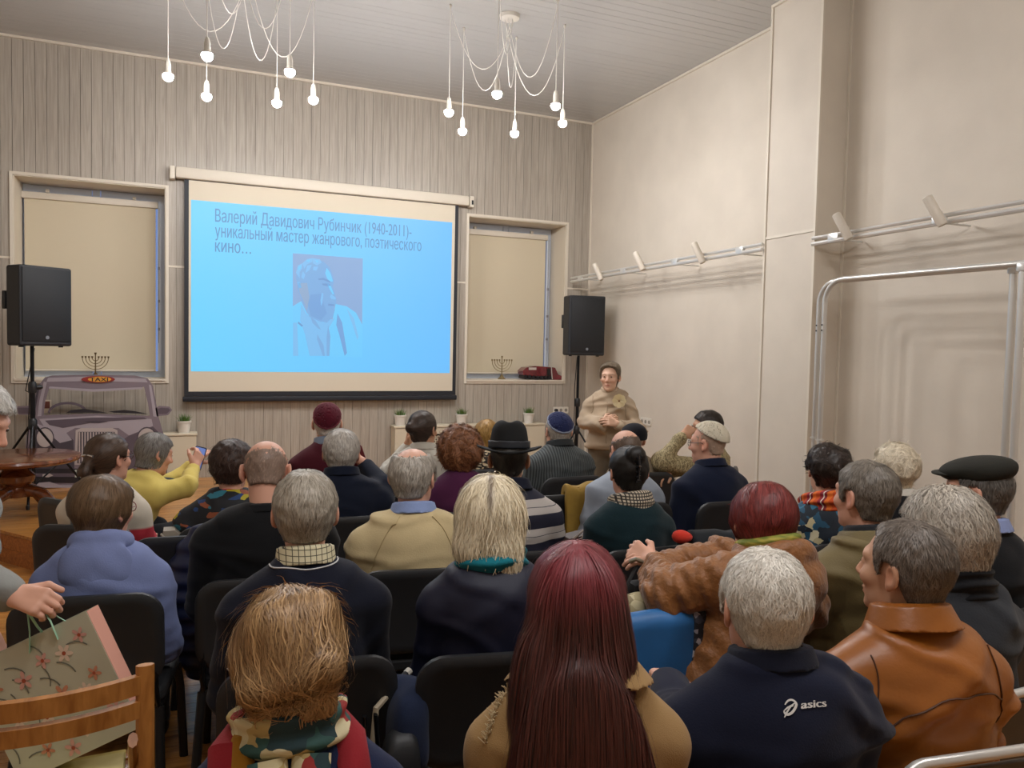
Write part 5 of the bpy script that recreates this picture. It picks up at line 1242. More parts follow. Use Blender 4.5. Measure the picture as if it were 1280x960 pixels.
person('p10', 'woman with short maroon hair in a brown quilted jacket leaning left', (955, 609, 2.55), a=18, ab=2, pitch=14, roll=10, S=1.0, skin=SK['pink'], sb=0.21, bulk=1.15, slv=1.28, top=m_quil, topname='quilted_jacket', side=-0.15, folds=0.010, extra=quilt, drop=-0.02, neck=-0.025, hf=0.06,
       hair=hr('8a3530', '3d100f', style='cropbob', t=0.020, back=0.010, n=5500, L=0.08, seg=5, lift=0.005, jit=0.10, grav=0.4, crown=(0.0, -0.02, 0.15)),
       collar=[col_scarf(m_ygs, r=0.080, t=0.028, dz=0.020, sq=1.6), col_hood(m_quil, w=0.15, h=0.10, d_=0.05, dz=-0.075, back=0.115, name='jacket_hood', inner=m_lin, ringr=0.112, ringt=0.026, rz=-0.005)],
       arms={-1: (at(836, 738, 2.46), at(822, 708, 2.72)), 1: (at(905, 700, 2.85), at(842, 706, 2.78))}, hands={-1: dict(fw=(-0.1, 0.3, 0.1), nr=(-0.6, 0, 0.5), curl=0.9, vis=True), 1: dict(fw=(-0.35, 0.1, 0.1), nr=(0.2, -0.5, 0.6), curl=0.5, vis=True, thumb=1.2)})
m_khk = mat('khaki_coat', '6b5c34', 0.7, bump=0.3, bscale=200, sheen=0.1, var=0.1)
person('p11', 'man with short grey-brown hair in a khaki coat looking left', (1083, 577, 2.70), a=-2, ab=6, S=1.03, skin=SK['rosy'], sb=0.225, bulk=1.2, bw=1.08, slv=1.2, top=m_khk, topname='coat', folds=0.009,
       hair=hr('857c70', '4a423a', style='short', t=0.010, n=4200, L=0.026, seg=4, lift=0.004, jit=0.3), collar=[col_shirt(fabric('dark_collar', '26282c'), h=0.045, r=0.068, flare=0.01), col_shirt(m_khk, h=0.045, r=0.078, flare=0.03, dz=-0.018, thick=0.007, name='coat_collar')])
def flatcap(c):
    S, HB, Hc = c['S'], c['HB'], c['Hc']; mc = mat('felt_cap', '1d1c14', 0.9, bump=0.4, bscale=260)
    def fn(P):
        p = ((P-Hc) @ HB.T)/S; q = p-A(0, 0.012, 0.088); t = 0.16; q = np.stack([q[:, 0], q[:, 1]*math.cos(t)+q[:, 2]*math.sin(t)*1.0, -q[:, 1]*math.sin(t)*-1.0*0+q[:, 2]*math.cos(t)+q[:, 1]*math.sin(t)], 1)
        d = ell(q, (0, -0.006, 0.0), (0.094, 0.118, 0.048)); d = smin(d, ell(q, (0, -0.045, -0.018), (0.088, 0.080, 0.040)), 0.03)
        return smax(d, -(skull(p)-0.004), 0.004)*S
    sub(c, 'cap_crown', fn, Hc-0.25, Hc+0.25, 0.0045, mc)
    def fb(P):
        p = ((P-Hc) @ HB.T)/S; d = ell(p, (0, 0.098, 0.062), (0.074, 0.055, 0.010)); return d*S
    sub(c, 'cap_peak', fb, Hc-0.25, Hc+0.25, 0.0045, mc)
person('p31', 'man in a dark flat cap and black jumper looking left at the right edge', (1224, 567, 2.85), a=-24, ab=-4, S=1.02, toph=0.145, skin=SK['rosy'], sb=0.215, bulk=1.1, top=fabric('black_jumper', '0e1014'), topname='jumper', neck=0.01,
       hair=hr('6f6a64', '3a3632', style='short', t=0.008, n=3000, L=0.022, seg=3, lift=0.003), collar=[col_shirt(fabric('blue_shirt', '7f8cb4'), h=0.052, r=0.066, flare=0.012)], hat=flatcap)
# third row -----------------------------------------------------------------
m_crm = fabric('cream_knit', 'c7b48a', sc=180)
def ragl(s): return lambda c: [c['NB']+c['Rs']*s*(0.06+0.10*t)-c['Fs']*(0.07+0.02*t)-c['spine']*(0.01+0.20*t) for t in np.linspace(0, 1, 12)]
person('p09', 'balding grey-haired man in a cream jumper with a blue collar', (517, 559, 3.20), a=36, ab=10, S=1.06, skin=SK['pink'], sb=0.235, bulk=1.25, bw=1.15, slv=1.2, top=m_crm, topname='jumper', folds=0.008, neck=0.005,
       hair=hr('cac2b6', '8a8276', style='short', t=0.012, n=3600, L=0.03, seg=4, lift=0.004, bald=((0.0, 0.0, 0.112), (0.062, 0.092, 0.058))), collar=[col_shirt(fabric('pale_blue_collar', '8799c4'), h=0.05, r=0.068, flare=0.016), seam('raglan_seam', fabric('cream_seam', 'b09c72'), ragl(-1), rad=0.002), seam('raglan_seam', fabric('cream_seam', ''), ragl(1), rad=0.002)])
m_blk = fabric('black_suit', '0c0d10', bump=0.2)
person('p12', 'bald man with a fringe of grey hair in a black suit bending forward', (335, 553, 3.10), a=12, ab=6, pitch=26, S=1.05, skin=SK['rosy'], sb=0.24, bulk=1.2, slv=1.15, top=m_blk, topname='suit_jacket', hf=0.075, drop=-0.015,
       hair=hr('9c8474', '7a6558', style='short', t=0.002, n=1500, L=0.012, seg=3, lift=0.001, bald=((0.0, 0.01, 0.085), (0.085, 0.105, 0.065))), collar=[col_shirt(m_blk, h=0.035, r=0.070, flare=0.02, dz=-0.01)])
def hat_fedora(c):
    S, HB, Hc = c['S'], c['HB'], c['Hc']; mf = mat('black_felt', '070709', 0.9); t = 0.10
    def loc(P):
        p = ((P-Hc) @ HB.T)/S-A(0, -0.008, 0.052); return np.stack([p[:, 0], p[:, 1]*math.cos(t)-p[:, 2]*math.sin(t), p[:, 1]*math.sin(t)+p[:, 2]*math.cos(t)], 1)
    def crown(P):
        q = loc(P); k = np.clip(q[:, 2]/0.13, 0, 1); s = 1-0.16*k-0.10*k**3; e = np.sqrt((q[:, 0]/(0.090*s))**2+(q[:, 1]/(0.105*s))**2)
        d = smax((e-1)*0.09, np.abs(q[:, 2]-0.060)-0.070, 0.05); return smax(d, -ell(q, (0, 0.01, 0.135), (0.018, 0.07, 0.024)), 0.02)*S
    def brim(P):
        q = loc(P); r_ = np.sqrt(q[:, 0]**2+(q[:, 1]*0.92)**2); z = q[:, 2]-1.25*q[:, 0]**2+0.012; return np.maximum(np.abs(z)-0.0045, np.maximum(r_-0.146, 0.07-r_))*0.8*S
    def band(P):
        q = loc(P); e = np.sqrt((q[:, 0]/0.0905)**2+(q[:, 1]/0.1055)**2); return np.maximum(np.abs((e-1)*0.09)-0.004, np.abs(q[:, 2]-0.022)-0.017)*S
    sub(c, 'hat_crown', crown, Hc-0.26, Hc+0.30, 0.005, mf); sub(c, 'hat_brim', brim, Hc-0.26, Hc+0.26, 0.0048, mf); sub(c, 'hat_band', band, Hc-0.26, Hc+0.26, 0.005, mat('hat_ribbon', '1c2129', 0.5))
m_str = bands('striped_jumper', [(0, 'b3aca6'), (0.20, '3a3a44'), (0.225, 'b3aca6'), (0.47, '14162a'), (0.94, '2e2e3a'), (0.965, 'b3aca6')], scale=8.2)
person('p17', 'man in a black felt hat and grey and navy striped jumper', (637, 529, 3.45), a=22, ab=8, S=1.0, toph=0.168, skin=SK['tan'], sb=0.215, bulk=1.15, bw=1.08, slv=1.1, top=m_str, topname='striped_jumper', folds=0.005,
       hair=hr('3a352f', '1d1a18', style='short', t=0.006, n=1500, L=0.016, seg=3, lift=0.003), collar=[col_shirt(fabric('navy_collar', ''), h=0.055, r=0.070, flare=0.02)], hat=hat_fedora)
def bun(p, d): return smin(d, ell(p, (0.006, -0.088, 0.098), (0.046, 0.042, 0.044)), 0.010)
m_lace = check('lattice_collar', 'bdb09a', '2e2a26', sx=75, wid=0.36)
def claw(c):
    g = Geo(); LW = c['LW']
    for k in range(6): g.tube([LW((0.004, -0.075-0.05*math.sin(k*0.5)*1.0-0.03, 0.10-0.022*k)), LW((0.022, -0.128, 0.095-0.022*k)), LW((-0.004, -0.132, 0.09-0.022*k))], 0.004, n=6)
    g.tube([LW((0.008, -0.128, 0.11)), LW((0.010, -0.136, 0.05)), LW((0.010, -0.126, -0.02))], 0.006, n=6); g.build('hair_claw', mat('shiny_clip', '2a2a2e', 0.12, metal=0.5), c['root'])
person('p14', 'woman with black hair in a clip and a dark green cardigan with a patterned collar', (786, 552, 3.55), a=14, ab=2, S=0.97, toph=0.150, skin=SK['rosy'], sb=0.195, bulk=1.15, slv=1.15, top=fabric('bottle_green', '0d252b', sc=140), topname='cardigan', side=-0.02,
       hair=hr('26221f', '0d0b0b', style='updo', t=0.014, extra=bun, n=3200, L=0.07, seg=5, lift=0.003, jit=0.12, mode='tie', tie=(0.0, -0.10, 0.07)), collar=[col_scarf(m_lace, r=0.082, t=0.026, dz=-0.020, sq=1.9, noise=0.002), claw])
m_flr = patches('floral_blouse', [(0, '14202c'), (0.35, '1d4a63'), (0.55, '121a24'), (0.72, 'c0b48c'), (0.86, '2d6a86'), (0.94, 'd8cfae')], scale=34)
m_org = bands('orange_shawl', [(0, 'c24a16'), (0.30, 'd86a1e'), (0.55, '7e1c22'), (0.70, 'd9cfc4'), (0.78, '8c2030')], scale=16, axis='Y')
def dkbun(p, d): return smin(smin(d, ell(p, (0.02, -0.06, 0.02), (0.085, 0.07, 0.085)), 0.03), ell(p, (0.06, -0.05, 0.085), (0.03, 0.03, 0.03)), 0.012)
person('p29', 'woman with dark curly updo, orange shawl and floral blouse by the wall', (1034, 557, 3.70), a=26, ab=12, S=0.97, skin=SK['fair'], sb=0.19, bulk=1.1, slv=1.15, top=m_flr, topname='blouse',
       hair=hr('3a2c24', '120d0b', style='updo', t=0.018, extra=dkbun, n=3200, L=0.05, seg=5, lift=0.006, mode='curl', jit=0.4, lump=0.004, fly=0.02), collar=[col_scarf(m_org, r=0.100, t=0.042, dz=-0.038, sq=1.2)])
person('p30', 'person with fluffy white hair and black collar by the wall', (1120, 559, 3.90), a=24, ab=10, S=0.99, skin=SK['pale'], sb=0.185, top=fabric('black_top', '17171a'), topname='top',
       hair=hr('f4e8d0', 'bcae94', style='bob', t=0.028, lump=0.006, lsc=70, n=3200, L=0.05, seg=5, lift=0.010, mode='curl', jit=0.5, fly=0.02), collar=[col_shirt(fabric('white_collar', 'c9c4ba'), h=0.04, r=0.066, flare=0.01)])
# fourth row ----------------------------------------------------------------
m_paint = patches('painted_black_top', [(0, '121419'), (0.58, '14161b'), (0.66, '2c6f80'), (0.72, '15171c'), (0.80, 'a99a1c'), (0.84, '17191e'), (0.90, '8c4a2c'), (0.94, '1b3a6a')], scale=20, stretch=(1, 1, 2.2))
person('p13', 'woman with short dark brown hair in a black top with bright paint strokes', (290, 555, 3.85), a=16, ab=4, pitch=4, S=1.0, skin=SK['rosy'], sb=0.225, bulk=1.25, bw=1.15, slv=1.25, top=m_paint, topname='top',
       hair=hr('4c362c', '241815', style='short', t=0.022, top=0.008, lump=0.004, n=3000, L=0.045, seg=4, lift=0.008, jit=0.4, wave=0.6, fly=0.015), collar=[col_scarf(fabric('red_neckline', 'b0303c'), r=0.062, t=0.012, dz=-0.012)])
m_nj = fabric('ink_jacket', '0c1426', bump=0.2)
person('p19', 'grey-haired man in a dark blue jacket holding a phone to his right', (427, 538, 4.05), a=14, ab=6, S=1.03, skin=SK['rosy'], sb=0.235, bulk=1.2, bw=1.1, slv=1.2, top=m_nj, topname='jacket', neck=-0.02,
       hair=hr('cbc4ba', '8a837a', style='short', t=0.015, n=3000, L=0.03, seg=4, lift=0.004), collar=[col_shirt(m_nj, h=0.05, r=0.072, flare=0.012)],
       arms={1: (at(478, 612, 4.15), at(458, 584, 4.25))}, hands={1: dict(fw=(-0.2, 0.1, 0.25), nr=(0.6, -0.2, 0.2), curl=0.7, vis=True)})
def afro(p, d): return smin(d, ell(p, (0, -0.030, 0.012), (0.122, 0.118, 0.122)), 0.03)
person('p18', 'woman with round curly auburn hair in a plum purple top', (576, 533, 4.20), a=20, ab=8, S=0.97, toph=0.138, skin=SK['fair'], sb=0.19, bulk=1.1, top=fabric('plum_top', '4a1c3e'), topname='top',
       hair=hr('a06a46', '52321f', style='bob', t=0.025, extra=afro, lump=0.009, lsc=120, n=6500, L=0.045, seg=5, lift=0.018, mode='curl', jit=0.5, fly=0.02, lo=(-0.17, -0.19, -0.15), hi=(0.17, 0.14, 0.18)))
person('p15', 'bald man in a pale blue shirt behind the clipped black hair', (780, 537, 4.55), a=6, ab=2, pitch=10, S=1.05, skin=SK['pink'], sb=0.225, bulk=1.15, slv=1.15, top=fabric('pale_shirt', '98a0ac'), topname='shirt', side=-0.05,
       hair=hr('7a6656', '54463c', style='short', t=0.004, n=1400, L=0.016, seg=3, lift=0.002, bald=((0.0, 0.012, 0.08), (0.082, 0.098, 0.062))), collar=[col_shirt(fabric('pale_shirt', ''), h=0.045, r=0.066, flare=0.014)])
def marks(c):
    g = Geo(); LW = c['LW']
    for x, z, r_ in ((0.045, 0.088, 0.014), (-0.03, 0.105, 0.012), (0.0, 0.098, 0.010)):
        g.tube([LW((x+r_*math.cos(t), -0.085+z*-0.02, z+r_*math.sin(t))) for t in np.linspace(0, 6.28, 13)[:-1]], 0.0012, n=4, closed=True)
    o = g.build('kippah_print', mat('print_grey', '5a564e', 0.7), c['root']); o['kind'] = 'stuff'
person('p16', 'man in a white kippah and glasses with navy shirt turned left', (884, 529, 4.65), a=-28, ab=0, S=1.04, skin=SK['rosy'], sb=0.23, bulk=1.18, slv=1.15, top=fabric('navy_shirt', '10182e'), topname='shirt', glasses=FRAME, pitch=4,
       hair=hr('c0a48e', '9c8270', style='short', t=0.0015, n=700, L=0.010, seg=3, lift=0.002, bald=((0.0, 0.03, 0.10), (0.08, 0.07, 0.06)), brow=True), hat=kippah(fabric('white_kippah', 'd0c7b2', sc=400), size=0.09, z0=0.060, tilt=-0.50), collar=[col_shirt(fabric('navy_shirt', ''), h=0.05, r=0.070, flare=0.014)])
# front rows ------------------------------------------------------------------
def pony(p, d):
    d = smin(d, rc(p, (0.0, -0.105, 0.018), (-0.005, -0.135, -0.05), 0.022, 0.030), 0.012); return smin(d, rc(p, (-0.005, -0.135, -0.05), (0.0, -0.125, -0.17), 0.030, 0.012), 0.01)
m_cb = bands('colour_block_top', [(0, 'b02a38'), (0.52, 'c9484f'), (0.62, '6f7276'), (0.80, 'c4b9a4')], scale=1.9)
def blockcol(V, L):
    x = np.abs((V-L['SM']) @ L['R'])-L['sb']*0.60; z = (V-L['SM']) @ L['U']
    C = np.tile(np.array(lin('6f7376')[:3], f4), (len(V), 1)); C[x > 0] = lin('c9bfae')[:3]; C[(x > 0) & (z < -0.115)] = lin('b02c3a')[:3]; C[(x > 0) & (z < -0.24)] = lin('cf8f90')[:3]
    return C
def clip(c): Geo().tube([c['LW']((x, -0.121, 0.026+0.006*math.cos(x*40))) for x in np.linspace(-0.035, 0.035, 8)], 0.0065, n=8).build('hair_clip', mat('silver_clip', 'b5b0ac', 0.2, metal=0.8), c['root'])
def cb_extra(P, d, L): return d
m_cbt = fabric('grey_red_top', 'ffffff'); 
person('p24', 'woman with brown ponytail, silver clip and glasses in a grey, white and red top', (136, 543, 3.75), a=44, ab=24, S=0.98, skin=SK['rosy'], sb=0.19, bulk=1.08, slv=1.05, top=mat('colour_block', 'ffffff', 0.9, bump=0.3, bscale=220, attr=True), vcol=blockcol, topname='top', glasses=FRAME,
       hair=hr('57402f', '2c1e15', style='updo', t=0.012, extra=pony, n=3000, L=0.08, seg=5, lift=0.003, jit=0.08, mode='tie', tie=(0, -0.14, -0.02), lo=(-0.14, -0.19, -0.20)), collar=[clip])
person('p25', 'grey-haired person in a yellow jumper bending over a phone near the stage', (200, 543, 4.60), a=62, ab=50, pitch=16, S=0.99, skin=SK['rosy'], sb=0.19, bulk=1.1, top=fabric('yellow_jumper', 'd6c068'), topname='jumper', lean=-0.26, hf=0.09, drop=-0.02, side=0.02,
       hair=hr('8f8a84', '58534e', style='bob', t=0.014, n=2400, L=0.05, seg=4, lift=0.004, jit=0.2), arms={1: (at(232, 610, 4.55), at(241, 588, 4.75)), -1: (at(222, 600, 4.85), at(236, 583, 4.9))},
       hands={1: dict(fw=(0.15, 0.25, 0.35), nr=(0.6, -0.6, 0.1), curl=0.7, vis=True), -1: dict(fw=(0.25, 0.1, 0.25), nr=(-0.3, -0.6, 0.4), curl=0.6, vis=True)})
person('p20', 'man in a burgundy kippah and burgundy jumper in front of the screen', (409, 506, 4.95), a=9, ab=4, S=1.03, skin=SK['pink'], sb=0.215, bulk=1.1, top=fabric('burgundy_jumper', '4a1420'), topname='jumper',
       hair=hr('e6dcd0', 'b5a99c', style='short', t=0.008, n=1400, L=0.014, seg=3, lift=0.003), hat=kippah(fabric('burgundy_velvet', '571425'), rim=fabric('burgundy_rim', '7a3a44'), z0=0.068, tilt=-0.95), collar=[col_shirt(fabric('grey_blue_collar', '7d8899'), h=0.055, r=0.066, flare=0.01)])
def knot(p, d): return smin(d, ell(p, (-0.022, -0.112, 0.022), (0.040, 0.030, 0.036)), 0.010)
m_wht = fabric('white_shirt', 'b9b4a8', sc=160)
person('p21', 'person with dark hair tied in a knot and white shirt, hand to chin', (529, 514, 4.95), a=44, ab=12, S=1.0, skin=SK['tan'], sb=0.205, bulk=1.05, slv=1.15, top=m_wht, topname='shirt', folds=0.008,
       hair=hr('4a3a30', '1f1814', style='updo', t=0.010, extra=knot, n=2400, L=0.06, seg=4, lift=0.003, jit=0.1, mode='tie', tie=(-0.02, -0.13, 0.02)), collar=[col_shirt(m_wht, h=0.05, r=0.066, flare=0.016)],
       arms={-1: (at(480, 598, 5.1), at(508, 562, 5.25))}, hands={-1: dict(fw=(0.1, 0.0, 0.4), nr=(-0.5, 0.4, 0), curl=0.8, vis=True)})
m_zig = patches('zigzag_knit', [(0, '2a221c'), (0.42, 'c9b08a'), (0.55, '1f1a16'), (0.66, 'd8c7a4')], scale=40, stretch=(1, 1, 2.5))
person('p22', 'woman with wavy golden blond hair and a zigzag knit behind the black hat', (609, 526, 5.60), a=32, ab=12, S=0.95, skin=SK['fair'], sb=0.18, top=m_zig, topname='knit',
       hair=hr('c49a54', '7d5a28', style='bob', t=0.018, lump=0.004, n=2200, L=0.07, seg=5, lift=0.006, wave=0.5, jit=0.2))
def rib(P, d, L): return d+np.sin(((P-L['SM']) @ L['R'])*330)*0.0016
m_rib = bands('ribbed_grey', [(0, '33383a'), (0.5, '565c5d')], axis='X', scale=62)
person('p23', 'man in a blue crocheted kippah and ribbed dark grey jumper', (698, 517, 5.40), a=6, ab=0, S=1.05, skin=SK['pink'], sb=0.235, bulk=1.2, bw=1.1, slv=1.2, top=m_rib, topname='jumper', neck=-0.03,
       hair=hr('cfc6ba', '988e82', style='short', t=0.008, n=1400, L=0.016, seg=3, lift=0.003), hat=kippah(fabric('navy_crochet', '252c52'), rim=fabric('pale_blue_rim', '8a93a8'), z0=0.066, tilt=-0.65), collar=[col_shirt(fabric('grey_collar', '2c3032'), h=0.05, r=0.074, flare=0.012)])
def beanie(c):
    S, HB, Hc = c['S'], c['HB'], c['Hc']
    def fn(P):
        p = ((P-Hc) @ HB.T)/S; return smax(smin(skull(p)-0.018, ell(p, (0.02, -0.045, 0.06), (0.07, 0.07, 0.07)), 0.03), 0.0+0.015-p[:, 2], 0.01)*S
    sub(c, 'knitted_hat', fn, Hc-0.2, Hc+0.2, 0.006, fabric('black_knit_hat', '12131a'))
person('p27', 'person in a black knitted hat and beige coat beyond the bald man', (791, 527, 5.60), a=10, ab=6, S=0.98, toph=0.145, skin=SK['fair'], sb=0.185, top=fabric('beige_coat', '8f7f68'), topname='coat', hat=beanie)
m_pat = patches('brown_leaf_shirt', [(0, '9c8d68'), (0.42, '6e6144'), (0.50, 'b3a47c'), (0.62, '8a7a56'), (0.72, 'c0b28c')], scale=46, stretch=(1.6, 1.6, 0.5), tex='NOISE')
person('p28', 'dark-haired man in a patterned brown shirt resting his face on his hand', (882, 514, 5.70), a=-62, ab=-52, pitch=6, S=1.0, skin=SK['tan'], sb=0.20, slv=1.1, top=m_pat, topname='shirt', glasses=FRAME,
       hair=hr('3d322a', '1d1714', style='short', t=0.014, n=1800, L=0.035, seg=4, lift=0.004, brow=True), arms={-1: (at(826, 578, 5.5), at(851, 547, 5.52)), 1: (at(862, 585, 5.9), at(838, 588, 5.55))},
       hands={-1: dict(fw=(0.25, 0.05, 0.15), nr=(0.0, -0.6, 0.5), curl=0.6, vis=True), 1: dict(fw=(-0.3, -0.1, -0.1), nr=(0, 0, 1), curl=0.5, vis=True)}, drop=0.02)
# standing people -------------------------------------------------------------
m_bei = fabric('beige_blouse', 'b09c84', sc=300)
def rose(c):
    cen = at(774, 501, 6.47)-c['off']; R, F, U = -c['R'], c['F'], c['U']; m = mat('cream_flower', 'ecdcb2', 0.7); m2 = mat('flower_heart', '8a5a2a', 0.6)
    for ring_, n_, r_, sz in ((0, 8, 0.040, 0.024), (1, 7, 0.026, 0.020), (2, 5, 0.013, 0.014)):
        for k in range(n_):
            t = 2*math.pi*k/n_+ring_*0.4; cx = cen+(R*math.cos(t)+U*math.sin(t))*r_+F*(0.010+0.007*ring_); g = Geo()
            B = np.stack([R*math.cos(t)+U*math.sin(t), -R*math.sin(t)+U*math.cos(t), F])
            P = [cx]; 
            for q in range(10): w_ = 2*math.pi*q/10; P.append(cx+(B[0]*math.cos(w_)*0.8+B[1]*math.sin(w_))*sz+F*(0.008*math.cos(w_)))
            P2 = [p-F*0.003 for p in P]; g.add(P, [(0, 1+q, 1+(q+1) % 10) for q in range(10)]); g.add(P2, [(0, 1+(q+1) % 10, 1+q) for q in range(10)]); g.build('flower_petal', m, c['root'])
    Geo().box(tuple(cen+F*0.034), (0.014, 0.014, 0.014), bev=0.005).build('flower_heart', m2, c['root'])
def buttons(c):
    P = offset_curve(c, [c['SM']+c['Fs']*0.13-c['spine']*(0.02+0.09*k) for k in range(6)], 0.002)-c['off']
    for v in P: Geo().lathe([(0.006, 0), (0.006, 0.003), (0, 0.004)], tuple(v), n=8).build('button', mat('horn_button', '6b5a44', 0.4), c['root'])
def armhole_f(s): return lambda c: [c['SM']+c['Rs']*s*(c['sb']*0.80)+c['Fs']*0.10*math.cos(t)-c['spine']*(0.06-0.10*math.sin(t)) for t in np.linspace(-0.9, 1.2, 14)]
def cuffs(c):
    for s in (-1, 1):
        ax = c['wr'][s]-c['el'][s]; ax = ax/np.linalg.norm(ax); e = c['wr'][s]-ax*0.012; sub(c, 'cuff', lambda P: np.maximum(np.abs(rc(P, e-ax*0.05, e+ax*0.05, 0.040, 0.037))-0.004, np.abs((P-e) @ ax)-0.022), e-0.09, e+0.09, 0.005, m_bei)
def placket(c): return [c['SM']+c['Fs']*0.13-c['spine']*(0.02+0.05*k)+c['Rs']*0.012 for k in range(11)]
person('p32', 'standing woman with short grey-brown hair, beige blouse and flower brooch, hands clasped', (763, 455, 6.65), a=222, ab=212, S=0.97, fat=0.93, skin=SK['fair'], sb=0.192, bulk=1.05, bw=1.05, slv=1.12, top=m_bei, topname='blouse', folds=0.012, stand=True, legm=fabric('taupe_trousers', '6f6352'),
       hair=hr('94846f', '5e4f40', style='high', t=0.008, top=0.016, lump=0.005, lsc=90, n=4200, L=0.045, seg=4, lift=0.010, jit=0.35, fly=0.012), collar=[col_shirt(m_bei, h=0.045, r=0.062, flare=0.018), rose, cuffs, seam('armhole_seam', fabric('beige_seam', '8f7d64'), armhole_f(-1), rad=0.0025), seam('armhole_seam', fabric('beige_seam', ''), armhole_f(1), rad=0.0025), seam('placket', fabric('beige_seam', '8f7d64'), placket, rad=0.003)],
       arms={1: (at(731, 527, 6.70), at(750, 529, 6.46)), -1: (at(796, 535, 6.62), at(775, 531, 6.42))}, hands={1: dict(fw=(0.45, -0.10, 0.16), nr=(-0.1, -0.7, 0.4), curl=0.45, vis=True), -1: dict(fw=(-0.45, -0.02, 0.12), nr=(0.1, -0.75, 0.35), curl=0.5, vis=True)}, vox=0.004, dist=3.5, hem=0.83)
m_gsh = fabric('pale_grey_shirt', '8b8c88', sc=160)
HW = at(6, 741, 2.12)
person('p26', 'standing white-haired man in a pale grey shirt at the left edge holding a gift bag', (-14, 485, 2.55), a=112, ab=100, pitch=24, hf=0.10, lean=-0.03, S=1.03, skin=SK['rosy'], sb=0.20, bulk=1.1, slv=1.15, top=m_gsh, topname='shirt', folds=0.009, stand=True,
       hair=hr('e2ded6', 'a09b94', style='short', t=0.022, n=4200, L=0.04, seg=4, lift=0.006, wave=0.5, jit=0.35), collar=[col_shirt(m_gsh, h=0.045, r=0.068, flare=0.016)],
       arms={1: (at(-62, 700, 2.35), HW)}, hands={1: dict(fw=at(48, 752, 2.10)-HW, nr=np.array([0.15, -0.75, 0.5]), curl=0.95, vis=True, spread=0.02)}, dist=1.9)
# ------------------------------------------------------------------ chairs
m_seat = mat('black_upholstery', '17181a', 0.75, bump=0.3, bscale=300); m_shell = mat('black_chair_shell', '232426', 0.5, bump=0.15, bscale=250); m_tube = mat('black_tube', '141517', 0.35, metal=0.3)
def hall_chair(loc, rz, label):
    r = thing('hall_chair', label, 'chair', loc, rz, 'black hall chairs')
    o = Geo().prism(rrect(0.46, 0.42, 0.07), 0.05, lambda a, b, d: (a, b+0.01, 0.415+d)).build('seat', m_seat, r)
    bv = o.modifiers.new('bevel', 'BEVEL'); bv.width = 0.012; bv.segments = 2; bv.limit_method = 'ANGLE'; bv.angle_limit = 0.8
    def bk(a, b, d): return (a, -0.225-0.10*(b-0.05)-d+0.14*a*a*1.2, 0.66+b)
    # back: shell with a rim and a slightly sunken cushion panel
    R1, R2, R3 = rrect(0.475, 0.335, 0.085, 6), rrect(0.440, 0.300, 0.072, 6), rrect(0.405, 0.265, 0.058, 6)
    n = len(R1); V = []; Fc = []
    rings = [(R2, -0.016), (R1, -0.006), (R1, 0.012), (R2, 0.022), (R3, 0.017)]
    for ri, dd in rings: V += [bk(x, y, dd) for x, y in ri]
    for k in range(len(rings)-1):
        for i in range(n): Fc.append((k*n+i, k*n+(i+1) % n, (k+1)*n+(i+1) % n, (k+1)*n+i))
    Fc += [tuple(range(n))[::-1], tuple(4*n+i for i in range(n))]
    Geo().add(V, Fc).build('backrest', m_shell, r, angle=50)
    for s in (-1, 1):
        Geo().tube([(s*0.215, 0.20, 0.405), (s*0.225, 0.22, 0.3), (s*0.235, 0.245, 0.0)], 0.015, n=8, flat=(0.65, 1.1)).build('leg', m_tube, r)
        Geo().tube([(s*0.215, -0.18, 0.405), (s*0.228, -0.235, 0.2), (s*0.24, -0.285, 0.0)], 0.015, n=8, flat=(0.65, 1.1)).build('leg', m_tube, r)
        Geo().tube([(s*0.212, -0.17, 0.40), (s*0.212, -0.215, 0.47), (s*0.205, -0.205, 0.60), (s*0.20, -0.212, 0.72)], 0.014, n=8, flat=(0.65, 1.1)).build('back_support', m_tube, r)
    g = Geo()
    for y in (-0.17, 0.19): g.tube([(-0.215, y, 0.402), (0.215, y, 0.402)], 0.011, n=8)
    for s in (-1, 1): g.tube([(s*0.215, -0.18, 0.402), (s*0.215, 0.20, 0.402)], 0.011, n=8)
    g.build('seat_frame', m_tube, r)
    return r
WHO = dict(p01='under the woman with the messy blond updo', p02='under the woman with very long red hair', p03='under the man in the sports jacket', p06='under the woman in the blue hoodie', p07='under the man with the checked collar', p08='under the platinum blond woman',
           p10='under the woman in the brown quilted jacket', p11='under the man in the khaki coat', p31='under the man in the flat cap', p09='under the man in the cream jumper', p12='under the bald man in the black suit', p17='under the man in the black felt hat',
           p14='under the woman in the dark green cardigan', p29='under the woman in the orange shawl', p30='under the person with fluffy white hair', p13='under the woman in the painted black top', p19='under the man in the dark blue jacket', p18='under the woman with auburn curls',
           p15='under the bald man in the pale blue shirt', p16='under the man in the white kippah', p24='under the woman with the ponytail', p25='under the person in the yellow jumper', p20='under the man in the burgundy kippah', p21='under the person with the hair knot',
           p22='under the woman in the zigzag knit', p23='under the man in the blue kippah', p27='under the person in the knitted hat', p28='under the man with his face on his hand')
proto = None
def seat_at(x, y, a, label, z=0.0):
    global proto
    if proto is None: proto = hall_chair((x, y, z), -math.radians(a), label); return proto
    return dup(proto, (x, y, z), -math.radians(a), label)
_b = at(857, 805, 2.44); SEATS = [(k, _b[0], _b[1]+0.245, a, kd, z) if k == 'p10' else (k, x, y, a, kd, z) for k, x, y, a, kd, z in SEATS]
for key, x, y, a, kind, z in SEATS:
    if key in ('p04', 'p05'): continue
    seat_at(x, y, a, 'black hall chair '+WHO[key], z)
e1 = at(706, 640, 4.55); seat_at(e1[0]-0.06, e1[1]+0.22, 2, 'empty black hall chair with the mustard jacket beside the striped jumper')
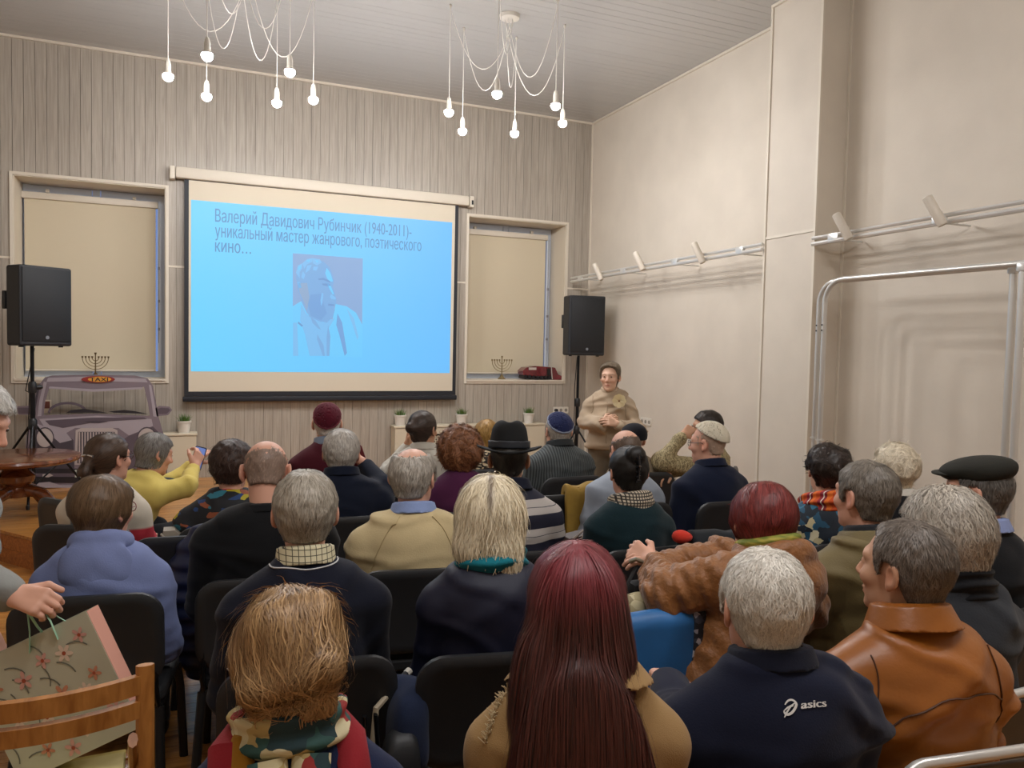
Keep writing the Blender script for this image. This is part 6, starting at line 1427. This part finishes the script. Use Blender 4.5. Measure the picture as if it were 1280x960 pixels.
e2 = at(246, 700, 3.42); seat_at(e2[0]-0.02, e2[1]+0.22, 4, 'black hall chair hidden under the navy quilted coat')
e3 = at(893, 668, 3.40); seat_at(e3[0], e3[1]+0.22, 0, 'black hall chair with a dark coat over its back beside the green cardigan')
# metal folding chairs in the right corner
m_vin = mat('brown_vinyl', '4a4034', 0.5, bump=0.1, bscale=150)
def folding(loc, rz, label):
    r = thing('folding_chair', label, 'chair', loc, rz, 'metal folding chairs')
    pts = [(-0.21, -0.30, 0.0), (-0.21, -0.20, 0.45), (-0.21, -0.235, 0.74)]+[(-0.21+0.06*(1-math.cos(t)), -0.237, 0.74+0.06*math.sin(t)) for t in np.linspace(0.2, 1.57, 5)]
    pts += [(-p[0], p[1], p[2]) for p in pts[::-1]]
    Geo().tube(pts, 0.0125, n=10).build('back_frame', m_pipe, r)
    Geo().prism(rrect(0.36, 0.17, 0.04), 0.014, lambda a, b, d: (a, -0.224-d+0.2*a*a, 0.685+b)).build('backrest', m_vin, r)
    Geo().prism(rrect(0.40, 0.38, 0.06), 0.03, lambda a, b, d: (a, b, 0.43+d)).build('seat', m_vin, r)
    for s in (-1, 1): Geo().tube([(s*0.19, -0.20, 0.55), (s*0.20, 0.05, 0.42), (s*0.20, 0.26, 0.0)], 0.0115, n=8).build('leg', m_pipe, r)
    for x in (-0.15, 0.15): Geo().lathe([(0.005, 0.003), (0.005, 0.0)], (x, -0.245, 0.69), n=8).build('rivet', m_pipe, r, smooth=False)
    return r
c = PEOPLE['p04']; folding((c['HM'][0]+0.02, c['HM'][1]+0.02, 0), -math.radians(8), 'metal folding chair with brown vinyl back under the man in the leather jacket')
c = PEOPLE['p05']; folding((c['HM'][0]+0.03, c['HM'][1]+0.02, 0), -math.radians(0), 'metal folding chair under the man in the dark grey jumper at the right edge')
# wooden folding chair at the lower left
m_bch = wood('beech', 'b5793a', '8f5722', stretch=(14, 3, 3), rough=0.4, coat=0.2, scale=3)
wc = thing('wooden_chair', 'wooden folding chair with two curved back rails at the lower left', 'chair', (-0.325, 2.10, 0), math.radians(2))
for z0, z1 in ((0.795, 0.842), (0.735, 0.778)):
    V = []; Fc = []; n = 14
    for k in range(n+1):
        x = -0.225+0.45*k/n; y = -0.055*(1-(x/0.225)**2)
        V += [(x, y-0.011, z0), (x, y+0.011, z0), (x, y+0.011, z1), (x, y-0.011, z1)]
    for k in range(n):
        for q in range(4): Fc.append((k*4+q, k*4+(q+1) % 4, k*4+4+(q+1) % 4, k*4+4+q))
    Fc += [(0, 1, 2, 3), (n*4+3, n*4+2, n*4+1, n*4)]
    Geo().add(V, Fc).build('back_rail', m_bch, wc, angle=30)
for s in (-1, 1):
    Geo().tube([(s*0.232, -0.10, 0.0), (s*0.232, -0.01, 0.45), (s*0.232, 0.0, 0.865)], 0.018, n=8, flat=(0.75, 1.2)).build('back_leg', m_bch, wc)
    Geo().tube([(s*0.205, -0.05, 0.70), (s*0.205, 0.16, 0.42), (s*0.205, 0.42, 0.0)], 0.017, n=8, flat=(0.7, 1.2)).build('front_leg', m_bch, wc)
for k in range(6): Geo().box((0, 0.05+0.065*k, 0.452), (0.39, 0.055, 0.016), bev=0.004).build('seat_slat', m_bch, wc)
fo = thing('yellow_folder', 'pale yellow cardboard folder lying on the wooden chair seat', 'folder', (-0.335, 2.31, 0.462), math.radians(2))
Geo().box((0, 0.0, 0.006), (0.36, 0.34, 0.010), bev=0.003).build('folder_back', mat('yellow_card', 'd3bd6a', 0.6), fo)
Geo().box((0, -0.02, 0.018), (0.355, 0.29, 0.008), rot=Matrix.Rotation(0.03, 3, 'X'), bev=0.003).build('folder_front', mat('yellow_card_light', 'dcca80', 0.6), fo)
# ------------------------------------------------------------------ gift bag
m_bag = mat('sage_paper', 'bdbda8', 0.6, var=0.06); m_bagp = mat('pink_paper', 'd69a86', 0.6)
TR, BRc, TLc = at(108, 764, 2.12), at(161, 915, 2.12), at(-42, 836, 2.14)
ux = TR-TLc; Wb = np.linalg.norm(ux); ux /= Wb; uz = TR-BRc; uz -= ux*(uz @ ux); Hb = np.linalg.norm(BRc-TR); uz /= np.linalg.norm(uz); uy = np.cross(uz, ux)
if uy @ _f < 0: uy = -uy
uy = uy*0.96-ux*0.02+uz*0.03; uy /= np.linalg.norm(uy)
gb = thing('gift_bag', 'sage green paper gift bag with pink flowers and mint ribbon handles', 'bag', TR)
def GB(a, b, d): return tuple(ux*a+uz*b+uy*d)   # a<=0 to the left, b<=0 down, d>=0 away
Tb = 0.055
def quad(P, t=0.0015):
    g = Geo(); P = [np.array(p) for p in P]; n_ = np.cross(P[1]-P[0], P[3]-P[0]); n_ /= np.linalg.norm(n_); g.add([tuple(p) for p in P]+[tuple(p+n_*t) for p in P], [(0, 1, 2, 3), (7, 6, 5, 4), (0, 4, 5, 1), (1, 5, 6, 2), (2, 6, 7, 3), (3, 7, 4, 0)]); return g
quad([GB(-Wb, -Hb, 0), GB(0, -Hb, 0), GB(0, 0, 0), GB(-Wb, 0, 0)]).build('front_panel', m_bag, gb, smooth=False)
quad([GB(-Wb, -Hb, Tb), GB(0, -Hb, Tb), GB(0, 0, Tb), GB(-Wb, 0, Tb)]).build('back_panel', m_bag, gb, smooth=False)
for x in (0, -Wb):
    quad([GB(x, -Hb, 0), GB(x, -Hb, Tb), GB(x, 0, Tb), GB(x, 0, 0)]).build('gusset', m_bagp, gb, smooth=False)
quad([GB(-Wb, -Hb, 0), GB(0, -Hb, 0), GB(0, -Hb, Tb), GB(-Wb, -Hb, Tb)]).build('bag_bottom', m_bag, gb, smooth=False)
rr = random.Random(12); m_fl = [mat('petal_cream', 'e0cbb8', 0.6), mat('petal_pink', 'd3a094', 0.6), mat('petal_orange', 'c98a6c', 0.6)]; m_tw = mat('twig_grey', '73756a', 0.6); m_hr = mat('flower_core', 'a04a30', 0.6)
spots = [(0.20, 0.55, 0), (0.36, 0.28, 1), (0.40, 0.62, 0), (0.55, 0.20, 1), (0.58, 0.50, 2), (0.72, 0.22, 0), (0.75, 0.55, 0), (0.88, 0.14, 1), (0.86, 0.46, 2), (0.30, 0.85, 2), (0.62, 0.82, 0), (0.90, 0.78, 1), (0.14, 0.25, 2), (0.48, 0.92, 1)]
for fx, fy, kind in spots:
    cx, cy = -Wb*(1-fx), -Hb*fy; rad = rr.uniform(0.019, 0.028); g = Geo(); a0 = rr.uniform(0, 1)
    for k in range(5 if kind else 6):
        t = a0+2*math.pi*k/(5 if kind else 6); n_ = 7; pl = []
        for q in range(n_): w_ = 2*math.pi*q/n_; ex = rad*0.62+rad*0.5*math.cos(w_); ey = rad*0.26*math.sin(w_); pl.append((cx+ex*math.cos(t)-ey*math.sin(t), cy+ex*math.sin(t)+ey*math.cos(t)))
        g.add([GB(a, b, -0.0032) for a, b in pl], [tuple(range(n_))])
    fl_ = g.build('printed_flower', m_fl[kind], gb, smooth=False); fl_['kind'] = 'stuff'
    Geo().add([GB(cx+rad*0.25*math.cos(t), cy+rad*0.25*math.sin(t), -0.0040) for t in np.linspace(0, 6.28, 9)[:-1]], [tuple(range(8))]).build('flower_core', m_hr, fl_, smooth=False)
for k in range(12):
    cx, cy = -Wb*rr.uniform(0.05, 0.95), -Hb*rr.uniform(0.1, 0.9); a0 = rr.uniform(0.9, 2.4); P = []
    for q in range(6): P.append((cx+0.012*q*math.cos(a0+0.12*q), cy+0.012*q*math.sin(a0+0.12*q)))
    o = Geo().add([GB(a, b, -0.0028) for a, b in strip(P, 0.0042)], [tuple(range(12))]).build('printed_twig', m_tw, gb, smooth=False)
m_rib_ = mat('mint_ribbon', 'a9d6b8', 0.5)
HND = at(46, 758, 2.10)
for d_, k in ((0.0, 1), (Tb, -1)):
    for q, sx_ in ((-0.095, 0.012), (-0.185, -0.030)):
        a = np.array(GB(q-0.01*k, -0.035, d_-0.004*k)); b = HND-TR+ux*sx_
        m1 = a*0.5+b*0.5+ux*0.004*k
        Geo().tube([tuple(a), tuple(m1), tuple(b)], 0.006, n=8, flat=(1, 0.3)).build('ribbon_handle', m_rib_, gb)
# ------------------------------------------------------------------ small belongings
def blobobj(name, label, cat, fn, lo, hi, h, m, group=None):
    lo = np.asarray(lo, f4); hi = np.asarray(hi, f4); V, Q = sdf_mesh(fn, lo, hi, h); b = (lo+hi)/2; b[2] = V[:, 2].min()
    o = link(name, mesh_np(name, V-b, Q), m); o.location = tuple(float(v) for v in b); tag(o, label, cat, group); return o
def drape(name, label, cat, x, y, a, w, front, back, m, zt=0.835, th=0.016, fold=0.010, seed=1, x0=0.0):
    """cloth hung over a chair's back edge at (x,y)"""
    R, F, U = heading(a); C0 = A(x, y, 0)
    def fn(P):
        q = P-C0; l = q @ R-x0; t = q @ F; z = P[:, 2]; n_ = noise3(np.stack([P[:, 0], P[:, 1], P[:, 2]*0.25], 1), 34, seed)*fold
        top = np.sqrt(np.maximum(t*t+np.clip(z-(zt-0.03), 0, 9)**2, 1e-9))-0.034
        sh_ = np.where(z > zt-0.03, np.abs(top), np.abs(np.abs(t)-0.034))-th+n_
        lim = np.where(t < 0, (zt-back)-z, (zt-front)-z)+noise3(P, 18, seed+5)*0.02
        return smax(smax(sh_, np.abs(l)-w/2+noise3(P, 20, seed+2)*0.012, 0.012), lim, 0.012)*0.8
    return blobobj(name, label, cat, fn, C0+A(-0.36, -0.36, zt-max(front, back)-0.08), C0+A(0.36, 0.36, zt+0.12), 0.009, m)
def backpos(x, y, a): R, F, U = heading(a); return x-F[0]*0.245, y-F[1]*0.245
bx, by = backpos(e1[0]-0.06, e1[1]+0.22, 2); drape('mustard_jacket', 'mustard yellow jacket hung over the empty chair beside the striped jumper', 'jacket', bx, by, 2, 0.20, 0.2, 0.30, patches('mustard_cloth', [(0, '6e5320'), (0.5, '9a7a2e'), (1, '7d6028')], scale=9, tex='NOISE', interp='LINEAR'), zt=0.865, x0=0.15, seed=3, th=0.022, fold=0.024)
bx, by = backpos(e2[0]-0.02, e2[1]+0.22, 4); m_puf = mat('navy_puffer', '141d3c', 0.45, bump=0.3, bscale=60)
def puff(P): return np.sin(P[:, 2]*85)*0.007
R_, F_, U_ = heading(4)
def pf(P):
    q = P-A(bx, by, 0); l = q @ R_; t = q @ F_; d = ell(np.stack([l, t+0.01, P[:, 2]], 1), (0.07, 0.0, 0.53), (0.165, 0.10, 0.35)); return d+puff(P)
blobobj('quilted_coat', 'navy quilted coat hung over a chair beside the woman in the blue hoodie', 'coat', pf, (bx-0.3, by-0.25, 0.15), (bx+0.3, by+0.25, 1.0), 0.010, m_puf)
bx, by = backpos(e3[0], e3[1]+0.22, 0); drape('dark_coat', 'dark grey coat hung over the chair behind the maroon-haired woman', 'coat', bx, by, 0, 0.40, 0.25, 0.3, fabric('charcoal_coat', '23272b'), zt=0.87, x0=0.06, seed=7, th=0.03, fold=0.018)
p = at(853, 671, 3.30); blobobj('red_hat', 'bright red knitted hat lying by the dark coat', 'hat', lambda P: smin(ell(P, p, (0.045, 0.04, 0.024)), ell(P, p+A(-0.02, -0.01, 0.008), (0.03, 0.03, 0.022)), 0.02)+noise3(P, 60, 2)*0.004, p-0.13, p+0.13, 0.007, fabric('red_knit', 'd03a2a'))
s10 = [s for s in SEATS if s[0] == 'p10'][0]; bx, by = backpos(s10[1], s10[2], s10[3])
dr = drape('blue_cloth', 'bright blue cloth hung over the chair back of the quilted jacket', 'cloth', bx, by, s10[3], 0.30, 0.22, 0.24, mat('bright_blue', '2a6aa6', 0.5, bump=0.1, bscale=40, var=0.15), zt=0.865, x0=-0.07, seed=9, th=0.012)
dr2 = drape('patterned_scarf', 'narrow black and grey patterned scarf over the bright blue cloth', 'scarf', bx, by, s10[3], 0.055, 0.20, 0.22, patches('paisley', [(0, '1d1f26'), (0.4, '8a8790'), (0.55, '26272f'), (0.7, 'a9a6aa'), (0.85, '3a3a44')], scale=60), zt=0.872, x0=0.03, seed=9, th=0.020)
p = at(800, 770, 2.62); o = blobobj('cream_handbag', 'cream patterned handbag squeezed between the blue cloth and the quilted sleeve', 'handbag', lambda P: smax(ell(P, p, (0.10, 0.07, 0.09)), np.abs(P[:, 2]-p[2])-0.07, 0.02)+noise3(P, 30, 6)*0.006, p-0.16, p+0.16, 0.008, patches('cream_bag', [(0, '3a3226'), (0.25, 'b0a37c'), (0.7, '8f8260'), (0.85, 'c9be98')], scale=22))
hb = thing('black_handbag', 'black handbag with strap held by the woman in the quilted jacket', 'handbag', at(802, 712, 2.78))
b0 = at(802, 712, 2.78)
Geo().box((0, 0, -0.11), (0.10, 0.07, 0.14), bev=0.02).build('bag_body', m_seat, hb)
Geo().tube([tuple(at(x, y, d)-b0) for x, y, d in ((788, 702, 2.75), (795, 699, 2.72), (806, 703, 2.74), (812, 708, 2.76))], 0.008, n=8).build('bag_clasp', mat('pale_metal', 'a7a898', 0.3, metal=0.7), hb)
Geo().tube([tuple(at(x, y, d)-b0) for x, y, d in ((796, 706, 2.74), (782, 735, 2.72), (772, 765, 2.70))], 0.009, n=6, flat=(1, 0.3)).build('strap', m_black, hb)
wb = thing('white_handbag', 'pale leather handbag beside the ponytail woman', 'handbag', at(210, 690, 3.62)); b0 = at(210, 690, 3.62); m_pal = mat('pale_leather', '9f9587', 0.4)
Geo().prism([(-0.05, -0.10), (0.09, -0.13), (0.11, 0.02), (0.03, 0.10), (-0.02, 0.10)], 0.09, lambda a, b, d: (a, d, b)).build('bag_body', m_pal, wb)
Geo().tube([(-0.03, -0.01, 0.09), (0.02, -0.01, 0.02), (0.08, -0.01, -0.08)], 0.014, n=6, flat=(1, 0.4)).build('strap', m_pal, wb); Geo().box((0.04, -0.005, 0.0), (0.03, 0.012, 0.03), bev=0.005).build('clasp', m_metal, wb)
bp = thing('backpack', 'black and navy backpack hanging beside the chair of the red-haired row', 'backpack', at(503, 905, 2.13)); b0 = at(503, 905, 2.13)
def _bp(nm, m, c_, r_, k):
    c_ = np.asarray(c_); V, Q = sdf_mesh(lambda P: (((np.abs((P-A(*c_))/A(*r_))**3).sum(1)+1e-9)**(1/3)-1)*min(r_)+noise3(P, 26, k)*0.010, c_-0.25, c_+0.25, 0.009); link(nm, mesh_np(nm, V, Q), m, bp)
_bp('bag_body', fabric('navy_bag', '1d2740'), (0.02, 0.05, -0.03), (0.065, 0.10, 0.14), 3)
_bp('front_pocket', m_shell, (-0.015, -0.05, -0.10), (0.05, 0.05, 0.10), 8)
for q in (-0.115, -0.085): Geo().tube([(q, -0.04, 0.06), (q+0.005, -0.055, -0.04), (q+0.035, -0.04, -0.17)], 0.016, n=8, flat=(1, 0.35)).build('strap', m_tube, bp)
ca = thing('walking_stick', 'pale walking stick leaning with a dark and white tip between the chairs', 'stick', at(480, 872, 2.15)); b0 = at(480, 872, 2.15)
e = at(512, 838, 2.25)-b0; s_ = at(470, 886, 2.1)-b0
Geo().tube([tuple(s_+np.array([-0.05, -0.05, -0.45])), tuple(s_), tuple(e*0.7)], 0.009, n=8).build('shaft', mat('pale_stick', '9d907a', 0.5), ca); Geo().tube([tuple(e*0.7), tuple(e*0.86)], 0.0105, n=8).build('dark_band', m_black, ca); Geo().tube([tuple(e*0.86), tuple(e)], 0.011, n=8).build('white_tip', mat('white_tip', 'cfcabd', 0.4), ca)
s25 = [s for s in SEATS if s[0] == 'p25'][0]; bx, by = backpos(s25[1], s25[2], s25[3]); q = at(192, 606, 4.66)
gb2 = blobobj('green_bag', 'lime green and black bag on the chair behind the yellow jumper', 'bag', lambda P: ell(P, q, (0.16, 0.07, 0.045))+noise3(P, 40, 3)*0.006, q-0.22, q+0.22, 0.010, patches('lime_black', [(0, '8a9a3c'), (0.55, '6f8434'), (0.6, '1b1d1c'), (0.8, '8fa04a')], scale=9))
p = at(724, 668, 3.75); bh = thing('brown_handbag', 'dark brown handbag with pale handles between the striped jumper and the green cardigan', 'handbag', p)
Geo().prism([(-0.10, -0.22), (0.10, -0.22), (0.08, 0.0), (-0.05, -0.02)], 0.10, lambda a, b, d: (a, d, b)).build('bag_body', mat('brown_bag', '3a281f', 0.45), bh)
for k in (0, 1): Geo().tube([(-0.08+0.02*k, 0.01, -0.10), (-0.03+0.02*k, 0.0, -0.02-0.02*k), (0.04, 0.0, 0.03-0.025*k), (0.06, 0.0, -0.02-0.02*k)], 0.007, n=6).build('handle', mat('bag_handle', '8a7460', 0.4), bh)
# phones
def phone(c0, fw, nr, label, scr, body):
    fw = np.asarray(fw, float); fw /= np.linalg.norm(fw); nr = np.asarray(nr, float); nr -= fw*(nr @ fw); nr /= np.linalg.norm(nr); x = np.cross(fw, nr); r = thing('phone', label, 'phone', c0, group='phones in hand')
    P = lambda a, b, d: tuple(x*a+fw*b+nr*d)
    Geo().prism(rrect(0.072, 0.150, 0.010), 0.008, lambda a, b, d: P(a, b, d)).build('phone_body', body, r, smooth=False)
    if scr: Geo().prism(rrect(0.066, 0.138, 0.007), 0.0006, lambda a, b, d: P(a, b, 0.008+d)).build('phone_screen', scr, r, smooth=False)
phone(at(248, 573, 4.85), (0.25, 0.05, 0.9), (-0.35, -0.9, 0.25), 'lit phone held up by the person in the yellow jumper', emis('phone_screen_light', (120, 150, 225), 0.6), mat('phone_case', '23263a', 0.4))
phone(at(449, 574, 4.30), (-0.3, 0.1, 0.9), (0.4, 0.85, 0.1), 'phone in a dark red case held by the man in the dark blue jacket', None, mat('red_case', '5a1420', 0.4))
# paper under the chairs
pp_ = thing('yellow_paper', 'sheet of yellow paper lying on the floor below the chairs', 'paper', (0,0,0)); v = ray(545, 951); p = v*(-(EYE-0.012)/v[2]); pp_.location = (p[0], p[1], 0.004)
Geo().box((0, 0, 0.004), (0.3, 0.2, 0.002), rot=Matrix.Rotation(0.3, 3, 'Z')).build('sheet', mat('yellow_paper', 'd9a648', 0.7), pp_, smooth=False)
